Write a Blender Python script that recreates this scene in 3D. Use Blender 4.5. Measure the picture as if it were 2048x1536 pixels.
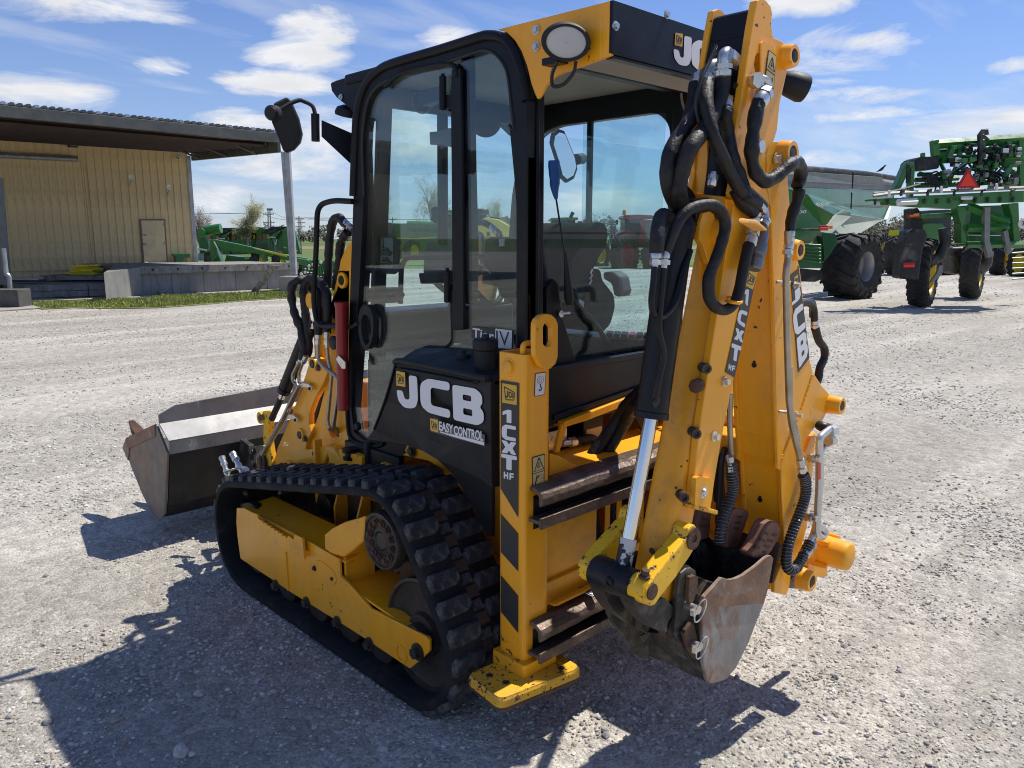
import bpy, bmesh, math, random
import numpy as np
from mathutils import Vector, Matrix, noise as mnoise
from mathutils.geometry import tessellate_polygon
random.seed(7); np.random.seed(7)
for o in list(bpy.data.objects): bpy.data.objects.remove(o)
SC = bpy.context.scene
COL = SC.collection
# ------------------------------------------------------------------ camera
FPX = 1560.0; PITCH = math.atan(291.0/1560.0); YAW = math.radians(44.3)
CAM = Vector((-1.4537, -2.0786, 1.6))
HEAD = Vector((math.sin(YAW), math.cos(YAW), 0)); RGT = Vector((math.cos(YAW), -math.sin(YAW), 0))
FWD = Vector((math.sin(YAW)*math.cos(PITCH), math.cos(YAW)*math.cos(PITCH), -math.sin(PITCH)))
UPV = RGT.cross(FWD)
cd = bpy.data.cameras.new('camera'); co = bpy.data.objects.new('camera', cd); COL.objects.link(co)
cd.sensor_fit = 'HORIZONTAL'; cd.sensor_width = 36; cd.lens = FPX/2048*36
cd.clip_start = .05; cd.clip_end = 4000
co.location = CAM; co.rotation_euler = (math.pi/2-PITCH, 0, -YAW)
SC.camera = co
SC.cycles.filter_width = 1.05
# ------------------------------------------------------------------ sun, sky, exposure
SUN = Vector((.565, -.085, 1.0)).normalized()
SEL = math.asin(SUN.z); SAZ = math.atan2(SUN.x, SUN.y)
sl = bpy.data.lights.new('sun', 'SUN'); sl.energy = 5.0; sl.angle = math.radians(.55); sl.color = (1.0, .945, .85)
so = bpy.data.objects.new('sun', sl); COL.objects.link(so); so.rotation_euler = SUN.to_track_quat('Z', 'Y').to_euler()
so.location = (5, -2, 12)
W = bpy.data.worlds.new('World'); SC.world = W; W.use_nodes = True
SC.view_settings.view_transform = 'Standard'; SC.view_settings.look = 'None'
SC.view_settings.exposure = 0.17; SC.view_settings.gamma = 1; SC.view_settings.use_curve_mapping = False
def build_world():
    nt = W.node_tree; N = nt.nodes; L = nt.links; N.clear()
    out = N.new('ShaderNodeOutputWorld'); bg = N.new('ShaderNodeBackground'); L.new(bg.outputs[0], out.inputs[0])
    sky = N.new('ShaderNodeTexSky'); sky.sky_type = 'NISHITA'; sky.sun_disc = False
    sky.sun_elevation = SEL; sky.sun_rotation = SAZ; sky.altitude = 200; sky.air_density = 1.15; sky.dust_density = 0.0; sky.ozone_density = 3.0
    tc = N.new('ShaderNodeTexCoord'); sep = N.new('ShaderNodeSeparateXYZ'); L.new(tc.outputs['Generated'], sep.inputs[0])
    def M(op, a, b=None, c=None, clamp=False):
        n = N.new('ShaderNodeMath'); n.operation = op; n.use_clamp = clamp
        for i, v in enumerate((a, b, c)):
            if v is None: continue
            if hasattr(v, 'links'): L.new(v, n.inputs[i])
            else: n.inputs[i].default_value = v
        return n.outputs[0]
    # cloud layer: direction projected on a plane high above the yard
    z = M('MAXIMUM', sep.outputs[2], .0); zz = M('ADD', z, .10)
    px = M('DIVIDE', sep.outputs[0], zz); py = M('DIVIDE', sep.outputs[1], zz)
    cmb = N.new('ShaderNodeCombineXYZ'); L.new(px, cmb.inputs[0]); L.new(py, cmb.inputs[1])
    mp = N.new('ShaderNodeMapping'); L.new(cmb.outputs[0], mp.inputs[0]); mp.inputs['Rotation'].default_value = (0, 0, .75); mp.inputs['Scale'].default_value = (.55, 1.5, 1); mp.inputs['Location'].default_value = (3.1, 1.7, 0)
    def noi(scale, det, rough, dist, vec=mp.outputs[0]):
        n = N.new('ShaderNodeTexNoise'); n.inputs['Scale'].default_value = scale; n.inputs['Detail'].default_value = det
        n.inputs['Roughness'].default_value = rough; n.inputs['Distortion'].default_value = dist; L.new(vec, n.inputs['Vector']); return n.outputs[0]
    big = noi(.9, 3, .5, .2); mid = noi(2.6, 9, .58, .35)
    nd = N.new('ShaderNodeVectorMath'); nd.operation = 'NORMALIZE'; L.new(tc.outputs['Generated'], nd.inputs[0])
    # the larger clouds of the day, each at its own bearing: (pixel bearing, half width, half height, strength)
    acc = None
    for (x, y, wx, wy, st) in CLOUDS:
        d = (FWD + RGT*((x-1024)/FPX) - UPV*((y-768)/FPX)).normalized()
        r = Vector((d.y, -d.x, 0)).normalized(); u = r.cross(d)
        sub = N.new('ShaderNodeVectorMath'); sub.operation = 'SUBTRACT'; L.new(nd.outputs[0], sub.inputs[0]); sub.inputs[1].default_value = d
        a = N.new('ShaderNodeVectorMath'); a.operation = 'DOT_PRODUCT'; L.new(sub.outputs[0], a.inputs[0]); a.inputs[1].default_value = r/(wx/FPX)
        b = N.new('ShaderNodeVectorMath'); b.operation = 'DOT_PRODUCT'; L.new(sub.outputs[0], b.inputs[0]); b.inputs[1].default_value = u/(wy/FPX)
        q = M('ADD', M('MULTIPLY', a.outputs['Value'], a.outputs['Value']), M('MULTIPLY', b.outputs['Value'], b.outputs['Value']))
        dt = N.new('ShaderNodeVectorMath'); dt.operation = 'DOT_PRODUCT'; L.new(nd.outputs[0], dt.inputs[0]); dt.inputs[1].default_value = d
        g = M('MULTIPLY', M('SUBTRACT', 1.0, q, clamp=True), st)
        g = M('MULTIPLY', g, M('GREATER_THAN', dt.outputs['Value'], 0))
        acc = g if acc is None else M('MAXIMUM', acc, g)
    dmp = N.new('ShaderNodeMapping'); L.new(nd.outputs[0], dmp.inputs[0]); dmp.inputs['Rotation'].default_value = (0, 0, YAW); dmp.inputs['Scale'].default_value = (1, 1, 3.4)
    puff = noi(5.5, 14, .66, .5, dmp.outputs[0])
    base = M('ADD', M('MULTIPLY', mid, .55), M('MULTIPLY', big, .45))
    thin = M('MULTIPLY', M('SUBTRACT', base, .49), 4.2, clamp=True)
    dens = M('ADD', M('MULTIPLY', acc, .40), M('SUBTRACT', puff, .655))
    thick = M('MULTIPLY', dens, 5.0, clamp=True)
    cover = M('MAXIMUM', M('MULTIPLY', thin, .55), M('MULTIPLY', thick, .97))
    fade = M('MULTIPLY', M('SUBTRACT', sep.outputs[2], .004), 30, clamp=True)
    cover = M('MULTIPLY', cover, fade)
    shade = M('ADD', .78, M('MULTIPLY', noi(16, 6, .6, .2, dmp.outputs[0]), .42))
    cc = N.new('ShaderNodeMixRGB'); cc.blend_type = 'MULTIPLY'; cc.inputs[0].default_value = 1; cc.inputs[1].default_value = (8.8, 8.9, 9.2, 1)
    L.new(shade, cc.inputs[2])
    # paler and hazier towards the horizon
    tint = N.new('ShaderNodeMixRGB'); tint.blend_type = 'MULTIPLY'; tint.inputs[0].default_value = 1; L.new(sky.outputs[0], tint.inputs[1]); tint.inputs[2].default_value = (.80, .90, 1.24, 1)
    hz = N.new('ShaderNodeMixRGB'); L.new(M('MULTIPLY', M('POWER', M('SUBTRACT', 1.0, M('MULTIPLY', z, 2.6), clamp=True), 2.2), .5), hz.inputs[0]); L.new(tint.outputs[0], hz.inputs[1]); hz.inputs[2].default_value = (5.0, 6.1, 8.0, 1)
    mx = N.new('ShaderNodeMixRGB'); L.new(cover, mx.inputs[0]); L.new(hz.outputs[0], mx.inputs[1]); L.new(cc.outputs[0], mx.inputs[2])
    L.new(mx.outputs[0], bg.inputs[0]); bg.inputs[1].default_value = .088
CLOUDS = [(620, 60, 110, 50, .9), (600, 110, 130, 40, .95), (560, 165, 150, 32, .95), (330, 133, 70, 26, .75), (80, 185, 170, 45, .9), (480, 240, 130, 30, .95), (650, 270, 180, 70, .8),
          (560, 300, 260, 90, .7), (1600, 0, 120, 40, 1.0), (1720, 85, 110, 26, .85), (1690, 110, 200, 70, .6), (900, 75, 90, 30, .85), (1930, 255, 260, 42, .95), (1760, 230, 150, 18, .8),
          (1850, 310, 260, 30, .7), (200, 10, 300, 50, .6), (1720, 190, 150, 22, .75), (2020, 130, 60, 22, .8), (1180, 400, 180, 40, .8), (430, 400, 160, 50, .6), (840, 270, 250, 80, .65),
          (-500, 200, 400, 120, .8), (2600, 200, 400, 120, .8), (-1600, 100, 600, 160, .8)]
build_world()
# ------------------------------------------------------------------ photo measuring: a pixel and one known plane give a point in the yard
def ray(x, y): return FWD + RGT*((x-1024)/FPX) - UPV*((y-768)/FPX)
def at(x, y, X=None, Y=None, Z=None, D=None, pl=None):
    d = ray(x, y)
    if pl is not None:
        p0, n = pl; return CAM + d*((p0-CAM).dot(n)/d.dot(n))
    if D is not None: return CAM + d*(D/d.dot(HEAD))
    i, v = [(i, v) for i, v in enumerate((X, Y, Z)) if v is not None][0]
    return CAM + d*((v-CAM[i])/d[i])
LENS = dict(F=(0, 0, 1), A=(960, 0, .390625), B=(960, 560, .390625), C=(900, 960, .41016), D=(500, 60, .390625), E=(500, 560, .32556), f=(240, 720, .28653),
            G=(400, 900, .36467), H=(0, 180, .35156), I=(1540, 240, .27341), J=(1080, 180, .3517), K=(370, 360, .1709), L=(980, 600, .23443), M=(420, 1100, .24414),
            N=(660, 60, .22135), O=(880, 1180, .19531), P=(1060, 860, .19531), Q=(0, 1100, .28393), R=(1060, 1200, .3125), S=(1380, 0, .26052), T=(1420, 740, .32538),
            U=(1160, 1030, .23438), V=(1260, 380, .3255))
def px(z, a, b): x0, y0, s = LENS[z]; return (x0+a*s, y0+b*s)
def T(z, pts, **k): return [at(*px(z, *q), **k) for q in pts]
def T1(z, a, b, **k): return at(*px(z, a, b), **k)
# ------------------------------------------------------------------ mesh builder
V = Vector
def crom(pts, n=6, closed=False):
    P = [Vector(p) for p in pts]; out = []
    m = len(P)
    rng = range(m if closed else m-1)
    for i in rng:
        if closed: p0, p1, p2, p3 = P[(i-1) % m], P[i], P[(i+1) % m], P[(i+2) % m]
        else: p0, p1, p2, p3 = P[max(i-1, 0)], P[i], P[i+1], P[min(i+2, m-1)]
        for k in range(n):
            t = k/n; t2 = t*t; t3 = t2*t
            out.append(.5*((2*p1)+(-p0+p2)*t+(2*p0-5*p1+4*p2-p3)*t2+(-p0+3*p1-3*p2+p3)*t3))
    if not closed: out.append(P[-1])
    return out
def fillet(pts, r, n=4, closed=False):
    P = [Vector(p) for p in pts]; m = len(P); out = []
    for i in range(m):
        if not closed and i in (0, m-1): out.append(P[i]); continue
        a, b, c = P[(i-1) % m], P[i], P[(i+1) % m]
        u = a-b; w = c-b; rr = min(r, u.length*.48, w.length*.48)
        if rr < 1e-6: out.append(b); continue
        s = b+u.normalized()*rr; e = b+w.normalized()*rr
        for k in range(n+1):
            t = k/n; out.append(s*(1-t)**2+b*2*t*(1-t)+e*t*t)
    return out
class MB:
    def __init__(s): s.v = []; s.f = []; s.sm = []; s.mi = []; s.m = 0
    def face(s, f, sm=False): s.f.append(tuple(f)); s.sm.append(sm); s.mi.append(s.m)
    def add(s, vs, fs, sm=False):
        b = len(s.v); s.v.extend([tuple(v) for v in vs])
        for f in fs: s.face([i+b for i in f], sm)
        return s
    def prism(s, outer, vec, holes=(), sm=False):
        outer = [Vector(p) for p in outer]; vec = Vector(vec); holes = [[Vector(p) for p in h] for h in holes]
        loops = [outer]+holes; allp = [p for l in loops for p in l]; n = len(allp)
        nrm = Vector((0, 0, 0))
        for i in range(len(outer)):
            a, b = outer[i], outer[(i+1) % len(outer)]; nrm += a.cross(b)
        tri = tessellate_polygon(loops)
        b0 = len(s.v); s.v.extend([tuple(p) for p in allp]); s.v.extend([tuple(p+vec) for p in allp])
        for t in tri:
            a, b, c = t
            q = (allp[b]-allp[a]).cross(allp[c]-allp[a])
            if q.length < 1e-12: continue
            if q.dot(vec) > 0: t = (a, c, b)
            s.face([i+b0 for i in t]); s.face([i+b0+n for i in reversed(t)])
        k = 0
        for li, l in enumerate(loops):
            m = len(l); nn = Vector((0, 0, 0))
            for i in range(m): nn += l[i].cross(l[(i+1) % m])
            flip = (nn.dot(vec) < 0) != (li > 0)
            for i in range(m):
                a = b0+k+i; b = b0+k+(i+1) % m
                f = (a, b, b+n, a+n) if not flip else (a, a+n, b+n, b)
                s.face(f, sm)
            k += m
        return s
    def tube(s, path, r, seg=10, caps=True, closed=False, flat=1.0, smooth=True):
        P = [Vector(p) for p in path]; m = len(P)
        rs = r if isinstance(r, (list, tuple)) else [r]*m
        tg = []
        for i in range(m):
            if closed: t = P[(i+1) % m]-P[(i-1) % m]
            else: t = P[min(i+1, m-1)]-P[max(i-1, 0)]
            tg.append(t.normalized() if t.length > 1e-9 else Vector((0, 0, 1)))
        up = Vector((0, 0, 1)) if abs(tg[0].z) < .9 else Vector((1, 0, 0))
        u = (up-tg[0]*up.dot(tg[0])).normalized(); b0 = len(s.v)
        for i in range(m):
            u = (u-tg[i]*u.dot(tg[i])); u = u.normalized() if u.length > 1e-6 else tg[i].orthogonal().normalized()
            w = tg[i].cross(u)
            for k in range(seg):
                a = 2*math.pi*k/seg; s.v.append(tuple(P[i]+u*(math.cos(a)*rs[i])+w*(math.sin(a)*rs[i]*flat)))
        for i in range(m if closed else m-1):
            j = (i+1) % m
            for k in range(seg):
                k2 = (k+1) % seg; s.face((b0+i*seg+k, b0+i*seg+k2, b0+j*seg+k2, b0+j*seg+k), smooth)
        if caps and not closed:
            s.face([b0+k for k in reversed(range(seg))]); s.face([b0+(m-1)*seg+k for k in range(seg)])
        return s
    def cyl(s, p0, p1, r0, r1=None, seg=20, smooth=True):
        return s.tube([p0, p1], [r0, r0 if r1 is None else r1], seg, smooth=smooth)
    def lathe(s, org, axis, prof, seg=24, caps=True):
        org = Vector(org); ax = Vector(axis).normalized(); u = ax.orthogonal().normalized(); w = ax.cross(u); b0 = len(s.v)
        for (t, r) in prof:
            for k in range(seg):
                a = 2*math.pi*k/seg; s.v.append(tuple(org+ax*t+u*(math.cos(a)*r)+w*(math.sin(a)*r)))
        for i in range(len(prof)-1):
            dt = prof[i+1][0]-prof[i][0]; dr = prof[i+1][1]-prof[i][1]
            for k in range(seg):
                k2 = (k+1) % seg; s.face((b0+i*seg+k, b0+i*seg+k2, b0+(i+1)*seg+k2, b0+(i+1)*seg+k), abs(dt) > abs(dr)*.2)
        if caps:
            if prof[0][1] > 1e-5: s.face([b0+k for k in reversed(range(seg))])
            if prof[-1][1] > 1e-5: s.face([b0+(len(prof)-1)*seg+k for k in range(seg)])
        return s
    def hexa(s, a, b):
        """two quads a (4 pts) and b (4 pts), joined"""
        pts = list(a)+list(b); q = Vector((0, 0, 0))
        A = [Vector(p) for p in a]; B = [Vector(p) for p in b]
        nn = (A[1]-A[0]).cross(A[2]-A[0]); d = sum(B, Vector())/4-sum(A, Vector())/4
        F = [(3, 2, 1, 0), (4, 5, 6, 7), (0, 1, 5, 4), (1, 2, 6, 5), (2, 3, 7, 6), (3, 0, 4, 7)]
        if nn.dot(d) < 0: F = [tuple(reversed(f)) for f in F]
        return s.add(pts, F)
    def box(s, c, sx, sy, sz, ax=None):
        c = Vector(c)
        X, Y, Z = ax if ax else (Vector((1, 0, 0)), Vector((0, 1, 0)), Vector((0, 0, 1)))
        X = X*sx/2; Y = Y*sy/2; Z = Z*sz/2
        a = [c-X-Y-Z, c+X-Y-Z, c+X+Y-Z, c-X+Y-Z]; return s.hexa(a, [p+Z*2 for p in a])
    def bx(s, x0, x1, y0, y1, z0, z1): return s.box(((x0+x1)/2, (y0+y1)/2, (z0+z1)/2), abs(x1-x0), abs(y1-y0), abs(z1-z0))
    def loft(s, rings, caps=True, smooth=True, closed=True):
        b0 = len(s.v); n = len(rings[0])
        for r in rings: s.v.extend([tuple(p) for p in r])
        for i in range(len(rings)-1):
            for k in range(n if closed else n-1):
                k2 = (k+1) % n; s.face((b0+i*n+k, b0+i*n+k2, b0+(i+1)*n+k2, b0+(i+1)*n+k), smooth)
        if caps: s.face([b0+k for k in reversed(range(n))]); s.face([b0+(len(rings)-1)*n+k for k in range(n)])
        return s
    def bolt(s, p, n, r=.012, h=.01, washer=True):
        p = Vector(p); n = Vector(n).normalized()
        if washer: s.cyl(p, p+n*h*.35, r*1.45, seg=14)
        s.tube([p+n*h*.3, p+n*h*1.1], [r, r*.97], 6, smooth=False); return s
def mesh_of(name, mb, mats, bev=0, segs=2, fixn=False):
    me = bpy.data.meshes.new(name); me.from_pydata(mb.v, [], mb.f)
    if not isinstance(mats, (list, tuple)): mats = [mats]
    for m in mats: me.materials.append(m)
    me.polygons.foreach_set('use_smooth', mb.sm); me.polygons.foreach_set('material_index', mb.mi)
    me.validate(); me.update()
    return me
def obj(name, mb, mats, parent=None, label=None, bev=0, segs=2, kind=None, cat=None, group=None, fixn=True):
    me = mesh_of(name, mb, mats)
    if fixn:
        bm = bmesh.new(); bm.from_mesh(me); bmesh.ops.recalc_face_normals(bm, faces=bm.faces); bm.to_mesh(me); bm.free()
    if any(mb.sm) and len(mb.f) < 60000: me.set_sharp_from_angle(angle=math.radians(38))
    o = bpy.data.objects.new(name, me); COL.objects.link(o)
    if parent is not None:
        o.parent = parent
        if parent.type == 'EMPTY': o.matrix_parent_inverse = Matrix.Translation(-parent.location)
    if bev:
        m = o.modifiers.new('bevel', 'BEVEL'); m.width = bev; m.segments = segs; m.limit_method = 'ANGLE'; m.angle_limit = math.radians(32); m.use_clamp_overlap = True
    if label: o['label'] = label
    if kind: o['kind'] = kind
    if cat: o['category'] = cat
    if group: o['group'] = group
    return o
def thing(name, label, cat, loc=(0, 0, 0), group=None):
    o = bpy.data.objects.new(name, None); COL.objects.link(o); o.location = loc; o.empty_display_size = .2
    o['label'] = label; o['category'] = cat
    if group: o['group'] = group
    return o
def dup(o, off=(0, 0, 0), label=None, parent=None, top=True):
    """a copy of a thing with copies of its parts and sub-parts"""
    c = o.copy(); COL.objects.link(c)
    if top: c.location = Vector(c.location)+Vector(off)
    if parent is not None: c.parent = parent
    if label: c['label'] = label
    for ch in [q for q in bpy.data.objects if q.parent == o]: dup(ch, parent=c, top=False)
    return c
# ------------------------------------------------------------------ materials
def C4(c): return (c[0], c[1], c[2], 1)
def mat(name, col, rough=.5, metal=0.0, var=.12, vscale=4, chips=0, chipcol=(.05, .03, .02), chipscale=45, dust=0, dustcol=(.30, .27, .22), bump=0, bscale=120,
        spec=.5, coat=0, trans=0, ior=1.45, scr=0, dscale=2.2, dwid=None, edge=0, streak=0, streakcol=(.02, .015, .01), gl=None):
    m = bpy.data.materials.new(name); m.use_nodes = True; nt = m.node_tree; N = nt.nodes; L = nt.links; N.clear()
    out = N.new('ShaderNodeOutputMaterial'); b = N.new('ShaderNodeBsdfPrincipled'); L.new(b.outputs[0], out.inputs[0])
    b.inputs['Roughness'].default_value = rough; b.inputs['Metallic'].default_value = metal; b.inputs['Specular IOR Level'].default_value = spec
    b.inputs['Coat Weight'].default_value = coat; b.inputs['Coat Roughness'].default_value = .12
    b.inputs['Transmission Weight'].default_value = trans; b.inputs['IOR'].default_value = ior
    tc = N.new('ShaderNodeTexCoord')
    def noi(scale, det=4, rough=.55, dist=0, vec=None):
        n = N.new('ShaderNodeTexNoise'); n.inputs['Scale'].default_value = scale; n.inputs['Detail'].default_value = det; n.inputs['Roughness'].default_value = rough
        n.inputs['Distortion'].default_value = dist; L.new(vec or tc.outputs['Object'], n.inputs['Vector']); return n.outputs[0]
    def ramp(fac, a, c, ca=0, cc=1):
        n = N.new('ShaderNodeMapRange'); n.inputs['From Min'].default_value = a; n.inputs['From Max'].default_value = c; n.inputs['To Min'].default_value = ca; n.inputs['To Max'].default_value = cc
        L.new(fac, n.inputs['Value']); return n.outputs[0]
    def mix(f, a, c):
        n = N.new('ShaderNodeMixRGB')
        if hasattr(f, 'links'): L.new(f, n.inputs[0])
        else: n.inputs[0].default_value = f
        for i, v in ((1, a), (2, c)):
            if hasattr(v, 'links'): L.new(v, n.inputs[i])
            else: n.inputs[i].default_value = C4(v)
        return n.outputs[0]
    lo = tuple(c*(1-var) for c in col); hi = tuple(min(1, c*(1+var)) for c in col)
    c = mix(ramp(noi(vscale, 5), .3, .7), lo, hi)
    rsock = ramp(noi(vscale*2.3, 6), .3, .7, max(.02, rough-.07), min(1, rough+.1))
    if dust:
        f = ramp(noi(dscale, 8, .65, .6), .58-dust*.4, .75 if dwid is None else .58-dust*.4+dwid, 0, .75 if dwid is None else .92); f2 = ramp(noi(38, 5, .6), .35, .65, .3, 1)
        mm = N.new('ShaderNodeMath'); mm.operation = 'MULTIPLY'; L.new(f, mm.inputs[0]); L.new(f2, mm.inputs[1])
        c = mix(mm.outputs[0], c, dustcol)
    if scr:
        mp = N.new('ShaderNodeMapping'); L.new(tc.outputs['Object'], mp.inputs[0]); mp.inputs['Rotation'].default_value = (.6, .4, .3); mp.inputs['Scale'].default_value = (90, 90, 5)
        f = ramp(noi(1, 3, .5, .8, mp.outputs[0]), .68, .74, 0, scr)
        c = mix(f, c, tuple(min(1, q*1.9+.05) for q in col))
    if streak:
        mp = N.new('ShaderNodeMapping'); L.new(tc.outputs['Object'], mp.inputs[0]); mp.inputs['Scale'].default_value = (14, 14, 1.2)
        f = ramp(noi(1, 5, .6, .3, mp.outputs[0]), .5, .75, 0, streak); c = mix(f, c, streakcol)
    if chips:
        big = noi(3.1, 3); f = noi(chipscale, 6, .6, .3)
        mm = N.new('ShaderNodeMath'); mm.operation = 'MULTIPLY_ADD'; L.new(big, mm.inputs[0]); mm.inputs[1].default_value = .45; L.new(f, mm.inputs[2])
        th = .98-chips*.2
        cf = ramp(mm.outputs[0], th, th+.012)
        if edge:
            ge = N.new('ShaderNodeNewGeometry'); bv = N.new('ShaderNodeBevel'); bv.samples = 3; bv.inputs['Radius'].default_value = .007*edge
            dp = N.new('ShaderNodeVectorMath'); dp.operation = 'DOT_PRODUCT'; L.new(ge.outputs['Normal'], dp.inputs[0]); L.new(bv.outputs[0], dp.inputs[1])
            e1 = N.new('ShaderNodeMath'); e1.operation = 'MULTIPLY_ADD'; L.new(noi(30, 6, .75), e1.inputs[0]); e1.inputs[1].default_value = -1.0; e1.inputs[2].default_value = 1.41
            e2 = N.new('ShaderNodeMath'); e2.operation = 'SUBTRACT'; L.new(e1.outputs[0], e2.inputs[0]); L.new(dp.outputs['Value'], e2.inputs[1])
            ef = ramp(e2.outputs[0], .0, .02); mxx = N.new('ShaderNodeMath'); mxx.operation = 'MAXIMUM'; L.new(cf, mxx.inputs[0]); L.new(ef, mxx.inputs[1]); cf = mxx.outputs[0]
        c = mix(cf, c, chipcol)
        n = N.new('ShaderNodeMath'); n.operation = 'MULTIPLY_ADD'; L.new(cf, n.inputs[0]); n.inputs[1].default_value = .4; L.new(rsock, n.inputs[2]); n.use_clamp = True; rsock = n.outputs[0]
    L.new(c, b.inputs['Base Color']); L.new(rsock, b.inputs['Roughness'])
    if bump:
        bp = N.new('ShaderNodeBump'); bp.inputs['Strength'].default_value = bump; bp.inputs['Distance'].default_value = .01; L.new(noi(bscale, 6, .6), bp.inputs['Height']); L.new(bp.outputs[0], b.inputs['Normal'])
    return m
YEL = (.96, .405, .008)
m_yel = mat('yellow_paint', YEL, .38, var=.05, vscale=2, chips=.24, chipscale=34, dust=.22, dscale=3.5, dwid=.4, dustcol=(.60, .36, .10), streak=.22, streakcol=(.42, .20, .03), scr=.25, bump=.02, bscale=260, coat=.25)
m_yelw = mat('worn_yellow_paint', YEL, .42, var=.08, chips=.34, chipscale=38, dust=.35, dscale=5, dustcol=(.36, .20, .05), bump=.05, bscale=90, coat=.15)
m_yelc = mat('chipped_yellow_paint', (.86, .44, .014), .45, var=.08, edge=1.2, chips=.62, chipscale=60, chipcol=(.045, .03, .025), dust=.3, dustcol=(.3, .24, .12), bump=.15, bscale=60)
m_lemon = mat('lemon_yellow_paint', (.88, .50, .015), .42, var=.06, edge=.45, chips=.22, chipscale=50, chipcol=(.04, .04, .045), bump=.04, coat=.2)
m_blk = mat('black_paint', (.007, .008, .011), .38, var=.25, dust=.1, dustcol=(.04, .037, .034), bump=.02, bscale=200, spec=.35)
m_frame = mat('cab_black', (.006, .007, .010), .42, var=.2, dust=.08, dustcol=(.03, .028, .026), bump=.03, bscale=160, spec=.3)
m_plastic = mat('black_plastic', (.013, .014, .017), .55, var=.2, dust=.2, dustcol=(.045, .042, .04), spec=.4, bump=.12, bscale=420, scr=.12)
m_rub = mat('track_rubber', (.013, .0135, .015), .75, var=.3, spec=.3, dust=.25, dscale=7, dwid=.25, dustcol=(.055, .052, .048), bump=.3, bscale=70, scr=.1)
m_lug = mat('lug_rubber', (.032, .033, .037), .8, var=.35, vscale=14, dust=.3, dscale=16, dwid=.2, dustcol=(.17, .16, .145), bump=.6, bscale=90, chips=.5, chipcol=(.2, .2, .2), chipscale=60)
m_hose = mat('hose_sleeve', (.0085, .0085, .0095), .5, var=.3, dust=.15, dscale=9, dwid=.2, dustcol=(.035, .032, .03), bump=.5, bscale=60)
m_hose2 = mat('smooth_hose', (.018, .018, .02), .45, var=.2, dust=.2, dustcol=(.06, .05, .04))
m_chr = mat('chrome_rod', (.72, .73, .75), .14, 1.0, var=.02)
m_zinc = mat('zinc_fitting', (.62, .62, .60), .3, .9, var=.18, vscale=30, bump=.05)
m_pipe = mat('steel_pipe', (.42, .39, .33), .36, .85, var=.2, vscale=12, dust=.3, dustcol=(.22, .18, .13))
m_rust = mat('rusty_steel', (.085, .043, .026), .8, .15, var=.4, vscale=9, dust=.3, dustcol=(.2, .13, .09), bump=.4, bscale=60)
m_rustb = mat('bare_steel_bucket', (.30, .29, .27), .5, .35, var=.25, vscale=7, dust=.28, dscale=7, dwid=.10, dustcol=(.24, .11, .055), bump=.15, bscale=50, scr=.7, streak=.5, streakcol=(.20, .09, .04))
m_brown = mat('greasy_rail', (.10, .07, .055), .4, .4, var=.5, vscale=16, dust=.7, dustcol=(.26, .19, .14), bump=.5, bscale=45)
m_bkt = mat('black_bucket_paint', (.020, .019, .019), .5, var=.3, dust=.25, dscale=7, dwid=.16, dustcol=(.17, .145, .10), bump=.2, bscale=60, scr=.6)
m_lback = mat('shaded_bucket_black', (.010, .010, .011), .5, var=.3, dust=.3, dscale=6, dustcol=(.05, .045, .04), scr=.3)  # near-black colour holds the shade on the loader bucket's back
m_cutter = mat('rusty_side_cutter', (.23, .135, .085), .62, .25, var=.3, vscale=9, dust=.2, dscale=10, dwid=.12, dustcol=(.33, .27, .21), bump=.2, bscale=70, scr=.3)
m_loader = mat('loader_bucket_steel', (.25, .25, .255), .42, .4, var=.25, vscale=5, dust=.2, dscale=6, dwid=.15, dustcol=(.19, .16, .14), scr=.7)
m_loadin = mat('loader_bucket_side', (.17, .155, .14), .55, .3, var=.3, vscale=6, dust=.3, dscale=4, dwid=.16, dustcol=(.27, .16, .09), scr=.3)
m_red = mat('red_strut', (.30, .012, .018), .4, var=.15, coat=.2)
m_grease = mat('dark_grease', (.03, .022, .016), .3, .2, var=.4, bump=.5, bscale=70)
m_white = mat('white_decal', (.78, .78, .79), .4, var=.03)
m_dk = mat('charcoal_decal', (.028, .029, .032), .38, var=.1)
m_decy = mat('yellow_decal', (.72, .42, .05), .4, var=.03)
m_cream = mat('cream_sticker', (.62, .47, .2), .45, var=.05)
m_seat = mat('seat_cloth', (.012, .0125, .015), .75, var=.2, bump=.2, bscale=200)
m_liner = mat('headliner', (.28, .275, .26), .85, var=.08, bump=.1, bscale=90)
m_grey = mat('grey_plastic', (.13, .135, .14), .5, var=.1)
m_blue = mat('blue_tape', (.01, .09, .32), .5, var=.2, bump=.6, bscale=60)
m_brass = mat('tarnished_hub', (.06, .056, .052), .5, .6, var=.3, vscale=14, dust=.4, dustcol=(.13, .085, .06), bump=.25, bscale=60)
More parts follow.
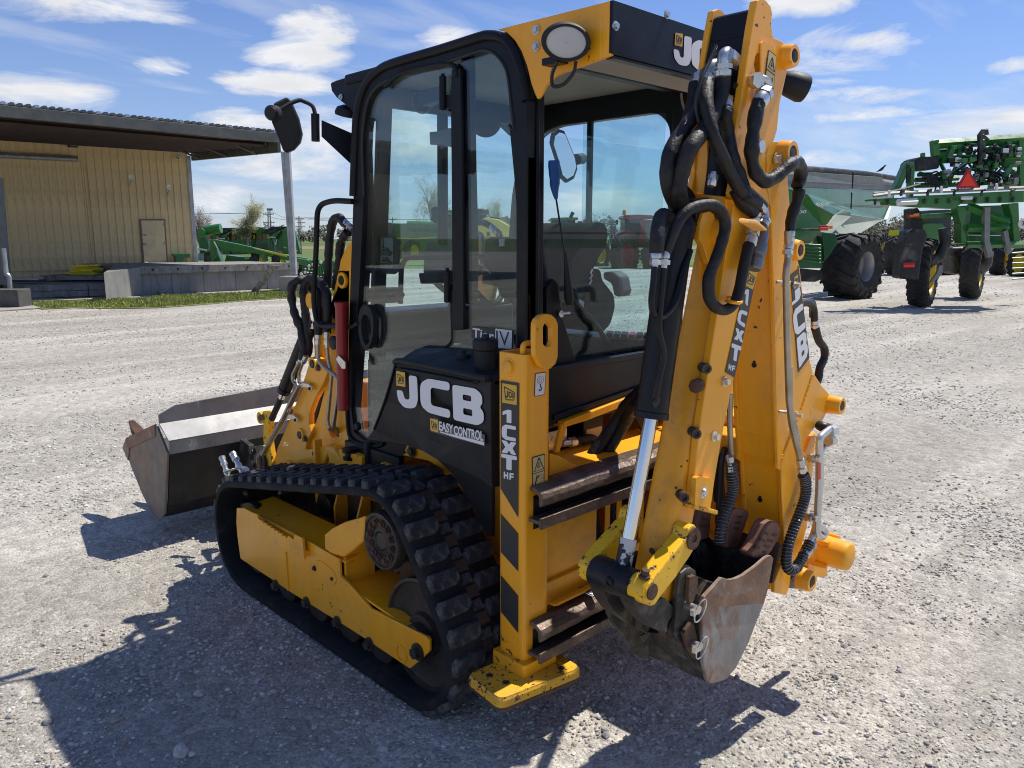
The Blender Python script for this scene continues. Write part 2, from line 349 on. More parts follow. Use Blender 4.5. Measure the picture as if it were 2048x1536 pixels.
def glass(name, tint=(.82, .93, .93), refl=1.0, op=.12, film=None, fmax=.09, base=.035):
    m = bpy.data.materials.new(name); m.use_nodes = True; nt = m.node_tree; N = nt.nodes; L = nt.links; N.clear()
    out = N.new('ShaderNodeOutputMaterial'); t = N.new('ShaderNodeBsdfTransparent'); t.inputs[0].default_value = C4(tint)
    g = N.new('ShaderNodeBsdfGlossy'); g.inputs['Roughness'].default_value = .012; g.inputs[0].default_value = (1, 1, 1, 1)
    lw = N.new('ShaderNodeLayerWeight'); lw.inputs[0].default_value = .5
    pw = N.new('ShaderNodeMath'); pw.operation = 'POWER'; L.new(lw.outputs['Facing'], pw.inputs[0]); pw.inputs[1].default_value = 4.0
    mm = N.new('ShaderNodeMath'); mm.operation = 'MULTIPLY_ADD'; L.new(pw.outputs[0], mm.inputs[0]); mm.inputs[1].default_value = refl*.8; mm.inputs[2].default_value = base+op*.1; mm.use_clamp = True
    x = N.new('ShaderNodeMixShader'); L.new(mm.outputs[0], x.inputs[0]); L.new(t.outputs[0], x.inputs[1]); L.new(g.outputs[0], x.inputs[2])
    d = N.new('ShaderNodeBsdfDiffuse'); d.inputs[0].default_value = (.45, .42, .38, 1) if film is None else C4(film)
    tc = N.new('ShaderNodeTexCoord'); n = N.new('ShaderNodeTexNoise'); n.inputs['Scale'].default_value = 3.5; n.inputs['Detail'].default_value = 6; L.new(tc.outputs['Object'], n.inputs['Vector'])
    r = N.new('ShaderNodeMapRange'); r.inputs['From Min'].default_value = .45; r.inputs['From Max'].default_value = .75; r.inputs['To Max'].default_value = fmax; r.inputs['To Min'].default_value = 0 if film is None else fmax*.8; L.new(n.outputs[0], r.inputs['Value'])
    x2 = N.new('ShaderNodeMixShader'); L.new(r.outputs[0], x2.inputs[0]); L.new(x.outputs[0], x2.inputs[1]); L.new(d.outputs[0], x2.inputs[2])
    L.new(x2.outputs[0], out.inputs[0]); return m
m_glass = glass('cab_glass', (.84, .94, .94)); m_glass2 = glass('clear_cab_glass', (.90, .95, .96), .6, .0, None, .02, .014)
m_lampglass = glass('lamp_glass', (.95, .95, .93), 1.0, .3, (.97, .98, 1.0), .6)  # white film in the lens stands for its reflection of the sky
def at_root(root): return root
# ================================================================== GROUND
def yard_to(u, d, z=0): p = Vector((CAM.x, CAM.y, 0))+RGT*u+HEAD*d; return Vector((p.x, p.y, z))
def gravel_material():
    m = bpy.data.materials.new('gravel_ground'); m.use_nodes = True; nt = m.node_tree; N = nt.nodes; L = nt.links; N.clear()
    out = N.new('ShaderNodeOutputMaterial'); b = N.new('ShaderNodeBsdfPrincipled'); L.new(b.outputs[0], out.inputs[0]); b.inputs['Roughness'].default_value = .9; b.inputs['Specular IOR Level'].default_value = .25
    tc = N.new('ShaderNodeTexCoord'); O = tc.outputs['Object']
    def noi(s, d=5, r=.6, di=0):
        n = N.new('ShaderNodeTexNoise'); n.inputs['Scale'].default_value = s; n.inputs['Detail'].default_value = d; n.inputs['Roughness'].default_value = r; n.inputs['Distortion'].default_value = di; L.new(O, n.inputs['Vector']); return n.outputs[0]
    def vor(s, feat='F1', out='Distance', rnd=1):
        n = N.new('ShaderNodeTexVoronoi'); n.feature = feat; n.inputs['Scale'].default_value = s; n.inputs['Randomness'].default_value = rnd
        mp = N.new('ShaderNodeVectorMath'); mp.operation = 'ADD'; w = N.new('ShaderNodeTexNoise'); w.inputs['Scale'].default_value = s*.7; w.inputs['Detail'].default_value = 2; L.new(O, w.inputs['Vector'])
        sc = N.new('ShaderNodeVectorMath'); sc.operation = 'SCALE'; sc.inputs['Scale'].default_value = .5/s; L.new(w.outputs['Color'], sc.inputs[0]); L.new(O, mp.inputs[0]); L.new(sc.outputs[0], mp.inputs[1]); L.new(mp.outputs[0], n.inputs['Vector'])
        return n.outputs[out]
    def mr(f, a, c, ca=0, cc=1):
        n = N.new('ShaderNodeMapRange'); n.inputs['From Min'].default_value = a; n.inputs['From Max'].default_value = c; n.inputs['To Min'].default_value = ca; n.inputs['To Max'].default_value = cc; L.new(f, n.inputs['Value']); return n.outputs[0]
    def mix(f, a, c, t='MIX'):
        n = N.new('ShaderNodeMixRGB'); n.blend_type = t
        for i, v in ((0, f), (1, a), (2, c)):
            if hasattr(v, 'links'): L.new(v, n.inputs[i])
            elif i == 0: n.inputs[0].default_value = v
            else: n.inputs[i].default_value = C4(v)
        return n.outputs[0]
    def mth(op, a, c):
        n = N.new('ShaderNodeMath'); n.operation = op
        for i, v in enumerate((a, c)):
            if hasattr(v, 'links'): L.new(v, n.inputs[i])
            else: n.inputs[i].default_value = v
        return n.outputs[0]
    big = noi(.22, 6, .6, .9)
    c = mix(mr(big, .35, .68), (.30, .278, .240), (.45, .42, .365))
    c = mix(mr(noi(2.3, 8, .65), .3, .7), c, (.385, .36, .315))
    mpl = N.new('ShaderNodeMapping'); L.new(O, mpl.inputs[0]); mpl.inputs['Rotation'].default_value = (0, 0, .35); mpl.inputs['Scale'].default_value = (.11, 1.05, 1)
    ln = N.new('ShaderNodeTexNoise'); ln.inputs['Scale'].default_value = 1.0; ln.inputs['Detail'].default_value = 5; ln.inputs['Roughness'].default_value = .55; ln.inputs['Distortion'].default_value = .4; L.new(mpl.outputs[0], ln.inputs['Vector'])
    c = mix(mr(ln.outputs[0], .47, .62), c, (.475, .445, .39)); c = mix(.45, c, mr(ln.outputs[0], .3, .5, .72, 1.05), 'MULTIPLY')
    cell = vor(62, 'F1', 'Color'); cs = N.new('ShaderNodeSeparateColor'); L.new(cell, cs.inputs[0])
    tone = mr(cs.outputs[0], 0, 1,   .80, 1.2); c = mix(.85, c, tone, 'MULTIPLY')
    cell2 = vor(170, 'F1', 'Color'); cs2 = N.new('ShaderNodeSeparateColor'); L.new(cell2, cs2.inputs[0]); c = mix(.7, c, mr(cs2.outputs[1], 0, 1, .74, 1.25), 'MULTIPLY')
    cell3 = vor(19, 'F1', 'Color'); cs3 = N.new('ShaderNodeSeparateColor'); L.new(cell3, cs3.inputs[0]); c = mix(.5, c, mr(cs3.outputs[1], 0, 1, .7, 1.3), 'MULTIPLY')
    L.new(c, b.inputs['Base Color'])
    h = mth('ADD', mth('MULTIPLY', vor(62), -.0062), mth('MULTIPLY', vor(170), -.0026))
    h = mth('ADD', h, mth('MULTIPLY', vor(19), -.008)); h = mth('ADD', h, mth('MULTIPLY', noi(9, 8, .7), .014))
    bp = N.new('ShaderNodeBump'); bp.inputs['Strength'].default_value = 1; bp.inputs['Distance'].default_value = 1.0; L.new(h, bp.inputs['Height']); L.new(bp.outputs[0], b.inputs['Normal'])
    return m
m_gravel = gravel_material()
m_field = mat('field_grass', (.075, .125, .022), .9, var=.35, vscale=.12, dust=.5, dustcol=(.22, .2, .07), bump=.6, bscale=4)
mb = MB()
R_ = 2600; n_ = 64
mb.add([(0, 0, 0)]+[(R_*math.cos(2*math.pi*i/n_), R_*math.sin(2*math.pi*i/n_), 0) for i in range(n_)], [(0, i+1, (i+1) % n_+1) for i in range(n_)])
o = obj('field_ground', mb, m_field, kind='structure'); o.location = (0, 0, -.06)
# gravel yard: fine grid close by (it is uneven), coarse beyond
mb = MB()
def hgt(p): return .012*(mnoise.noise(p*.9)+.5*mnoise.noise(p*2.7))
us = [-95, -60, -35, -20, -12]+[-8+.25*i for i in range(57)]+[10, 16, 26, 45, 80, 130]; ds = [-90, -40, -15, -5, -2]+[-1+.25*i for i in range(49)]+[13, 16, 21, 27, 34, 44]
idx = {}
for j, d in enumerate(ds):
    for i, u in enumerate(us):
        p = yard_to(u, d + (1.2*math.sin(u*.35)+.8*math.sin(u*.13) if d == 44 else 0)); k = 1 if -8 < u < 6 and -1 < d < 11 else 0
        p.z = hgt(p)*k; idx[i, j] = len(mb.v); mb.v.append(tuple(p))
for j in range(len(ds)-1):
    for i in range(len(us)-1): mb.face((idx[i, j], idx[i+1, j], idx[i+1, j+1], idx[i, j+1]), True)
obj('gravel_yard_ground', mb, m_gravel, kind='structure')
# loose stones: instanced on points scattered over the near yard
def stone_mat(name, c):
    return mat(name, c, .85, var=.25, vscale=40, bump=.3, bscale=180, dust=.3, dustcol=(.40, .35, .29))
smats = [stone_mat('pale_stone', (.52, .495, .45)), stone_mat('grey_stone', (.25, .245, .24)), stone_mat('white_stone', (.70, .68, .63)), stone_mat('tan_stone', (.39, .325, .25))]
stcol = bpy.data.collections.new('stone_shapes')
def stone_mesh(seed, m):
    rnd = random.Random(seed); bm = bmesh.new(); bmesh.ops.create_icosphere(bm, subdivisions=1, radius=1)
    sx, sy, sz = rnd.uniform(.8, 1.3), rnd.uniform(.6, 1), rnd.uniform(.45, .75)
    for v in bm.verts:
        k = 1+rnd.uniform(-.22, .22); v.co = Vector((v.co.x*sx, v.co.y*sy, v.co.z*sz))*k
    me = bpy.data.meshes.new('stone'); bm.to_mesh(me); bm.free(); me.materials.append(m); return me
for i in range(8):
    so_ = bpy.data.objects.new('stone_shape', stone_mesh(i, smats[[0, 1, 0, 2, 1, 3, 0, 1][i]])); stcol.objects.link(so_)
def scatter_stones():
    rs = np.random.RandomState(5); P = []; S = []
    def ring(n, d0, d1, smin, smax, pw, thr):
        d = np.sqrt(rs.rand(n)*(d1**2-d0**2)+d0**2); a = (rs.rand(n)-.5)*math.radians(96)
        u = d*np.sin(a); dd = d*np.cos(a); s = smin+(smax-smin)*rs.rand(n)**pw
        for i in range(n):
            p = yard_to(u[i], dd[i]); q = mnoise.noise(Vector((p.x*.55, p.y*.55, 3.3)))+.6*mnoise.noise(Vector((p.x*1.9, p.y*1.9, 1.3)))
            if q+rs.rand()*.9 < thr: continue
            p.z = (hgt(p) if dd[i] < 10.6 else 0)+s[i]*.12; P.append(tuple(p)); S.append(s[i])
    ring(60000, .7, 4.2, .0020, .0075, 2.0, .30); ring(26000, .7, 5.5, .005, .0115, 1.8, .36)
    ring(1600, .7, 5.0, .009, .018, 2.4, .45)
    ring(50000, 4.0, 9.0, .004, .012, 2.0, .4); ring(7000, 4.5, 10.0, .010, .020, 2.0, .5)
    ring(40000, 9, 20, .008, .018, 2.2, .4)
    ring(16000, 20, 40, .014, .035, 2.2, .45)
    me = bpy.data.meshes.new('scatter_points'); me.from_pydata(P, [], []); me.attributes.new('size', 'FLOAT', 'POINT').data.foreach_set('value', np.array(S, dtype=np.float32))
    o = bpy.data.objects.new('loose_gravel', me); COL.objects.link(o); o['kind'] = 'stuff'; o['label'] = 'loose pale grey stones scattered over the gravel yard'
    ng = bpy.data.node_groups.new('scatter', 'GeometryNodeTree'); ng.interface.new_socket('Geometry', in_out='INPUT', socket_type='NodeSocketGeometry'); ng.interface.new_socket('Geometry', in_out='OUTPUT', socket_type='NodeSocketGeometry')
    gi = ng.nodes.new('NodeGroupInput'); go = ng.nodes.new('NodeGroupOutput'); ip = ng.nodes.new('GeometryNodeInstanceOnPoints'); ci = ng.nodes.new('GeometryNodeCollectionInfo')
    m2p = ng.nodes.new('GeometryNodeMeshToPoints'); ng.links.new(gi.outputs[0], m2p.inputs[0])
    ci.inputs['Collection'].default_value = stcol; ci.inputs['Separate Children'].default_value = True; ci.inputs['Reset Children'].default_value = True
    ng.links.new(m2p.outputs[0], ip.inputs['Points']); ng.links.new(ci.outputs[0], ip.inputs['Instance']); ip.inputs['Pick Instance'].default_value = True
    rv = ng.nodes.new('FunctionNodeRandomValue'); rv.data_type = 'FLOAT_VECTOR'; rv.inputs[0].default_value = (-.4, -.4, 0); rv.inputs[1].default_value = (.4, .4, 6.28)
    ng.links.new(rv.outputs[0], ip.inputs['Rotation'])
    na = ng.nodes.new('GeometryNodeInputNamedAttribute'); na.data_type = 'FLOAT'; na.inputs[0].default_value = 'size'; ng.links.new(na.outputs[0], ip.inputs['Scale'])
    ng.links.new(ip.outputs[0], go.inputs[0])
    md = o.modifiers.new('scatter', 'NODES'); md.node_group = ng
    return o
scatter_stones()
def big_stone(x, y, wpx, label, m, seed):
    p = at(x, y, Z=.0); D = (p-CAM).dot(FWD); r = wpx/FPX*D/2
    rnd = random.Random(seed); bm = bmesh.new(); bmesh.ops.create_icosphere(bm, subdivisions=2, radius=1)
    for v in bm.verts:
        n = mnoise.noise(v.co*1.3+Vector((seed, 0, 0))); v.co = Vector((v.co.x, v.co.y*.8, v.co.z*.62))*(1+.35*n+rnd.uniform(-.05, .05))*r
    me = bpy.data.meshes.new('stone'); bm.to_mesh(me); bm.free(); me.materials.append(m)
    o = bpy.data.objects.new('stone', me); COL.objects.link(o); o.location = (p.x, p.y, r*.35); o.rotation_euler = (0, 0, seed)
    o['label'] = label; o['category'] = 'stone'; o['group'] = 'larger stones lying on the gravel'
for a in [(362, 1508, 36, 'largest pale angular stone on the shaded gravel at the bottom edge', smats[0], 1), (397, 1391, 22, 'rounded pale stone in the middle of the shaded gravel', smats[0], 2),
          (229, 1444, 22, 'flat tan stone left of the largest stone in the shade', smats[3], 3), (214, 1316, 14, 'small white stone just outside the mirror shaped shadow', smats[2], 4),
          (95, 1447, 22, 'grey stone lying on the edge of the cab shadow', smats[1], 5), (384, 1510, 16, 'small stone touching the right side of the largest pale stone', smats[0], 6),
          (92, 1154, 14, 'dark stone on sunlit gravel at the left edge', smats[1], 7), (1670, 1355, 14, 'dark pebble on the sunlit gravel right of the bucket shadow', smats[1], 8), (178, 1392, 0.1, '', smats[0], 9),
          (1163, 1449, 12, 'round grey pebble in the shadow below the yellow foot pad', smats[1], 10), (1096, 1412, 14, 'grey pebble below the corner of the yellow foot pad', smats[1], 11)]:
    if a[2] > 1: big_stone(*a)
# ================================================================== BACKHOE LOADER
BH = thing('backhoe_loader', 'yellow and black tracked backhoe loader in the foreground, digging arm folded behind its cab', 'backhoe loader', (.8, .4, 0))
def hp(z, pts): return [T1(z, a, b, Y=y) for a, b, y in pts]
def hx(z, pts): return [T1(z, a, b, X=x) for a, b, x in pts]
def hose(name, pts, r, m=None, parent=BH, n=7, seg=12, wob=0.0, label=None):
    P = crom(pts, n); rs = [r*(1+wob*mnoise.noise(p*38)) for p in P] if wob else r
    return obj(name, MB().tube(P, rs, seg), m or m_hose, parent, label)
m_coil = mat('spring_steel', (.20, .20, .20), .35, .7)
def ribhose(name, pts, r, parent=BH, n=14):
    P = crom(pts, n); o = obj(name, MB().tube(P, r, 12), m_hose2, parent)
    # steel spiral guard wound round it
    sp = MB(); Q = crom(pts, 40); u = None; path = []; ph = 0
    L_ = 0
    for i in range(len(Q)-1):
        t = (Q[i+1]-Q[i]); L_ += t.length; t.normalize()
        if u is None: u = t.orthogonal().normalized()
        u = (u-t*u.dot(t)).normalized(); w = t.cross(u); ph = L_/.0105*2*math.pi
        path.append(Q[i]+(u*math.cos(ph)+w*math.sin(ph))*(r+.0018))
    # resample finely enough for the coil
    fine = []
    ph = 0; L_ = 0
    for i in range(len(Q)-1):
        a, b = Q[i], Q[i+1]; t = (b-a); ln = t.length; t = t.normalized(); k = max(1, int(ln/.0014))
        u = (u-t*u.dot(t)).normalized(); w = t.cross(u)
        for j in range(k):
            s_ = L_+ln*j/k; A = s_/.0105*2*math.pi; fine.append(a+(b-a)*(j/k)+(u*math.cos(A)+w*math.sin(A))*(r+.0016))
        L_ += ln
    sp.tube(fine, .0017, 4); obj('spring_guard', sp, m_coil, o); return o
def collar(p, q, r, m=None, name='hose_fitting', parent=BH):
    r = r*.84
    """crimped ferrule and hexagon nut between two points"""
    p = Vector(p); q = Vector(q); d = q-p; mb = MB()
    mb.lathe(p, d, [(0, r*1.05), (d.length*.08, r*1.22), (d.length*.42, r*1.22), (d.length*.46, r*.9), (d.length*.52, r*.9)], 14)
    mb.tube([p+d*.52, p+d*.8], [r*1.32, r*1.32], 6, smooth=False); mb.cyl(p+d*.8, q, r*.75, seg=12)
    return obj(name, mb, m or m_zinc, parent)
# ------------------------------------------------------------------ tracks
def hull2(pts):
    pts = sorted(set(pts)); 
    def half(ps):
        h = []
        for p in ps:
            while len(h) >= 2 and (h[-1][0]-h[-2][0])*(p[1]-h[-2][1])-(h[-1][1]-h[-2][1])*(p[0]-h[-2][0]) <= 0: h.pop()
            h.append(p)
        return h
    a = half(pts); b = half(pts[::-1]); return a[:-1]+b[:-1]
cir = lambda y, z, r: [(round(y+r*math.cos(t*math.pi/36), 5), round(z+r*math.sin(t*math.pi/36), 5)) for t in range(72)]
loop = hull2(cir(-.068, .243, .237)+cir(.125, .503, .240)+cir(1.215, .286, .235)+cir(1.195, .206, .2)+cir(1.23, .235, .215))
def resample(loop, n):
    m = len(loop); seg = [math.dist(loop[i], loop[(i+1) % m]) for i in range(m)]; tot = sum(seg); out = []; i = 0; acc = 0
    for k in range(n):
        t = tot*k/n
        while acc+seg[i] < t: acc += seg[i]; i += 1
        f = (t-acc)/seg[i]; a, b = loop[i], loop[(i+1) % m]; out.append((a[0]+(b[0]-a[0])*f, a[1]+(b[1]-a[1])*f))
    return out, tot
NL = 46; path, TOT = resample(loop, NL*4)
def tn(i):
    a, b = path[(i-1) % len(path)], path[(i+1) % len(path)]; t = Vector((0, b[0]-a[0], b[1]-a[1])).normalized(); return t, Vector((0, t.z, -t.y))
ctr = Vector((0, .6, .3))
def outn(i):
    t, n = tn(i); p = Vector((0, path[i][0], path[i][1])); return t, (n if n.dot(p-ctr) > 0 else -n)
def make_track():
    mb = MB(); rings = []
    for i, (y, z) in enumerate(path):
        t, n = outn(i); p = Vector((0, y, z)); w = .0015*mnoise.noise(Vector((y*9, z*9, 2)))
        prof = [(.004, -.004), (.018, .003), (.30, .003), (.316, -.004), (.32, -.012), (.318, -.028), (.306, -.034), (.014, -.034), (.002, -.028), (0, -.012)]
        rings.append([p+Vector((a, 0, 0))+n*(b+w) for a, b in prof])
    rings.append(rings[0]); mb.loft(rings, caps=False, smooth=True)
    belt = obj('track_belt', mb, m_rub, BH)
    def lugmesh(w, seed):
        q = random.Random(seed); mb = MB(); h = .023
        # block with a cut corner, lower foot and a chamfered top
        L0 = [(-w/2, -.031), (w/2-.02, -.031), (w/2, -.016), (w/2, .031), (-w/2+.012, .031), (-w/2, .018)]
        j = lambda s: q.uniform(-.002, .002)*s
        r0 = [Vector((a, b, -.004)) for a, b in L0]; r1 = [Vector((a*.95, b*.9, h*.75+j(1))) for a, b in L0]; r2 = [Vector((a*.9+j(1), b*.78+j(1), h+j(1))) for a, b in L0]
        mb.loft([r0, r1, r2], smooth=False); me = mesh_of('tread_lug', mb, [m_lug]); return me
    MA = [lugmesh(.128, 1), lugmesh(.124, 2), lugmesh(.130, 3)]; mb = MB().box((0, 0, .008), .036, .034, .022); MC = mesh_of('centre_lug', mb, [m_lug])
    mb = MB().box((0, 0, .0015), .044, .04, .004); MR = mesh_of('metal_insert', mb, [m_rust]); mb = MB().lathe((0, 0, -.03), (0, 0, -1), [(0, .022), (.014, .016), (.026, .012), (.03, .005)], 8); MG = mesh_of('drive_tooth', mb, [m_brass])
    def place(me, x, i, name, flip=False):
        i %= len(path); t, n = outn(i); p = Vector((x, path[i][0], path[i][1])); X = Vector((-1, 0, 0)) if flip else Vector((1, 0, 0))
        M = Matrix((X, n.cross(X), n)).transposed().to_4x4(); M.translation = p
        o = bpy.data.objects.new(name, me); COL.objects.link(o); o.parent = belt; o.matrix_basis = M
    for k in range(NL):
        place(MA[k % 3], .072, 4*k, 'tread_lug'); place(MA[(k+1) % 3], .248, 4*k+2, 'tread_lug', True)
        place(MC, .155, 4*k+1, 'centre_lug'); place(MR, .168, 4*k+3, 'metal_insert'); place(MG, .135, 4*k, 'drive_tooth')
    return belt
belt = make_track(); dup(belt, (1.24, 0, 0), top=True)
# track frame with its sheet metal
X0 = .03
mb = MB()
side = T('G', [(200, 318), (198, 400), (205, 480), (220, 592), (235, 606), (400, 715), (480, 770), (850, 1000), (1150, 1200), (1210, 1150), (1257, 1105), (1257, 1040), (1240, 1025), (935, 870), (820, 740), (768, 690), (762, 600)], X=X0)
side += [V((X0, y, z)) for y, z in ((.60, .405), (.9, .402), (1.18, .400))]
mb.prism(side, (.012, 0, 0)); obj('track_frame_plate', mb, m_yel, BH, bev=.003)
mb = MB()     # box top of the front part, floor of the rear part, inner wall
mb.hexa([V((.043, 1.24, .385)), V((.043, .36, .392)), V((.185, .36, .425)), V((.185, 1.2, .415))], [V((.043, 1.24, .375)), V((.043, .36, .382)), V((.185, .36, .415)), V((.185, 1.2, .405))])
mb.hexa([V((.043, .39, .30)), V((.043, -.12, .262)), V((.27, -.10, .262)), V((.27, .39, .30))], [V((.043, .39, .29)), V((.043, -.12, .252)), V((.27, -.10, .252)), V((.27, .39, .29))])
mb.bx(.185, .197, .40, 1.2, .16, .41); mb.bx(.27, .282, -.05, .40, .16, .30); mb.bx(.05, .185, 1.2, 1.25, .15, .38); mb.bx(.05, .185, .375, .388, .27, .40)
obj('track_frame_box', mb, m_yel, BH, bev=.003)
mb = MB().prism(T('G', [(682, 540), (680, 465), (720, 430), (790, 395), (850, 378), (903, 362), (900, 440), (893, 505), (830, 560), (785, 590), (735, 575)], X=.032), (.12, -.01, 0)); obj('motor_guard', mb, m_yelw, BH, bev=.012, segs=3)
teeth = [(290, 345), (312, 352), (318, 375)]
for i in range(7): a = 330+i*21; teeth += [(a, 385+i*14), (a+12, 388+i*14), (a+16, 404+i*14)]
teeth += [(485, 470), (512, 492), (518, 462), (560, 482), (572, 600), (292, 450)]
mb = MB().prism(T('G', teeth, X=.004), (.010, 0, 0)); obj('step_plate', mb, m_yelw, BH, bev=.0015, segs=1)
mb = MB().prism(T('G', [(292, 400), (292, 440), (570, 590), (570, 560)], X=.006), (.03, 0, 0)); obj('step_bracket', mb, m_yel, BH)
mb = MB().prism(fillet(T('G', [(640, 604), (670, 612), (735, 668), (747, 715), (735, 742), (700, 738), (640, 690)], X=.0265), .02), (.006, 0, 0)); cov = obj('cover_plate', mb, m_yel, BH, bev=.002)
mb = MB().prism(T('G', [(462, 560), (468, 562), (485, 768), (478, 772)], X=.024), (.007, 0, 0)); obj('weld_seam', mb, m_yel, BH)
for (a, b, r) in ((629, 648, .008), (729, 704, .008), (420, 740, .017), (588, 835, .017), (757, 942, .017), (932, 1063, .018), (1198, 1105, .021)):
    obj('frame_bolt', MB().bolt(T1('G', a, b, X=X0), (-1, 0, 0), r, r*1.1), m_brass, BH)
mb = MB().lathe(T1('G', 1105, 1115, X=X0), (-1, 0, 0), [(0, .034), (.004, .034), (.004, .026), (.001, .026)], 20, caps=False); obj('access_ring', mb, m_yel, BH)
for (y, z) in ((.905, .12), (.648, .12), (.414, .12), (.195, .12)):
    mb = MB()
    for x in (.075, .215): mb.lathe((x, y, z), (1, 0, 0), [(0, .05), (.0, .086), (.008, .09), (.025, .09), (.033, .07), (.033, .03)], 28)
    mb.cyl((.07, y, z), (.25, y, z), .03); obj('track_roller', mb, m_brass, BH)
mb = MB()
for x, s in ((.07, 1), (.21, 1)): mb.lathe((x, -.066, .243), (1, 0, 0), [(0, .05), (.0, .075), (.02, .08), (.026, .14), (.012, .185), (.0, .192), (.002, .203), (.04, .203), (.044, .19), (.05, .1)], 44)
mb.cyl((.035, -.066, .243), (.28, -.066, .243), .05)
obj('rear_idler', mb, m_brass, BH)
mb = MB()
for x in (.07, .21): mb.lathe((x, 1.2, .24), (1, 0, 0), [(0, .05), (0, .14), (.004, .165), (.04, .165), (.044, .15), (.05, .1)], 40)
obj('front_idler', mb, m_brass, BH)
# sprocket, final drive hub with twelve bolts
SP = V((.16, .10, .522)); mb = MB()
ringo = []
for k in range(26):
    for (da, rr) in ((-.36, .172), (-.2, .200), (.2, .200), (.36, .172)): a = 2*math.pi*(k+da)/26; ringo.append(SP+V((0, rr*math.cos(a), rr*math.sin(a))))
hole = [SP+V((0, .09*math.cos(2*math.pi*i/24), .09*math.sin(2*math.pi*i/24))) for i in range(24)]
mb.prism(ringo, (.028, 0, 0), [hole]); spk = obj('drive_sprocket', mb, m_rust, BH, bev=.003)
HB = V((.042, .118, .545))
mb = MB().lathe(HB, (1, 0, 0), [(0, .0), (.0, .030), (.004, .032), (-.004, .037), (-.004, .039), (.0, .046), (.0, .090), (-.006, .094), (-.006, .103), (.004, .108), (.03, .110), (.045, .098), (.10, .096), (.115, .115), (.14, .115)], 48)
hub = obj('final_drive_hub', mb, m_brass, BH)
for k in range(12):
    a = 2*math.pi*(k+.3)/12; obj('hub_bolt', MB().bolt(HB+V((-.001, .069*math.cos(a), .069*math.sin(a))), (-1, 0, 0), .0105, .011), m_rust, hub)
# ------------------------------------------------------------------ chassis between the tracks
mb = MB(); mb.bx(.42, 1.14, .3, 1.15, .26, .60); mb.bx(.345, .40, .55, 1.2, .45, .62); mb.bx(.42, 1.14, -.15, .3, .26, .34)
obj('chassis', mb, m_yel, BH, bev=.006)
mb = MB(); mb.bx(.335, .415, .25, 1.42, .17, .50); mb.bx(.30, .335, .35, .42, .2, .5); mb.cyl((.30, .95, .40), (.42, .95, .40), .06); obj('undercarriage_beam', mb, m_grease, BH, bev=.005)
for y_ in (.45, .62, .80): obj('undercarriage_rib', MB().prism([V((.27, y_, .30)), V((.27, y_, .44)), V((.31, y_, .56)), V((.36, y_, .60)), V((.36, y_, .30))], (0, .012, 0)), m_yelw, BH, bev=.002)
mb = MB(); mb.bx(.300, .345, .62, .80, .52, .70); mb.bx(.31, .345, .30, .5, .5, .7); mb.bx(.30, .34, 1.0, 1.02, .4, .7); obj('chassis_gusset', mb, m_yelw, BH, bev=.004)
# ------------------------------------------------------------------ stabiliser posts and side-shift rails
def post(dx):
    mb = MB(); x0, x1, y0, y1 = .161+dx, .275+dx, -.478, -.360; z0, z1 = .255, 1.262; w = .009
    o_ = fillet([V((x0, y0, z0)), V((x1, y0, z0)), V((x1, y1, z0)), V((x0, y1, z0))], .018, 4, True)
    i_ = [V((x0+w, y0+w, z0)), V((x1-w, y0+w, z0)), V((x1-w, y1-w, z0)), V((x0+w, y1-w, z0))]
    mb.prism(o_, (0, 0, z1-z0), [i_], sm=False); p = obj('stabiliser_post', mb, m_yel, BH, bev=.001, segs=1)
    mb = MB(); mb.bx(x0+.014, x1-.014, y0+.014, y1-.014, .2, 1.12); obj('inner_leg', mb, m_yelw, BH, bev=.004)
    mb = MB(); a = fillet([V((x0-.02, y0-.022, .232)), V((x1+.02, y0-.022, .232)), V((x1+.02, y1+.012, .232)), V((x0-.02, y1+.012, .232))], .012, 3, True)
    b = [V((p.x*.985+.015*(x0+x1)/2, p.y*.985+.015*(y0+y1)/2, .278)) for p in a]; mb.loft([a, [p+V((0, 0, .034)) for p in a], b], smooth=False); obj('leg_collar', mb, m_yelw, BH, bev=.002)
    mb = MB(); pd = fillet([V((.028+dx, -.350, .19)), V((.004+dx, -.532, .19)), V((.325+dx, -.585, .19)), V((.345+dx, -.385, .19))], .03, 5, True)
    c = sum(pd, V())/len(pd); mb.loft([[c+(p-c)*.93 for p in pd], [p+V((0, 0, .012)) for p in pd], [p+V((0, 0, .038)) for p in pd], [c+(p-c)*.965+V((0, 0, .048)) for p in pd]], smooth=False)
    f = obj('foot_pad', mb, m_yelc, BH)
    obj('pad_sole', MB().loft([[c+(p-c)*.93+V((0, 0, -.003)) for p in pd], [c+(p-c)*1.004+V((0, 0, .009)) for p in pd], [c+(p-c)*1.004+V((0, 0, .016)) for p in pd]], smooth=False), m_rust, f)
    for (a_, b_) in ((.075, -.41), (.085, -.475), (.27, -.54)): obj('pad_bolt', MB().lathe((a_+dx, b_, .238), (0, 0, 1), [(0, .012), (.0015, .012), (.0018, .006), (.0, .005)], 12), m_rust, f)
    return p
P1 = post(0); post(1.13)
eye = [(345, 470), (343, 300), (345, 200), (360, 160), (395, 128), (440, 114), (485, 122), (520, 155), (540, 200), (540, 330), (538, 480), (520, 540), (480, 578), (435, 588), (395, 565), (370, 520)]
slot = [(413, 370), (412, 230), (425, 200), (445, 190), (468, 205), (490, 235), (490, 355), (478, 385), (450, 395), (425, 388)]
mb = MB().prism(T('L', eye, Y=-.484), (0, -.020, 0), [T('L', slot, Y=-.484)]); eyeo = obj('lifting_eye', mb, m_yel, BH, bev=.003)
mb = MB().tube(crom(T('L', [(280, 470), (282, 400), (305, 372), (340, 368)], Y=-.45), 5), .009, 10); obj('handle_loop', mb, m_yel, BH)
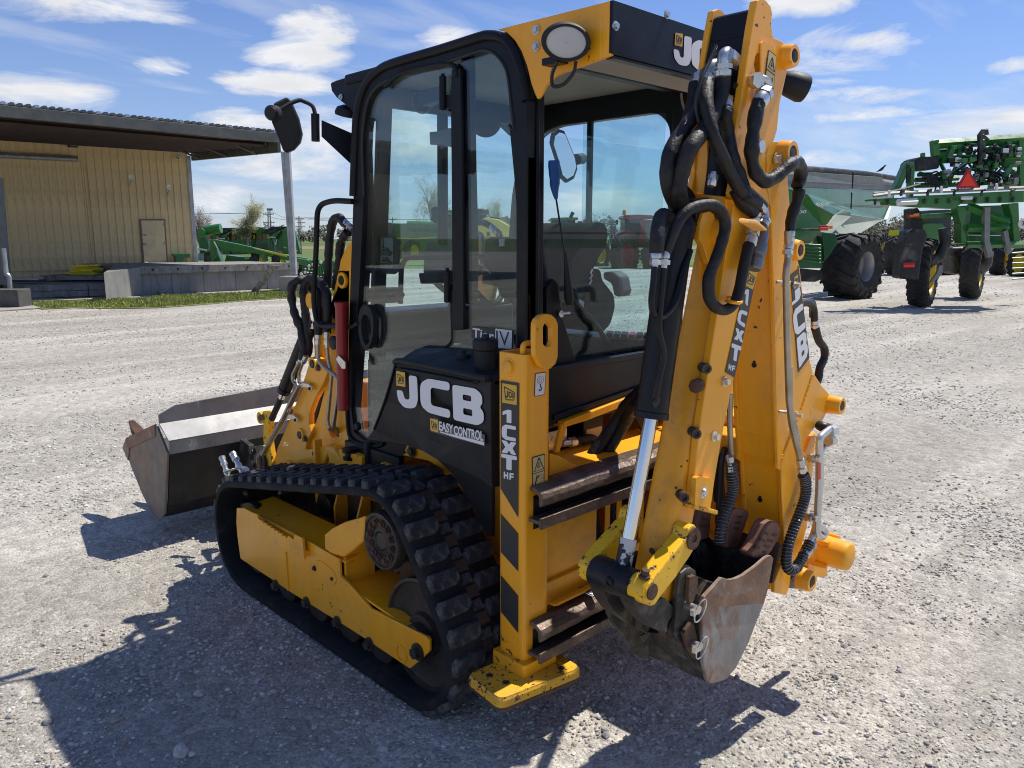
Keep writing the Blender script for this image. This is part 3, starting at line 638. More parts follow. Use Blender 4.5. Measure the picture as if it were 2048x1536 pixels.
mb = MB().lathe(T1('L', 165, 575, X=.1615), (-1, 0, 0), [(0, .030), (.003, .027), (.003, .021), (.011, .020), (.013, .016)], 26); obj('pivot_boss', mb, m_yel, BH)
# rails
def rail_section(xa, xb, prof): return [[V((x, y, z)) for y, z in prof] for x in (xa, xb)]
def rails():
    for (z0, nm) in ((.79, 0), (.345, 1)):
        arc = [(-.495+.033*math.cos(t)*-1, z0+.03+.033*math.sin(t)) for t in [math.pi*k/10 for k in range(11)]]
        n = 70; rg = []
        prof = [(-.524, z0+.008), (-.533, z0+.018), (-.534, z0+.036), (-.526, z0+.050), (-.510, z0+.060), (-.492, z0+.065), (-.44, z0+.064), (-.44, z0+.050), (-.500, z0+.050), (-.514, z0+.040), (-.516, z0+.008)]
        for i in range(n+1):
            x = .185+(1.37-.185)*i/n
            rg.append([V((x, y+.0035*mnoise.noise(V((x*23, z*40, 1+nm))) if y < -.5 else y, z+.003*mnoise.noise(V((x*19, y*30, 5))))) for y, z in prof])
        mb = MB().loft(rg, smooth=False); obj('upper_slide_rail' if nm == 0 else 'lower_slide_rail', mb, m_brown, BH, bev=.002, segs=1)
        mb = MB(); zz = z0-.04; mb.bx(.176, 1.38, -.535, -.525, zz-.020, zz+.016); mb.bx(.176, 1.38, -.525, -.48, zz-.006, zz+.006); obj('rail_lip', mb, m_brown, BH, bev=.002)
        mb = MB(); mb.bx(.2, 1.36, -.478, -.46, z0-.08, z0+.03); obj('rail_back', mb, m_blk, BH)
    mb = MB(); mb.bx(.275, 1.32, -.44, -.25, .838, .850); mb.bx(.275, 1.32, -.46, -.25, .41, .422); mb.bx(.275, 1.32, -.46, -.44, .37, .50); mb.bx(.276, 1.32, -.478, -.44, .836, .849)
    mb.bx(.278, 1.32, -.500, -.478, .433, .441)
    obj('rear_cross_member', mb, m_yelw, BH, bev=.003)
    mb = MB(); mb.prism([V((.276, -.445, .41)), V((.55, -.445, .41)), V((.55, -.445, .76)), V((.276, -.445, .76))], (0, .012, 0)); obj('rear_guard_plate', mb, m_yelw, BH, bev=.002)
    for x in (.60, .665, .80, .95): mb = MB().bx(x, x+.022, -.447, -.44, .43, .77); obj('guard_bar', mb, m_yelw, BH, bev=.001)
rails()
mb = MB().prism(T('P', [(205, 240), (300, 265), (440, 345), (530, 380), (560, 420), (545, 450), (460, 460), (300, 420), (205, 450)], Y=-.42), (0, .012, 0)); obj('rear_gusset', mb, m_yelw, BH, bev=.003)
mb = MB(); q = T('P', [(255, 230), (300, 235), (385, -60), (325, -60)], Y=-.33); mb.prism(q, (0, .012, 0)); obj('rear_strut', mb, m_yel, BH, bev=.002)
mb = MB().prism([V((.30, -.49, .424)), V((.80, -.49, .424)), V((.80, -.33, .424)), V((.30, -.33, .424))], (0, 0, .004)); obj('floor_cover', mb, m_yelw, BH, bev=.001)
# engine bay behind the rails
mb = MB(); mb.bx(.44, .455, -.30, .25, .42, 1.0); mb.bx(.44, 1.2, .1, .12, .42, 1.0); mb.bx(1.19, 1.2, -.3, .12, .42, 1.0); mb.bx(.36, 1.2, -.32, .1, .41, .43); obj('engine_bay', mb, m_yel, BH, bev=.002)
mb = MB(); mb.prism([V((x, -.335, z)) for x, z in ((.50, .96), (.62, .965), (1.2, 1.02), (1.2, 1.05), (.70, 1.0), (.5, .98))], (0, .14, 0)); obj('bay_top_frame', mb, m_yel, BH, bev=.003)
mb = MB(); mb.bx(.70, .82, -.25, -.12, .80, .95); obj('fuse_box', mb, m_blk, BH, bev=.004)
mb = MB(); mb.bx(.715, .805, -.253, -.251, .82, .90); obj('paper_label', mb, m_cream, BH)
mb = MB(); mb.bx(.50, .60, -.26, -.2, .86, .93); mb.cyl((.56, -.27, .88), (.66, -.27, .87), .014); mb.cyl((.60, -.27, .876), (.63, -.27, .873), .021, seg=6, smooth=False); obj('hydraulic_manifold', mb, m_zinc, BH, bev=.003)
hose('bay_hose', [(.64, -.27, .875), (.72, -.28, .87), (.80, -.28, .80), (.86, -.3, .72), (.9, -.25, .6)], .016, m_hose)
hose('boom_hose', hp('L', [(1330, 740, -.54), (1270, 790, -.50), (1180, 880, -.45), (1080, 1020, -.40), (960, 1200, -.37), (830, 1390, -.35)]), .022, m_hose, wob=.15)
hose('boom_hose', hp('L', [(1330, 830, -.55), (1260, 890, -.52), (1200, 960, -.47), (1130, 1080, -.42), (1040, 1240, -.39), (940, 1380, -.36)]), .022, m_hose, wob=.15)
hose('bay_hose', [(.95, -.28, .95), (1.0, -.33, .8), (.92, -.3, .66), (.98, -.2, .5)], .012, m_hose2)
for i in range(5): hose('bay_hose', [(.62+.1*i, -.3, .46), (.66+.09*i, -.36, .54+.02*i), (.7+.08*i, -.3, .66), (.9, -.2, .7-.03*i)], .013, m_hose2)
# ------------------------------------------------------------------ black bodywork: tank with fender, rear panel
def tank():
    pts = [(893, 512, .17), (930, 502, .17), (1150, 548, .168), (1380, 605, .168), (1478, 622, .17), (1479, 900, .17), (1484, 1250, .19), (1484, 1580, .30), (1455, 1570, .30), (1400, 1460, .28), (1340, 1350, .25), (1290, 1262, .225), (1240, 1190, .205), (1150, 1105, .19), (1060, 1050, .20), (960, 1015, .23), (850, 995, .27), (735, 985, .32), (718, 968, .33), (760, 920, .31), (830, 740, .24)]
    out = [T1('E', a, b, X=x) for a, b, x in pts]
    mb = MB(); mid_ = [0, 1, 2, 3, 4, 5, 6, 12, 13, 14]
    tri = tessellate_polygon([[V((0, p.y, p.z)) for p in out]]); n = len(out); inn = [p+V((.018, 0, 0)) for p in out]
    mb.add(out+inn, [tuple(t) for t in tri]+[tuple(i+n for i in reversed(t)) for t in tri]+[(i, (i+1) % n, (i+1) % n+n, i+n) for i in range(n)]); obj('fuel_tank_fender', mb, m_plastic, BH, bev=.004, segs=3)
    A = [T1('E', 900, 530, X=.19), T1('E', 1474, 640, X=.19), V((.19, -.30, .80)), V((.19, -.05, .90)), V((.22, .16, .905))]; A[1].y = -.305
    B = [V((.42, p.y, p.z)) for p in A]; B[0].y = .42; B[4].y = .42
    mb = MB().loft([A, B], smooth=False); obj('fuel_tank', mb, m_plastic, BH, bev=.008, segs=3)
    e = [T1('E', a, b, X=.165) for a, b in ((890, 508), (930, 498), (1150, 540), (1380, 592), (1482, 612))]; e[-1].y = -.31
    i_ = [T1('E', a, b, X=.352) for a, b in ((1020, 424), (1060, 415), (1260, 415), (1400, 430))]+[V((.352, -.31, 1.165))]
    mb = MB(); up_ = V((0, 0, .012))
    for k in range(4): mb.hexa([e[k], e[k+1], i_[k+1], i_[k]], [p-up_ for p in (e[k], e[k+1], i_[k+1], i_[k])])
    obj('tank_shoulder', mb, m_plastic, BH, fixn=False); obj('shoulder_edge', MB().tube(crom(e, 4), .011, 10), m_plastic, BH)
    fe_ = [T1('E', a, b, X=x) for a, b, x in ((893, 520, .168), (830, 740, .236), (765, 915, .305))]; obj('edge_strip', MB().tube(crom(fe_, 4), .006, 8), m_blk, BH)
    rib = T('E', [(900, 545), (1000, 560), (1200, 598), (1330, 625), (1385, 628), (1415, 600), (1450, 622)], X=.163)
    obj('edge_strip', MB().tube(crom(rib, 5), .005, 8), m_blk, BH)
tank()
def cap(z, a, b, zz, r, h, name, collar_):
    p = T1(z, a, b, X=zz); mb = MB()
    if collar_: mb.lathe(p, (0, 0, 1), [(-.03, r*1.05), (.02, r*.95), (.045, r*.93), (.046, r*.8)], 30); p = p+V((0, 0, .046))
    prof = []; mb2 = MB(); n = 28
    rg = []
    for (t, k) in ((0, 1.0), (h*.15, 1.03), (h*.85, 1.03), (h, .93)): rg.append([p+V((r*k*(1+(.03 if i % 2 else 0))*math.cos(2*math.pi*i/n), r*k*(1+(.03 if i % 2 else 0))*math.sin(2*math.pi*i/n), t)) for i in range(n)])
    mb.loft(rg, smooth=False); mb.box(p+V((0, 0, h+.006)), r*1.3, r*.42, .016, (V((.8, .6, 0)), V((-.6, .8, 0)), V((0, 0, 1)))); return obj(name, mb, m_plastic, BH, bev=.002)
cap('E', 1447, 512, .262, .040, .036, 'fuel_filler_cap', True); cap('E', 1310, 486, .275, .024, .018, 'breather_cap', False)
mb = MB(); mb.prism([V((x, -.305, z)) for x, z in ((.50, 1.16), (1.26, 1.16), (1.26, 1.04), (.56, .975), (.46, .965), (.44, 1.0), (.36, 1.02), (.36, 1.16))], (0, .12, 0)); obj('rear_lower_panel', mb, m_blk, BH, bev=.004)
mb = MB().bx(.40, 1.26, -.335, -.306, 1.155, 1.178); obj('rear_sill', mb, m_blk, BH, bev=.004)
mb = MB().prism([V((.47, -.318, .985)), V((1.22, -.318, 1.045)), V((1.22, -.318, 1.065)), V((.47, -.318, 1.005))], (0, .02, 0)); obj('panel_lip', mb, m_blk, BH, bev=.002)
mb = MB().prism([V((.385, y, z)) for y, z in ((-.28, .95), (.45, .76), (.70, .72), (.68, 1.10), (-.28, 1.12))], (.84, 0, 0)); obj('cab_floor_tub', mb, m_blk, BH, bev=.006)
mb = MB(); mb.bx(.33, .365, .40, .80, .655, .735); mb.cyl((.335, .62, .66), (.335, .62, .76), .02); obj('door_sill', mb, m_blk, BH, bev=.006)
mb = MB(); mb.lathe(T1('E', 617, 1100, X=.31), (0, 0, 1), [(0, .032), (.012, .032), (.012, .022), (.032, .022), (.032, .034), (.048, .034)], 20); obj('cab_mount', mb, m_blk, BH)
mb = MB(); mb.prism([V((.29, y, z)) for y, z in ((.66, .60), (.82, .60), (.82, .635), (.66, .635))], (.07, 0, 0)); obj('mount_bracket', mb, m_yel, BH, bev=.003)
obj('cab_mount_bolt', MB().bolt(T1('E', 995, 1052, X=.338), (-1, 0, 0), .016, .012), m_brass, BH)
mb = MB().prism(T('E', [(940, 1075), (965, 1015), (1060, 1040), (1150, 1090), (1230, 1175), (1180, 1160), (1100, 1110)], X=.345), (.02, 0, 0)); obj('inner_arch', mb, m_yel, BH)
# ------------------------------------------------------------------ cab
XC, XR, YR, ZT = .345, 1.255, -.30, 2.243
outer = [('E', 600, 1005), ('E', 590, 850), ('E', 595, 500), ('E', 597, 100)]
side_out = [T1('E', 606, 1010, X=XC), T1('E', 596, 850, X=XC), T1('F', 699, 620, X=XC)]+T('N', [(212, 1500), (235, 900), (247, 760), (280, 610), (340, 470), (430, 375), (560, 305), (1000, 178), (1350, 68), (1440, 52), (1530, 62), (1600, 105), (1665, 200), (1712, 320), (1745, 440), (1780, 640)], X=XC)
side_out += [V((XC, YR, 1.85)), V((XC, YR, 1.12)), V((XC, .02, 1.12)), V((XC, .02, .98)), V((XC, .40, .74)), V((XC, .50, .72))]
glass_in = [T1('E', 700, 985, X=XC), T1('E', 640, 935, X=XC), T1('E', 622, 800, X=XC), T1('F', 716, 620, X=XC), T1('N', 305, 1500, X=XC)]+T('N', [(288, 1100), (295, 900), (312, 760), (350, 620), (430, 510), (560, 440), (700, 380), (1060, 290), (1100, 275), (1350, 190), (1420, 185), (1500, 225), (1570, 310), (1610, 430), (1640, 700), (1660, 900)], X=XC)
gl_rear = T('A', [(150, 640), (175, 900), (205, 1300), (232, 1536)], X=XC)
glass_in += gl_rear+[T1('E', 1690, 420, X=XC), T1('E', 1270, 430, X=XC), T1('E', 1040, 432, X=XC), T1('E', 900, 520, X=XC), T1('E', 770, 900, X=XC), T1('E', 810, 1010, X=XC)]
def cabside(pts, x): return [V((x, p.y, p.z)) for p in pts]
mb = MB().prism(side_out, (.05, 0, 0), [glass_in]); obj('cab_side_frame', mb, m_frame, BH, bev=.008, segs=3)
mb = MB(); ed = side_out[3:19]; mb.tube(crom(ed, 3), .017, 10); obj('roof_gutter', mb, m_frame, BH)
seal = glass_in[4:22]; obj('door_seal', MB().tube(crom(seal, 2), .0055, 8), m_hose2, BH)
# door: pane with sash that follows the opening, split by the middle post
dg = [V((XC+.012, p.y, p.z)) for p in glass_in]; c_ = sum(dg, V())/len(dg); mb = MB().prism([c_+(p-c_)*1.012 for p in dg], (.006, 0, 0)); DO = obj('door_pane', mb, m_glass, BH, fixn=True)
edge = T('E', [(597, 130), (592, 600), (600, 900), (625, 975), (690, 1010), (780, 1022), (822, 1005)], X=XC-.004)
obj('door_edge_seal', MB().tube(crom(edge, 5), .0075, 8), m_frame, BH)
# rear corner post, seen from behind
def vpost(x0, x1, y0, y1, z0, z1, name, m=m_frame, bev=.008): return obj(name, MB().bx(x0, x1, y0, y1, z0, z1), m, BH, bev=bev, segs=3)
vpost(XC+.001, .43, YR, YR+.05, 1.1, 2.19, 'rear_corner_post'); vpost(XR-.06, XR, YR, YR+.05, 1.1, 2.19, 'rear_corner_post')
obj('post_trim', MB().tube([(.392, YR-.004, 1.16), (.392, YR-.004, 2.15)], .006, 8), m_frame, BH)

def path_px(z, pts, x): return [T1(z, a, b, X=x) for a, b in pts]
# far side of the cab with its sliding window
def farside():
    X_ = XR-.04
    o_ = [V((X_, y, z)) for y, z in ((YR+.01, 1.10), (YR+.01, 2.17), (-.12, 2.2), (.46, 2.2), (.60, 2.05), (.66, 1.8), (.74, 1.10))]
    i_ = [V((X_, y, z)) for y, z in ((YR+.07, 1.17), (YR+.07, 2.03), (-.17, 2.09), (.38, 2.09), (.50, 2.05), (.56, 1.92), (.60, 1.7), (.66, 1.17))]
    mb = MB().prism(o_, (.04, 0, 0), [fillet(i_, .05, 4, True)]); obj('far_side_frame', mb, m_frame, BH, bev=.006)
    mb = MB().prism(i_, (.004, 0, 0)); obj('far_side_pane', mb, m_glass2, BH)
    mb = MB().bx(X_-.012, X_+.002, .16, .185, 1.17, 2.09); obj('window_mullion', mb, m_blk, BH)
    mb = MB().bx(X_-.020, X_-.016, YR+.08, .20, 1.18, 2.08); obj('sliding_pane', mb, m_glass, BH)
farside()
def wsy(z): return .66-(z-1.1)*.11
def wsq(x0, x1, z0, z1, off=0): return [V((x, wsy(z)-off, z)) for x, z in ((x0, z0), (x1, z0), (x1, z1), (x0, z1))]
mb = MB().prism(wsq(XC+.03, XR-.03, 1.1, 2.18, .03), (0, .03, 0), [wsq(XC+.09, XR-.09, 1.15, 2.1, .03)]); obj('windscreen_frame', mb, m_frame, BH, bev=.006)
mb = MB().prism(wsq(XC+.08, XR-.08, 1.14, 2.11, .015), (0, .005, 0)); obj('windscreen', mb, m_glass2, BH)
# rear window
rw = [V((x, YR+.022, z)) for x, z in ((.44, 1.18), (XR-.07, 1.18), (XR-.07, 1.93), (.44, 1.93))]
mb = MB().prism(rw, (0, .005, 0)); obj('rear_window', mb, m_glass2, BH)
mb = MB(); mb.bx(.43, XR-.05, YR, YR+.05, 2.145, 2.19); obj('rear_header', mb, m_frame, BH, bev=.008)
mb = MB().prism([V((x, YR-.002, z)) for x, z in ((.44, 1.17), (.44, 1.44), (.47, 1.47), (.50, 1.45), (.52, 1.34), (.60, 1.17))], (0, .02, 0)); lowq = obj('rear_corner_panel', mb, m_frame, BH, bev=.004)
obj('rear_catch', MB().cyl(T1('L', 600, 118, Y=YR-.004), T1('L', 685, 108, Y=YR-.03), .006).lathe(T1('L', 600, 118, Y=YR-.006), (0, -1, 0), [(0, .012), (.006, .012)], 12), m_zinc, BH)
obj('window_arm', MB().tube(crom(hp('J', [(170, 1180, -.27), (260, 1270, -.24), (330, 1350, -.22), (360, 1400, -.2), (420, 1480, -.2)]), 6), .010, 8), m_frame, BH)
# wiper-like aerial with its blue taped tip
obj('aerial_base', MB().lathe(T1('J', 165, 1185, Y=-.33), (T1('J', 150, 1000, Y=-.33)-T1('J', 165, 1185, Y=-.33)), [(-.02, .012), (0, .016), (.04, .014), (.10, .009), (.16, .005)], 12), m_plastic, BH)
obj('aerial_rod', MB().cyl(T1('J', 150, 1000, Y=-.33), T1('J', 92, 620, Y=-.33), .0035, .003, 8), m_blk, BH)
bt = [T1('J', 92, 620, Y=-.33), T1('J', 84, 560, Y=-.33), T1('J', 84, 500, Y=-.33), T1('J', 80, 440, Y=-.33), T1('J', 80, 402, Y=-.33)]
obj('blue_tape_tip', MB().tube(crom(bt, 4), [.005, .007, .009, .011, .013, .015, .0165, .016, .017, .018, .0185, .018, .0185, .019, .0185, .018, .018], 8), m_blue, BH)
# roof
mb = MB(); R0 = [V((XC+.01, -.30, 2.19)), V((XC+.01, .5, 2.19)), V((XC+.01, .72, 2.15)), V((XR-.01, .72, 2.15)), V((XR-.01, .5, 2.19)), V((XR-.01, -.30, 2.19))]
mb.prism([V((XC+.012, -.32, 2.20)), V((XC+.012, .74, 2.20)), V((XR-.012, .74, 2.20)), V((XR-.012, -.32, 2.20))], (0, 0, .042)); obj('roof_panel', mb, m_frame, BH, bev=.012)
mb = MB().prism([V((XC+.05, -.28, 2.185)), V((XC+.05, .7, 2.185)), V((XR-.05, .7, 2.185)), V((XR-.05, -.28, 2.185))], (0, 0, .012)); obj('headliner', mb, m_liner, BH)
# front canopy cheek with its lamps
ck = T('N', [(5, 490), (12, 475), (60, 455), (560, 300), (470, 420), (330, 600), (270, 780), (240, 780), (170, 700), (60, 610), (15, 550)], X=XC+.02)
mb = MB().prism(ck, (.014, 0, 0)); obj('front_roof_cheek', mb, m_frame, BH, bev=.004); mb = MB().prism([p+V((.84, 0, 0)) for p in ck], (.014, 0, 0)); obj('front_roof_cheek', mb, m_frame, BH, bev=.004)
fr = ck[0]; mb = MB().hexa([V((XC+.022, .40, 2.236)), V((XR-.03, .40, 2.236)), V((XR-.03, fr.y-.01, fr.z-.005)), V((XC+.03, fr.y-.01, fr.z-.005))], [V((XC+.03, .45, 2.2)), V((XR-.03, .45, 2.2)), V((XR-.03, fr.y-.01, fr.z-.03)), V((XC+.03, fr.y-.01, fr.z-.03))]); obj('front_roof_visor', mb, m_frame, BH)
def lamp_front(x):
    p = T1('N', 120, 745, X=XC+.05); p.x = x; mb = MB().lathe(p, (0, .3, -1), [(-.03, .02), (-.018, .045), (.0, .052), (.012, .05), (.016, .03)], 20); o = obj('front_lamp', mb, m_plastic, BH)
lamp_front(XC+.07); lamp_front(XC+.2)
obj('cheek_bolt', MB().bolt(T1('N', 102, 605, X=XC+.018), (-1, 0, 0), .008, .008), m_zinc, BH)
# rear visor: yellow cheek, black rear panel
vis = T('A', [(75, 148), (130, 162), (175, 205), (210, 260), (240, 340), (262, 430), (280, 480), (293, 508), (310, 490), (335, 440), (380, 395), (430, 370), (520, 340), (640, 295), (672, 283), (690, 0)], X=XC)
vis[-1] = T1('F', 1225, 0, X=XC); vis[0] = T1('F', 993, 59, X=XC)
mb = MB().prism(vis, (.012, 0, 0)); VC = obj('rear_visor_cheek', mb, m_yel, BH, bev=.003)
mb = MB().prism([p+V((XR-XC-.012, 0, 0)) for p in vis], (.012, 0, 0)); obj('rear_visor_cheek', mb, m_yel, BH, bev=.003)
YV = -.63
mb = MB(); mb.prism([V((x, YV, z)) for x, z in ((XC, 2.103), (XR, 2.103), (XR, 2.243), (XC, 2.243))], (0, .012, 0)); mb.bx(XC+.013, XR-.013, YV+.012, -.3, 2.232, 2.242); mb.bx(XC+.012, XR-.012, YV+.001, YV+.03, 2.094, 2.102)
VP_ = obj('rear_visor_panel', mb, m_blk, BH, bev=.003)
mb = MB(); mb.bx(XC+.013, XR-.013, YV+.014, -.46, 2.10, 2.118); obj('visor_lining', mb, m_liner, BH); mb = MB().bx(XC+.03, XR-.03, YV+.005, YV+.025, 2.094, 2.100); obj('visor_edge', mb, m_blk, BH)
for a, b in ((955, 75), (693, 133)): obj('visor_bolt', MB().bolt(T1('A', a, b, Y=YV), (0, -1, 0), .009, .008), m_zinc, BH)
# oval work lamp on the cheek, a second at the far end
def worklamp(c, nrm, up, sx, sy, lit=True):
    nrm = V(nrm).normalized(); up = V(up); up = (up-nrm*up.dot(nrm)).normalized(); rt = up.cross(nrm)
    def ring(k, t, n=40): return [c+rt*(sx*k*math.cos(2*math.pi*i/n))+up*(sy*k*math.sin(2*math.pi*i/n))+nrm*t for i in range(n)]
    mb = MB().loft([ring(.35, -.085), ring(.7, -.07), ring(.95, -.035), ring(1.02, -.01), ring(1.02, .006), ring(.97, .012), ring(.84, .012), ring(.8, .004)], caps=True)
    o = obj('work_lamp', mb, m_plastic, BH)
    mb = MB().loft([ring(.02, -.035), ring(.3, -.033), ring(.55, -.022), ring(.78, -.004)], caps=False); obj('reflector', mb, mat('lamp_reflector', (.80, .81, .82), .3, .25, var=.02), o)  # bowl whitened where chrome would mirror the sky
    mb = MB().loft([ring(.80, .004), ring(.82, .0075), ring(.60, .0105), ring(.3, .012), ring(.02, .0125)], caps=False); obj('lens', mb, m_lampglass, o)
    mb = MB().lathe(c-nrm*.03, nrm, [(0, .03), (.01, .03), (.02, .022), (.022, .01)], 20); obj('bulb_cover', mb, m_white, o)
    mb = MB()
    for k in range(-9, 10):
        w = math.sqrt(max(0, 1-(k/9.8)**2))*.76; mb.box(c+up*(sy*.78*k/9.5)+nrm*.002, sx*w*2, .0007, .0015, (rt, up, nrm))
    for k in range(-12, 13):
        w = math.sqrt(max(0, 1-(k/12.8)**2))*.76; mb.box(c+rt*(sx*.78*k/12.5)+nrm*.002, .0007, sy*w*2, .0015, (rt, up, nrm))
    obj('lens_rib', mb, m_grey, o, kind='stuff')
    return o
LC = T1('A', 440, 215, X=XC-.07); nrm_ = (CAM-LC).normalized(); nrm_ = (nrm_+V((-.1, -.25, -.28))).normalized()
worklamp(LC, nrm_, (0.12, 0, 1), .068, .050)
mb = MB(); mb.bx(XC-.04, XC+.002, -.47, -.40, 2.10, 2.12); mb.tube([LC+V((.04, 0, 0)), V((XC+.01, -.42, 2.13))], .016, 8); obj('lamp_bracket', mb, m_blk, BH, bev=.003)
for a, b in ((292, 155), (292, 240)): obj('cheek_bolt', MB().bolt(T1('A', a, b, X=XC), (-1, 0, 0), .010, .012), m_zinc, BH)
hose('lamp_cable', [T1('A', 400, 310, X=XC-.06), T1('A', 370, 380, X=XC-.04), T1('A', 375, 440, X=XC-.02), T1('A', 430, 430, X=XC-.01), T1('A', 480, 370, X=XC), T1('A', 492, 315, X=XC+.0)], .0055, m_hose2)
pc = at(1592, 172, Y=-.70); mb = MB().lathe(pc, (.75, -.6, -.3), [(-.075, .015), (-.065, .03), (-.03, .044), (.02, .05), (.035, .046)], 24); obj('work_lamp', mb, m_plastic, BH)
# mirrors
def mirror():
    pl = [T1('D', a, b, Y=.93) for a, b in ((120, 372), (188, 340), (212, 365), (250, 450), (268, 530), (258, 575), (225, 612), (185, 630), (168, 615), (140, 540), (110, 470))]
    mb = MB().prism(pl, (.02, .028, 0)); obj('mirror_shell', mb, m_plastic, BH, bev=.008, segs=3)
    obj('mirror_knob', MB().lathe(T1('D', 118, 425, Y=.90), (-.7, -.5, -.1), [(-.04, .018), (-.02, .030), (.015, .03), (.025, .022)], 16), m_plastic, BH)
    obj('mirror_arm', MB().tube(crom([T1('D', 125, 425, Y=.91), T1('D', 200, 380, Y=.905), T1('D', 250, 360, Y=.90), T1('D', 275, 365, Y=.895), T1('D', 320, 390, Y=.88), T1('D', 335, 440, Y=.87)], 6), .0085, 10), m_plastic, BH)
    obj('mirror_pivot', MB().cyl(T1('D', 334, 430, Y=.87), T1('D', 336, 570, Y=.87), .017, seg=14), m_plastic, BH)
    q = [T1('D', 350, 462, Y=.86), T1('D', 385, 460, Y=.86)]; t = T('D', [(365, 460), (548, 540), (540, 712), (365, 545)], Y=.84)
    t[1] = T1('D', 560, 545, Y=.78); t[2] = T1('D', 552, 720, Y=.78)
    mb = MB().hexa(t, [p+V((.012, .012, 0)) for p in t]); obj('mirror_bracket', mb, m_frame, BH, bev=.003)
mirror()
def mirror2():
    pl = [T1('J', a, b, Y=.86) for a, b in ((66, 300), (75, 245), (105, 220), (140, 232), (165, 290), (205, 390), (215, 450), (195, 505), (155, 528), (125, 500), (105, 420))]
    mb = MB().prism(pl, (.0, .02, 0)); o = obj('mirror_shell', mb, m_plastic, BH, bev=.005)
    c = sum(pl, V())/len(pl); mb = MB().prism([c+(p-c)*.86+V((0, -.002, 0)) for p in pl], (0, .001, 0)); obj('mirror_glass', mb, mat('mirror_silver', (.8, .8, .8), .03, 1.0, var=0), o)
    obj('mirror_knob', MB().cyl(T1('J', 205, 395, Y=.89), T1('J', 240, 390, Y=.93), .03, seg=14), m_plastic, BH)
mirror2()
pm = T1('N', 1400, 820, X=.75); mb = MB().lathe(pm, (-.5, -.8, 0), [(0, .0), (.0, .062), (.01, .066), (.03, .05), (.035, .01)], 24); obj('interior_mirror', mb, m_plastic, BH)
obj('interior_mirror_arm', MB().tube([T1('N', 1265, 660, X=.75), T1('N', 1370, 720, X=.75)], .005, 8), m_blk, BH)
# grab rail outside the door
gr = [T1('D', 525, 878, X=.33), T1('D', 420, 872, X=.31), T1('D', 345, 900, X=.30), T1('D', 340, 1100, X=.30), T1('D', 325, 1400, X=.30), T1('D', 345, 1515, X=.30), T1('D', 490, 1515, X=.32)]
obj('grab_rail', MB().tube(fillet(gr, .06, 6), .0115, 12), m_frame, BH)
# door furniture
ring_o = T('E', [(663, 240), (672, 180), (700, 148), (735, 165), (757, 230), (757, 330), (740, 400), (715, 430), (685, 405), (665, 330)], X=XC-.022); ring_i = T('E', [(683, 250), (695, 215), (715, 215), (738, 250), (742, 320), (728, 385), (712, 400), (694, 370), (683, 310)], X=XC-.022)
mb = MB().prism(fillet(ring_o, .012, 2, True), (.028, 0, 0), [ring_i]); dh = obj('door_handle', mb, m_plastic, BH, bev=.004)
obj('handle_bar', MB().tube([T1('E', 590, 285, X=.335), T1('E', 625, 290, X=.328), T1('E', 668, 262, X=.325)], .009, 8), m_plastic, BH)
obj('door_knob', MB().lathe(T1('E', 670, 897, X=XC), (-1, 0, 0), [(0, .018), (.012, .018), (.018, .014)], 16), m_plastic, BH)
# middle post of the door opening and its hinges
mp = T('N', [(1120, 250), (1190, 225), (1190, 760), (1260, 1100), (1275, 1536), (1095, 1536), (1090, 800)], X=XC+.02)
mid = [T1('D', 1060, 170, X=XC+.02), T1('D', 1120, 135, X=XC+.02), T1('D', 1128, 700, X=XC+.02), T1('D', 1140, 1130, X=XC+.02), T1('D', 1135, 1390, X=XC+.02), T1('D', 1092, 1400, X=XC+.02), T1('D', 1060, 700, X=XC+.02)]
mb = MB().prism(mid, (.03, 0, 0)); obj('door_post', mb, m_frame, BH, bev=.006)
mid = T('D', [(1030, 200), (1076, 195), (1085, 700), (1090, 1130), (1092, 1400), (1092, 1536), (1035, 1536), (1030, 700), (1026, 400)], X=XC-.003)
mb = MB().prism(mid, (.013, 0, 0)); obj('door_post', mb, m_frame, BH, bev=.004)
tops = T('D', [(690, 290), (760, 230), (830, 205), (930, 185), (1000, 175), (1050, 190), (1060, 240)], X=XC-.001); obj('door_seal', MB().tube(crom(tops, 5), .009, 8), m_frame, BH)
sw = [T1('E', 1240, 20, X=XC+.018), T1('E', 1250, 380, X=XC+.018), T1('E', 1210, 415, X=XC+.018), T1('E', 1100, 408, X=XC+.018), T1('E', 1060, 425, X=XC+.018)]
obj('door_seal', MB().tube(fillet(sw, .03, 4), .009, 8), m_frame, BH)
for (a, y0, y1) in ((987, 235, 410), (1010, 1230, 1395)):
    mb = MB().cyl(T1('D', a, y0, X=XC-.004), T1('D', a, y1, X=XC-.004), .0125, seg=12); mb.cyl(T1('D', a, y0-12, X=XC-.004), T1('D', a, y0, X=XC-.004), .007, seg=8)
    q = T('D', [(a, y0+95, ), (1040, y0+100), (1040, y1), (a, y1-20)], X=XC); mb.prism(q, (.014, 0, 0)); obj('door_hinge', mb, m_frame, BH, bev=.003)
mb = MB().prism(T('D', [(850, 320), (870, 308), (970, 285), (975, 350), (880, 385), (858, 365)], X=.40), (.03, 0, 0)); obj('wiper_motor', mb, m_blk, BH, bev=.006)
mb = MB().prism(T('D', [(880, 375), (975, 345), (975, 362), (890, 388)], X=.41), (.03, 0, 0)); obj('motor_cover', mb, m_grey, BH)
hose('wiring_loop', [T1('D', 850, 320, X=.40), T1('D', 830, 360, X=.39), T1('D', 850, 415, X=.39), T1('D', 900, 425, X=.39), T1('D', 935, 390, X=.40)], .0022, m_grey, seg=6)
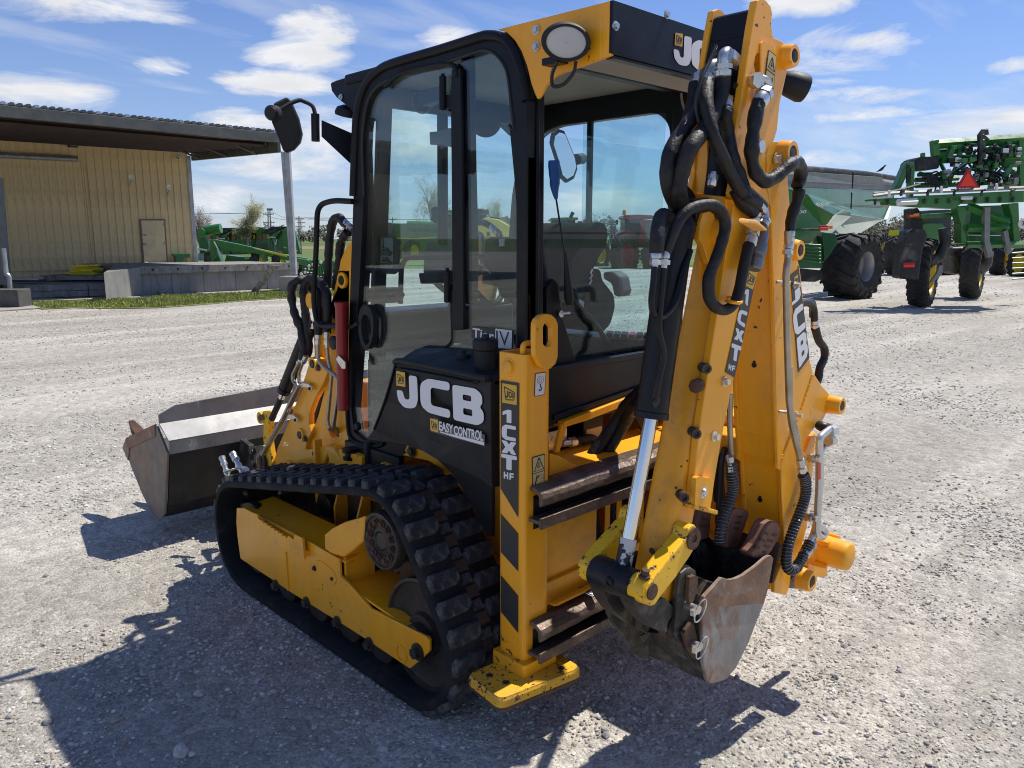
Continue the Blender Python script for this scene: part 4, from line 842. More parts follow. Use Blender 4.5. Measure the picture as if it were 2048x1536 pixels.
# inner front post seen through the glass, joystick tower, handles, seat, wheel, decal plate
obj('inner_grab_post', MB().cyl(T1('D', 985, 350, X=.62), T1('D', 988, 1100, X=.62), .022, seg=12), m_blk, BH)
mb = MB().prism(T('D', [(917, 522), (960, 518), (1020, 500), (1025, 600), (965, 583), (920, 588)], X=.58), (.03, 0, 0)); obj('post_clamp', mb, m_grey, BH, bev=.004)
mb = MB().prism(T('D', [(905, 1080), (965, 1078), (1000, 1240), (885, 1245), (888, 1160)], X=.60), (.10, 0, 0)); obj('joystick_tower', mb, m_grey, BH, bev=.006)
mb = MB().prism(T('D', [(860, 1245), (1010, 1238), (1010, 1300), (870, 1300)], X=.58), (.14, 0, 0)); obj('console_block', mb, m_blk, BH, bev=.006)
obj('inner_grab_handle', MB().tube(fillet(T('D', [(770, 1400), (775, 1210), (800, 1165), (1200, 1160), (1215, 1210)], X=.50), .05, 5), .011, 10), m_blk, BH)
dp = T('D', [(602, 1060), (700, 1050), (740, 1060), (762, 1090), (762, 1235), (740, 1250), (602, 1245)], X=.40)
mb = MB().prism(dp, (.006, 0, 0)); ICO = obj('instruction_plate', mb, m_blk, BH, bev=.003)
mb = MB().prism(fillet(T('D', [(604, 1064), (732, 1064), (732, 1222), (604, 1222)], X=.399), .012, 3, True), (.0008, 0, 0)); obj('instruction_sticker', mb, m_grey, ICO)
mb = MB(); mb.bx(.42, 1.18, .60, .82, 1.12, 1.30); obj('front_console', mb, m_blk, BH, bev=.02, segs=3)
mb = MB(); mb.bx(.42, 1.18, .55, .60, 1.05, 1.14); obj('console_rail', mb, m_grey, BH, bev=.004)
mb = MB().prism(T('D', [(600, 1320), (690, 1320), (720, 1360), (700, 1400), (600, 1395)], X=.42), (.08, 0, 0)); obj('floor_pedal_box', mb, m_blk, BH, bev=.01)
mb = MB().prism(T('D', [(715, 1352), (758, 1358), (752, 1388), (718, 1382)], X=.45), (.03, 0, 0)); obj('red_latch', mb, mat('red_plastic', (.45, .02, .02), .4), BH)
# steering wheel
wc = V((.80, .52, 1.42)); mb = MB(); ax_ = V((0, -.55, .83)).normalized(); u_ = V((1, 0, 0)); w_ = ax_.cross(u_)
mb.tube([wc+(u_*math.cos(t)+w_*math.sin(t))*.17 for t in [2*math.pi*i/40 for i in range(40)]], .013, 10, closed=True)
for t in (.4, 2.7, 4.7): mb.tube([wc, wc+(u_*math.cos(t)+w_*math.sin(t))*.16], .012, 8)
mb.cyl(wc-ax_*.3, wc, .03); obj('steering_wheel', mb, m_seat, BH)
def seat():
    def slab(c, w, h, t, tilt, name):
        Rm = Matrix.Rotation(tilt, 3, 'X'); rings = []
        for k in range(9):
            f = k/8; zz = -h/2+h*f; ww = w*(1-.35*max(0, f-.6)/.4)*(.9+.1*math.sin(math.pi*f)); tt = t*(.75+.25*math.sin(math.pi*f))
            rings.append([c+Rm@V((ww/2*math.copysign(abs(math.cos(a))**.5, math.cos(a)), tt/2*math.copysign(abs(math.sin(a))**.6, math.sin(a)), zz)) for a in [2*math.pi*i/20 for i in range(20)]])
        return obj(name, MB().loft(rings), m_seat, BH)
    # the seat is swivelled sideways: its profile faces the rear window
    sbk = fillet(T('J', [(318, 748), (362, 756), (387, 800), (378, 880), (335, 950), (300, 1020), (275, 1110), (225, 1210), (115, 1210), (100, 1100), (150, 1005), (240, 880), (285, 785)], Y=.0), .02, 3, True)
    obj('seat_back', MB().prism(sbk, (0, .34, 0)), m_seat, BH, bev=.03, segs=3)
    cu_ = fillet(T('J', [(285, 1012), (345, 1020), (352, 1080), (420, 1165), (428, 1230), (402, 1330), (350, 1385), (235, 1290)], Y=.0), .02, 3, True)
    obj('seat_cushion', MB().prism(cu_, (0, .36, 0)), m_seat, BH, bev=.02, segs=3)
    obj('bellows_edge', MB().tube(T('J', [(298, 1020), (288, 1040), (296, 1055), (284, 1070), (292, 1085), (280, 1105)], Y=-.004), .004, 6), m_white, BH)
    mb = MB(); q = T('J', [(352, 1035), (410, 1030), (450, 1060), (468, 1150), (450, 1180), (415, 1170), (400, 1100), (355, 1075)], X=1.02); mb.prism(q, (.07, 0, 0)); obj('armrest_pod', mb, m_grey, BH, bev=.015, segs=3)
    mb = MB().prism(T('J', [(220, 1190), (250, 1205), (245, 1240), (225, 1230)], X=.72), (.002, 0, 0)); obj('seat_tag', mb, m_white, BH)
seat()
mb = MB(); mb.bx(1.02, 1.2, -.24, .8, 1.06, 1.20); obj('right_console', mb, m_blk, BH, bev=.015)
sw_ = [(372, 1392), (470, 1386), (560, 1392), (640, 1402)]
mb = MB().prism(T('J', [(372, 1378), (470, 1384), (640, 1402), (640, 1425), (560, 1425), (372, 1410)], Z=1.205), (0, 0, .008)); SWP = obj('switch_panel', mb, m_grey, BH)
for k in range(6):
    a = 385+k*42; mb = MB().prism(T('J', [(a, 1384+k*2), (a+32, 1387+k*2), (a+24, 1404+k*2), (a-8, 1402+k*2)], Z=1.214), (0, 0, .012)); obj('rocker_switch', mb, m_plastic if k != 3 else mat('red_switch', (.5, .02, .02), .4), SWP)
mb = MB().prism(T('D', [(1200, 1075), (1230, 1058), (1375, 1060), (1395, 1330), (1180, 1300)], X=1.05), (.03, 0, 0)); obj('side_console_panel', mb, m_seat, BH, bev=.02, segs=3)
mb = MB().prism(T('D', [(1275, 1070), (1302, 1068), (1302, 1106), (1276, 1108)], X=1.045), (.002, 0, 0)); obj('small_sticker', mb, m_white, BH)
# ------------------------------------------------------------------ front loader bucket and arms
LENS['W'] = (400, 540, .28648)
def sec(x, pts): return [V((x, y, z)) for y, z in pts]
shell = [(2.60, .42), (2.50, .30), (2.36, .19), (2.26, .125), (2.17, .100), (2.09, .125), (2.035, .20), (1.94, .51), (1.942, .565)]
inn = [(2.595, .435), (2.49, .315), (2.36, .208), (2.26, .145), (2.175, .122), (2.105, .145), (2.055, .21), (1.963, .505), (1.96, .565)]
mb = MB()
for i in range(len(shell)-1):
    a, b, c, d = shell[i], shell[i+1], inn[i+1], inn[i]
    mb.hexa(sec(.006, (a, b, c, d)), sec(1.554, (a, b, c, d)))
LBK = obj('loader_bucket', mb, m_lback, BH, bev=.002, segs=1)
mb = MB().hexa(sec(0, ((1.936, .505), (1.936, .570), (1.944, .570), (1.944, .505))), sec(1.56, ((1.936, .505), (1.936, .570), (1.944, .570), (1.944, .505)))); obj('back_strip', mb, m_loader, LBK)
mb = MB().hexa(sec(0, ((1.938, .570), (2.055, .640), (2.05, .648), (1.936, .578))), sec(1.56, ((1.938, .570), (2.055, .640), (2.05, .648), (1.936, .578)))); obj('spill_shelf', mb, m_loader, LBK)
g0 = [V((0, 2.052, .638)), V((0, 2.052, .695)), T1('f', 385, 315, Y=2.052), V((1.45, 2.052, .79)), V((1.56, 2.052, .70)), V((1.56, 2.052, .638))]
mb = MB().prism(g0, (0, .008, 0)); obj('spill_guard', mb, m_loader, LBK, bev=.001)
sidep = [(2.60, .42), (2.53, .47), (2.06, .635), (1.94, .51), (2.055, .16), (2.10, .115), (2.17, .095), (2.26, .115), (2.37, .185), (2.52, .32)]
for x in (-.012, 1.56):
    mb = MB().prism(sec(x, sidep), (.012, 0, 0)); sp_ = obj('bucket_side', mb, m_loadin, LBK, bev=.002)
    mb = MB().prism(sec(x-.006 if x < 0 else x+.006, [(2.62, .41), (2.54, .485), (2.07, .645), (2.085, .575), (2.50, .43), (2.545, .35)]), (.012, 0, 0)); obj('side_cutter', mb, m_cutter, LBK, bev=.002)
for i in range(6):
    x = .06+i*.285; mb = MB(); mb.loft([sec(x, [(2.55, .405), (2.55, .44), (2.55, .44), (2.55, .405)])[:1]+[V((x, 2.55, .45)), V((x+.07, 2.55, .45)), V((x+.07, 2.55, .40))], [V((x+.005, 2.70, .46)), V((x+.005, 2.70, .50)), V((x+.065, 2.70, .50)), V((x+.065, 2.70, .46))], [V((x+.02, 2.78, .52)), V((x+.02, 2.78, .53)), V((x+.05, 2.78, .53)), V((x+.05, 2.78, .52))]], smooth=False); obj('bucket_tooth', mb, m_rust, LBK, bev=.004)
for x in (.38, 1.1): mb = MB().prism([V((x, y, z)) for y, z in ((1.92, .20), (2.04, .18), (1.95, .52), (1.84, .50), (1.80, .32))], (.03, 0, 0)); obj('bucket_bracket', mb, m_bkt, LBK, bev=.003)
# auxiliary couplers standing in front of the bucket
for (a, b, c, d, e) in ((150, 1300, 210, 1480, 1), (225, 1275, 315, 1455, 1)):
    p, q = T1('W', a, b, X=.20), T1('W', c, d, X=.20); dd = q-p
    mb = MB().lathe(p, dd, [(0, .014), (.004, .018), (.02, .018), (.022, .015), (.032, .015), (.034, .018), (.05, .018), (.053, .013), (.075, .013), (.077, .017), (.10, .017), (.105, .012), (dd.length, .012)], 16); obj('hydraulic_coupler', mb, m_zinc, BH)
mb = MB().tube(fillet(T('W', [(185, 1410), (235, 1390), (290, 1375), (320, 1380), (355, 1440)], X=.19), .02), .006, 8, flat=2.2); obj('coupler_bracket', mb, m_zinc, BH)
mb = MB().prism(T('W', [(342, 1260), (365, 1235), (440, 1222), (450, 1240), (395, 1300), (400, 1410), (365, 1400)], X=.34), (.015, 0, 0)); lk = obj('quick_hitch_plate', mb, m_pipe, BH, bev=.003)
for a, b in ((377, 1267), (362, 1305), (383, 1370)): obj('hitch_bolt', MB().bolt(T1('W', a, b, X=.338), (-1, 0, 0), .012, .012), m_brass, lk)
# lever link (yellow) between bucket and cylinder
for dx in (0, .16):
    l_ = [p+V((dx, 0, 0)) for p in T('W', [(415, 1010), (440, 985), (490, 985), (500, 1030), (480, 1070), (480, 1200), (500, 1330), (520, 1410), (480, 1415), (460, 1340), (440, 1180), (442, 1075), (420, 1060)], X=.33)]
    mb = MB().prism(l_, (.03, 0, 0)); lo = obj('tipping_link', mb, m_lemon, BH, bev=.004)
    mb = MB().lathe(T1('W', 430, 1030, X=.33)+V((dx, 0, 0)), (-1, 0, 0), [(0, .032), (.012, .03), (.012, .018), (.016, .018)], 20); obj('pin_boss', mb, m_lemon, lo)
    obj('pin', MB().cyl(T1('W', 427, 1030, X=.314)+V((dx, 0, 0)), T1('W', 427, 1030, X=.36)+V((dx, 0, 0)), .016), m_brown, lo)
# arm plates and tower
def plate(name, z, pts, x, th, m=m_yel, bev=.004, holes=()):
    o = obj(name, MB().prism(T(z, pts, X=x), (th, 0, 0), [T(z, h, X=x) for h in holes]), m, BH, bev=bev); return o
arm = [(735, 735), (770, 620), (800, 600), (850, 640), (890, 715), (860, 790), (800, 900), (760, 1010), (760, 1080), (775, 1140), (745, 1200), (710, 1400), (510, 1410), (515, 1330), (545, 1230), (620, 1060), (680, 900)]
plate('loader_arm', 'W', arm, .345, .03); o = obj('loader_arm', MB().prism([p+V((.84, 0, 0)) for p in T('W', arm, X=.345)], (.03, 0, 0)), m_yel, BH, bev=.004)
tower = [(965, 0), (1045, 0), (1042, 400), (1035, 1390), (730, 1400), (750, 1230), (780, 1130), (830, 1000), (880, 800), (893, 720), (870, 600), (860, 500), (860, 330), (905, 250), (950, 150), (965, 90)]
tw = plate('loader_tower', 'W', tower, .37, .03, holes=[[(880, 1080), (905, 1110), (940, 1090), (965, 1110), (970, 1160), (945, 1182), (915, 1165), (895, 1120)]])
twt = T('D', [(516, 1085), (495, 1105), (462, 1180), (452, 1240), (435, 1310), (415, 1400), (420, 1480), (520, 1480), (540, 1300), (545, 1090)], X=.37); obj('loader_tower_head', MB().prism(twt, (.03, 0, 0)), m_yel, BH, bev=.004)
obj('loader_tower_head', MB().prism([p+V((.8, 0, 0)) for p in twt], (.03, 0, 0)), m_yel, BH, bev=.004)
plate('tower_strip', 'W', [(790, 350), (862, 330), (862, 640), (800, 610)], .38, .02)
plate('shaded_gap_plate', 'W', [(800, 760), (890, 720), (880, 800), (790, 1110), (755, 1080)], .50, .03, m_blk)  # black sheet puts shade into the gap between arm and tower
for (a, b, r) in ((710, 1150, .032), (800, 655, .032), (1003, 72, .034)):
    p = T1('W', a, b, X=.345 if a < 900 else .37); o = obj('pivot_boss', MB().lathe(p, (-1, 0, 0), [(-.01, r), (.012, r), (.012, r*.62), (.006, r*.6)], 24), m_yel, BH); obj('pivot_pin', MB().lathe(p, (-1, 0, 0), [(0, r*.6), (.015, r*.56)], 16), m_grease if a == 800 else m_blk, o)
    if a != 1003: obj('keeper_bolt', MB().bolt(T1('W', a+28, b+28, X=.344), (-1, 0, 0), .011, .012), m_brown, o)
plate('mount_gusset', 'W', [(750, 1255), (870, 1228), (930, 1240), (975, 1320), (985, 1385), (905, 1385), (890, 1290), (850, 1385), (820, 1385), (780, 1330)], .325, .05, m_yel, .008)
obj('gusset_bolt', MB().bolt(T1('W', 812, 1280, X=.325), (-1, 0, 0), .015, .014), m_brass, BH)
plate('tie_down_lug', 'W', [(578, 1400), (578, 1350), (600, 1328), (625, 1345), (632, 1400)], .33, .014, m_yel, .003, holes=[[(590, 1385), (590, 1358), (602, 1345), (612, 1360), (604, 1388)]])
# cylinder with its rod
obj('tipping_cylinder', MB().cyl(T1('W', 775, 380, X=.36), T1('W', 585, 850, X=.34), .032, seg=24).lathe(T1('W', 592, 835, X=.34), T1('W', 560, 900, X=.335)-T1('W', 592, 835, X=.34), [(-.01, .034), (.01, .033), (.014, .026)], 24), m_blk, BH)
rod_ = obj('cylinder_rod', MB().cyl(T1('W', 585, 850, X=.34), T1('W', 565, 900, X=.34), .014), m_chr, BH)
obj('rod_end', MB().cyl(T1('W', 567, 895, X=.34), T1('W', 500, 1040, X=.34), .0155), m_blk, BH)
obj('cylinder_eye', MB().lathe(T1('W', 765, 215, X=.33), (1, 0, 0), [(0, .02), (0, .035), (.05, .035), (.05, .02)], 20), m_yel, BH)
# rigid pipes on the arm
def pipe(name, z, pts, x, r=.0085, m=m_pipe, fr=.03):
    return obj(name, MB().tube(fillet([T1(z, *p[:2], X=(p[2] if len(p) > 2 else x)) for p in pts], fr, 5), r, 12), m, BH)
pipe('steel_pipe', 'W', [(820, 520), (822, 620), (860, 675), (935, 725), (962, 760), (960, 880), (930, 1100), (965, 1145, .38)], .325, .0095)
pipe('steel_pipe', 'W', [(885, 520), (893, 630), (920, 720), (905, 900), (890, 1060), (905, 1110), (945, 1130, .38)], .335, .0085)
pipe('steel_pipe', 'W', [(685, 655), (645, 735), (650, 780), (690, 810), (640, 900), (580, 1030), (500, 1160), (430, 1290)], .315, .0085)
pipe('steel_pipe', 'W', [(720, 640), (690, 720), (690, 765), (700, 800), (655, 900), (600, 1020), (520, 1165), (450, 1290)], .335, .0085)
for a, b in ((720, 800), (620, 1020)):
    mb = MB().prism(T('W', [(a-35, b+10), (a-10, b-12), (a+30, b-8), (a+55, b+15), (a+58, b+40), (a+40, b+50), (a+28, b+20), (a-5, b+18), (a-30, b+30)], X=.322), (.01, 0, 0)); pc_ = obj('pipe_clamp', mb, m_zinc, BH, bev=.002)
    obj('clamp_bolt', MB().bolt(T1('W', a+45, b+28, X=.322), (-1, 0, 0), .006, .006), m_brass, pc_)
for a, b, c, d in ((420, 1300, 440, 1430), (445, 1305, 465, 1420)): collar(T1('W', c, d, X=.32), T1('W', a, b-10, X=.32), .013, m_brass)
hose('loader_hose', [T1('W', 450, 1440, X=.32), T1('W', 470, 1500, X=.36), V((.40, 1.4, .35))], .014, m_hose)
# looping hoses
hose('loader_hose', [T1('W', a, b, X=x) for a, b, x in ((712, 620, .32), (725, 545, .32), (700, 400, .32), (660, 300, .31), (640, 190, .31), (645, 110, .31), (690, 72, .33), (740, 80, .37), (790, 150, .40), (820, 250, .40))], .019, wob=.28)
hose('loader_hose', [T1('W', a, b, X=x) for a, b, x in ((745, 600, .34), (760, 500, .34), (740, 330, .34), (725, 180, .34), (735, 90, .35), (780, 62, .35), (820, 130, .34), (828, 300, .33), (825, 450, .325))], .019, wob=.25)
hose('loader_hose', [T1('W', a, b, X=x) for a, b, x in ((740, 80, .37), (820, 80, .35), (875, 140, .34), (890, 260, .335), (886, 440, .335))], .020, wob=.2)
for a in (823, 886): collar(T1('W', a, 430, X=.33), T1('W', a, 540, X=.33), .0145)
for a, b, c, d in ((712, 610, 685, 665), (742, 600, 715, 655)): collar(T1('W', a, b, X=.32), T1('W', c, d, X=.32), .013)
for k, pts in enumerate(([(505, 1010), (480, 985), (455, 960), (428, 975), (412, 1040), (403, 1150), (398, 1320)], [(500, 1035), (480, 1060), (462, 1110), (455, 1200), (440, 1330)])):
    hose('loader_hose', [T1('D', a, b, X=.42) for a, b in pts], .019, wob=.22)
collar(T1('D', 470, 972, X=.42), T1('D', 525, 1022, X=.42), .016)
hose('loader_hose', [T1('D', a, b, X=.52) for a, b in ((560, 1000), (600, 990), (650, 1040))], .014, wob=.1)
collar(T1('D', 618, 1000, X=.52), T1('D', 662, 1050, X=.52), .014)
collar(T1('D', 1145, 1035, X=.95), T1('D', 1190, 1060, X=.95), .016)
pipe('steel_pipe', 'D', [(1170, 1045), (1195, 1080), (1190, 1200)], .95, .011)
collar(T1('D', 1235, 1005, X=1.0), T1('D', 1285, 1055, X=1.0), .016)
hose('loader_hose', [T1('D', a, b, X=1.0) for a, b in ((1140, 990), (1190, 985), (1240, 1010))], .015, wob=.1)
# red safety strut with its strap
st = T1('W', 985, 225, X=.31), T1('W', 1000, 975, X=.31)
mb = MB(); d_ = st[1]-st[0]; mb.tube([st[0], st[0]+d_*.03, st[0]+d_*.05, st[1]], [.030, .029, .025, .025], 20); RS = obj('red_safety_strut', mb, m_red, BH)
mb = MB().prism(T('W', [(945, 622), (965, 595), (1010, 640), (1012, 690), (990, 692)], X=.282), (.006, 0, 0)); obj('strut_strap', mb, m_zinc, RS, bev=.002)
mb = MB().lathe(T1('W', 935, 508, X=.30), (-1, 0, 0), [(-.012, .02), (-.008, .03), (.008, .03), (.012, .024)], 7); obj('strut_knob', mb, m_plastic, BH)
# bonnet ahead of the cab, low and hidden behind the arms
mb = MB(); mb.bx(.50, 1.10, .72, 1.02, .5, .95); obj('bonnet', mb, m_yel, BH, bev=.02, segs=3)
# ------------------------------------------------------------------ digging arm folded across the rear
YN, YF = -.95, -.80
def yplate(name, pts, y, th, m=m_yel, bev=.0035, holes=(), parent=BH): return obj(name, MB().prism(pts, (0, th, 0), holes), m, parent, bev=bev)
pS = lambda l, y=YN: T('S', l, Y=y); pV = lambda l, y=YN: T('V', l, Y=y); pT = lambda l, y=YN: T('T', l, Y=y); pU = lambda l, y=YN: T('U', l, Y=y); pP = lambda l, y=YN: T('P', l, Y=y)
def sh(l, dy): return [V((p.x, p.y+dy, p.z)) for p in l]
# boom
bl = pS([(600, 1115), (640, 1088), (690, 1090), (735, 1120)])+pV([(985, 130), (1000, 330), (1045, 480), (1103, 1030)])+pT([(635, 15), (690, 100), (742, 155), (745, 215), (700, 300), (635, 365), (590, 430), (575, 500)])+pT([(600, 540), (610, 700), (590, 850), (600, 960), (560, 1100), (500, 1250), (490, 1335), (470, 1384), (396, 1370), (400, 1300), (440, 1190), (452, 1000), (437, 620), (415, 602), (420, 560), (408, 300), (402, 0)])+pV([(880, 600), (866, 100)])+pS([(590, 1400), (585, 1200)])
khole = pT([(295, 785), (300, 768), (312, 768), (318, 785), (314, 795), (324, 803), (318, 815), (305, 812), (293, 800)])
yplate('boom_side_plate', bl, YN, .014); yplate('boom_side_plate', sh(bl, .136), YF-.014, .014) if False else obj('boom_side_plate', MB().prism([V((p.x, YF-.014, p.z)) for p in bl], (0, .014, 0)), m_yel, BH, bev=.0035)
L_ = pS([(600, 1250)])+pV([(868, 100), (882, 600), (902, 1530)])+pT([(410, 300), (422, 560), (438, 620), (453, 1000), (442, 1180)])
mb = MB(); offx = .012
for i in range(len(L_)-1):
    a, b = L_[i], L_[i+1]; mb.hexa([V((a.x+offx, YN+.013, a.z)), V((a.x+offx, YF-.013, a.z)), V((b.x+offx, YF-.013, b.z)), V((b.x+offx, YN+.013, b.z))], [V((a.x+offx+.01, YN+.013, a.z)), V((a.x+offx+.01, YF-.013, a.z)), V((b.x+offx+.01, YF-.013, b.z)), V((b.x+offx+.01, YN+.013, b.z))])
BB = obj('boom_belly_plate', mb, m_yel, BH)
bel = lambda z: None
def belly(z, a, b):   # a point on the belly plate seen at this pixel
    x = .82
    for _ in range(6):
        p = T1(z, a, b, X=x); 
        for i in range(len(L_)-1):
            hi, lo = L_[i], L_[i+1]
            if hi.z >= p.z >= lo.z: x = hi.x+(lo.x-hi.x)*(hi.z-p.z)/(hi.z-lo.z)+offx-.001
    return V((x, p.y, p.z))
for k, (z, a, b, s) in enumerate((('T', 308, 790, .9), ('V', 763, 1068, 1))):
    p = belly(z, a, b); mb = MB(); mb.lathe(p+V((.0, 0, -.004)), (-1, 0, 0), [(0, .0085), (.0012, .0085)], 16); mb.lathe(p+V((0.0003, 0, .006)), (-1, 0, 0), [(0, .0052), (.0014, .0052)], 12); obj('keyhole_slot', mb, m_blk, BB)
# weld bead across the boom side
wb = [(630, 30), (600, 120), (560, 240), (520, 340), (480, 440), (440, 540)]
P_ = crom(pT(wb, YN-.001), 14); obj('weld_bead', MB().tube(P_, [.004*(1+.3*math.sin(i*1.9)) for i in range(len(P_))], 8), m_yel, BH)
obj('weld_bead', MB().tube(crom(pT([(440, 560), (437, 700), (452, 1000), (440, 1180)], YN), 6), .0035, 8), m_yel, BH)
def boss(name, p, r, y0, y1, m=m_yel, pin=m_blk, pr=.62, parent=BH):
    o = obj(name, MB().lathe(V((p.x, y1, p.z)), (0, -1, 0), [(0, r*1.12), (y1-y0-.006, r), (y1-y0, r*.94), (y1-y0, r*pr), (y1-y0-.004, r*pr)], 28, caps=False), m, parent)
    obj('pin_end', MB().lathe(V((p.x, y1, p.z)), (0, -1, 0), [(0, r*pr), (y1-y0-.003, r*pr), (y1-y0-.001, r*pr*.85)], 20), pin, o); return o
boss('pin_boss', pT([(735, 210)])[0], .030, YN-.045, YN)
boss('pin_boss', pV([(1015, 370)])[0], .030, YN-.018, YN); boss('pin_boss', pS([(705, 1185)])[0], .036, YN-.035, YN, pin=m_brass)
obj('keeper_bolt', MB().bolt(pS([(662, 1220)], YN-.006)[0], (0, -1, 0), .012, .016), m_zinc, BH)
# lower boom: cast foot, slew motor, tubes
boss('pin_boss', pT([(545, 1275)])[0], .036, YN-.05, YN-.005)
yplate('foot_casting', pT([(565, 1190), (600, 1210), (605, 1290), (575, 1350), (500, 1345), (480, 1310)], YN+.02), YN, .10, m_brown, .006)
mo = pT([(660, 1150)], YN-.0)[0]
mb = MB(); mb.lathe(V((mo.x+.035, YN+.03, mo.z+.02)), (0, -1, 0), [(0, .064), (.03, .064), (.03, .054), (.11, .052), (.13, .049), (.134, .04), (.136, .015)], 32); MT = obj('slew_motor', mb, m_yelw, BH, bev=.003)
mc = V((mo.x+.035, YN-.006, mo.z+.02))
for a in (.8, 2.35, 3.9, 5.5): obj('motor_bolt', MB().cyl(mc+V((.06*math.cos(a), .02, .06*math.sin(a))), mc+V((.06*math.cos(a), -.026, .06*math.sin(a))), .011, seg=14).cyl(mc+V((.06*math.cos(a), -.02, .06*math.sin(a))), mc+V((.06*math.cos(a), -.034, .06*math.sin(a))), .009, seg=10), m_yel, MT)
yplate('motor_bracket', pT([(605, 1075), (655, 1075), (700, 1040), (740, 1035), (720, 1270), (605, 1275)], YN+.03), YN+.03, .02, m_yelw)
yplate('kingpost_arm', pT([(575, 520), (620, 410), (655, 405), (640, 470), (615, 520), (640, 560), (600, 900), (570, 1060), (600, 1200), (540, 1200), (560, 900)], YN+.015), YN+.015, .03)
mb = MB(); mb.bx(.95, 1.22, -.90, -.54, .40, .50); mb.bx(.95, 1.22, -.90, -.54, .84, .92); mb.bx(1.08, 1.2, -.78, -.53, .36, .96); obj('kingpost', mb, m_yel, BH, bev=.01, segs=3)
def ytube(name, z, pts, r, m=m_pipe, fr=.03, seg=12): return obj(name, MB().tube(fillet([T1(z, a, b, Y=y) for a, b, y in pts], fr, 6), r, seg), m, BH)
ytube('silver_pipe', 'T', [(735, 365, -1.00), (695, 395, -1.0), (672, 420, -1.0), (672, 700, -1.0), (660, 900, -1.0), (655, 1010, -1.0), (690, 1030, -1.0), (712, 1000, -1.0), (690, 970, -1.0)], .0125, mat('zinc_pipe', (.62, .62, .61), .3, .75, var=.1))
ytube('silver_pipe', 'T', [(730, 435, -.985), (710, 460, -.985), (682, 500, -.985), (680, 700, -.985), (660, 880, -.985), (640, 1000, -.985), (600, 1080, -.985)], .0105, m_zinc)
for a, b in ((745, 370), (738, 435)): obj('pipe_nut', MB().tube([T1('T', a-12, b+2, Y=-1.0), T1('T', a+20, b-4, Y=-1.0)], .019, 6, smooth=False), m_zinc, BH)
obj('black_elbow', MB().tube(crom([T1('T', 745, 362, Y=-.99), T1('T', 700, 352, Y=-.98), T1('T', 672, 340, Y=-.96)], 5), .017, 12), m_hose2, BH)
mb = MB().prism(pT([(664, 572), (681, 572), (681, 672), (662, 676)], -1.0135), (0, .001, 0)); obj('red_tag', mb, mat('red_tag', (.5, .06, .04), .5), BH)
for a, b in ((632, 543), (612, 905)): obj('tube_clamp', MB().tube([T1('T', a-22, b, Y=-.975), T1('T', a+28, b+4, Y=-.99)], .014, 10).bolt(T1('T', a+5, b, Y=-.99), (0, -1, 0), .011, .02), m_zinc, BH)
# long steel pipe down the boom and the ribbed hose below it
ytube('boom_pipe', 'V', [(968, 250, -.985), (975, 400, -.985), (958, 500, -.985), (965, 900, -.985), (978, 1330, -.985), (1030, 1536, -.985)], .0105)
ytube('boom_pipe', 'T', [(488, -20, -.985), (490, 230, -.985), (500, 330, -.985), (553, 545, -.985), (565, 590, -.985)], .0105)
for z, p, q in (('V', (985, 250), (975, 330)), ('V', (978, 320), (965, 415)), ('T', (552, 545), (575, 640))): collar(T1(z, *p, Y=-.985), T1(z, *q, Y=-.985), .014)
for z, a, b in (('V', 925, 565), ('V', 940, 1362)):
    obj('pipe_clip', MB().cyl(T1(z, a-25, b, Y=YN), T1(z, a+60, b+6, Y=-.975), .0045, seg=8).bolt(T1(z, a+78, b+18, Y=YN), (0, -1, 0), .008, .02), m_zinc, BH)
ribhose('ribbed_hose', hp('T', [(572, 640, -.985), (588, 690, -.985), (585, 780, -.985), (555, 870, -.985), (510, 990, -.985), (478, 1090, -.985), (468, 1180, -.985), (490, 1225, -.99), (530, 1215, -.99), (580, 1130, -.99), (615, 1060, -.99)]), .0165)
collar(T1('T', 575, 1140, Y=-.99), T1('T', 640, 1045, Y=-.985), .019)
ribhose('ribbed_hose', hp('T', [(128, 560, -.86), (135, 640, -.86), (140, 740, -.86), (105, 850, -.86), (70, 960, -.86), (60, 1060, -.86)]), .017)
ytube('boom_pipe', 'T', [(125, 150, -.85), (120, 300, -.85), (130, 520, -.85)], .009)
collar(T1('T', 120, 530, Y=-.86), T1('T', 130, 640, Y=-.86), .013)
hose('kingpost_hose', [T1('T', 95, 480, Y=-.7), T1('T', 70, 560, Y=-.7), T1('T', 65, 700, Y=-.7), T1('T', 50, 950, Y=-.7)], .012, m_hose2)
hose('kingpost_hose', [T1('T', 140, 440, Y=-.66), T1('T', 75, 480, Y=-.66), T1('T', 45, 600, Y=-.66), T1('T', 60, 800, Y=-.66)], .022, m_hose)
# hose that sticks out behind the boom
hose('boom_hose', hp('V', [(1050, 700, -.80), (1090, 690, -.80), (1120, 700, -.80), (1125, 780, -.80)]), .014, m_hose2)
LENS['X'] = LENS['B']
hose('boom_hose', hp('B', [(1640, 120, -.84), (1680, 118, -.84), (1708, 145, -.84), (1712, 215, -.84)]), .0125, m_hose2); collar(T1('B', 1712, 205, Y=-.84), T1('B', 1716, 250, Y=-.84), .0135)
hose('boom_hose', hp('B', [(1716, 245, -.84), (1735, 310, -.84), (1762, 350, -.84), (1762, 400, -.84), (1740, 450, -.84), (1730, 510, -.84), (1700, 560, -.84)]), .0145, m_hose, wob=.15)
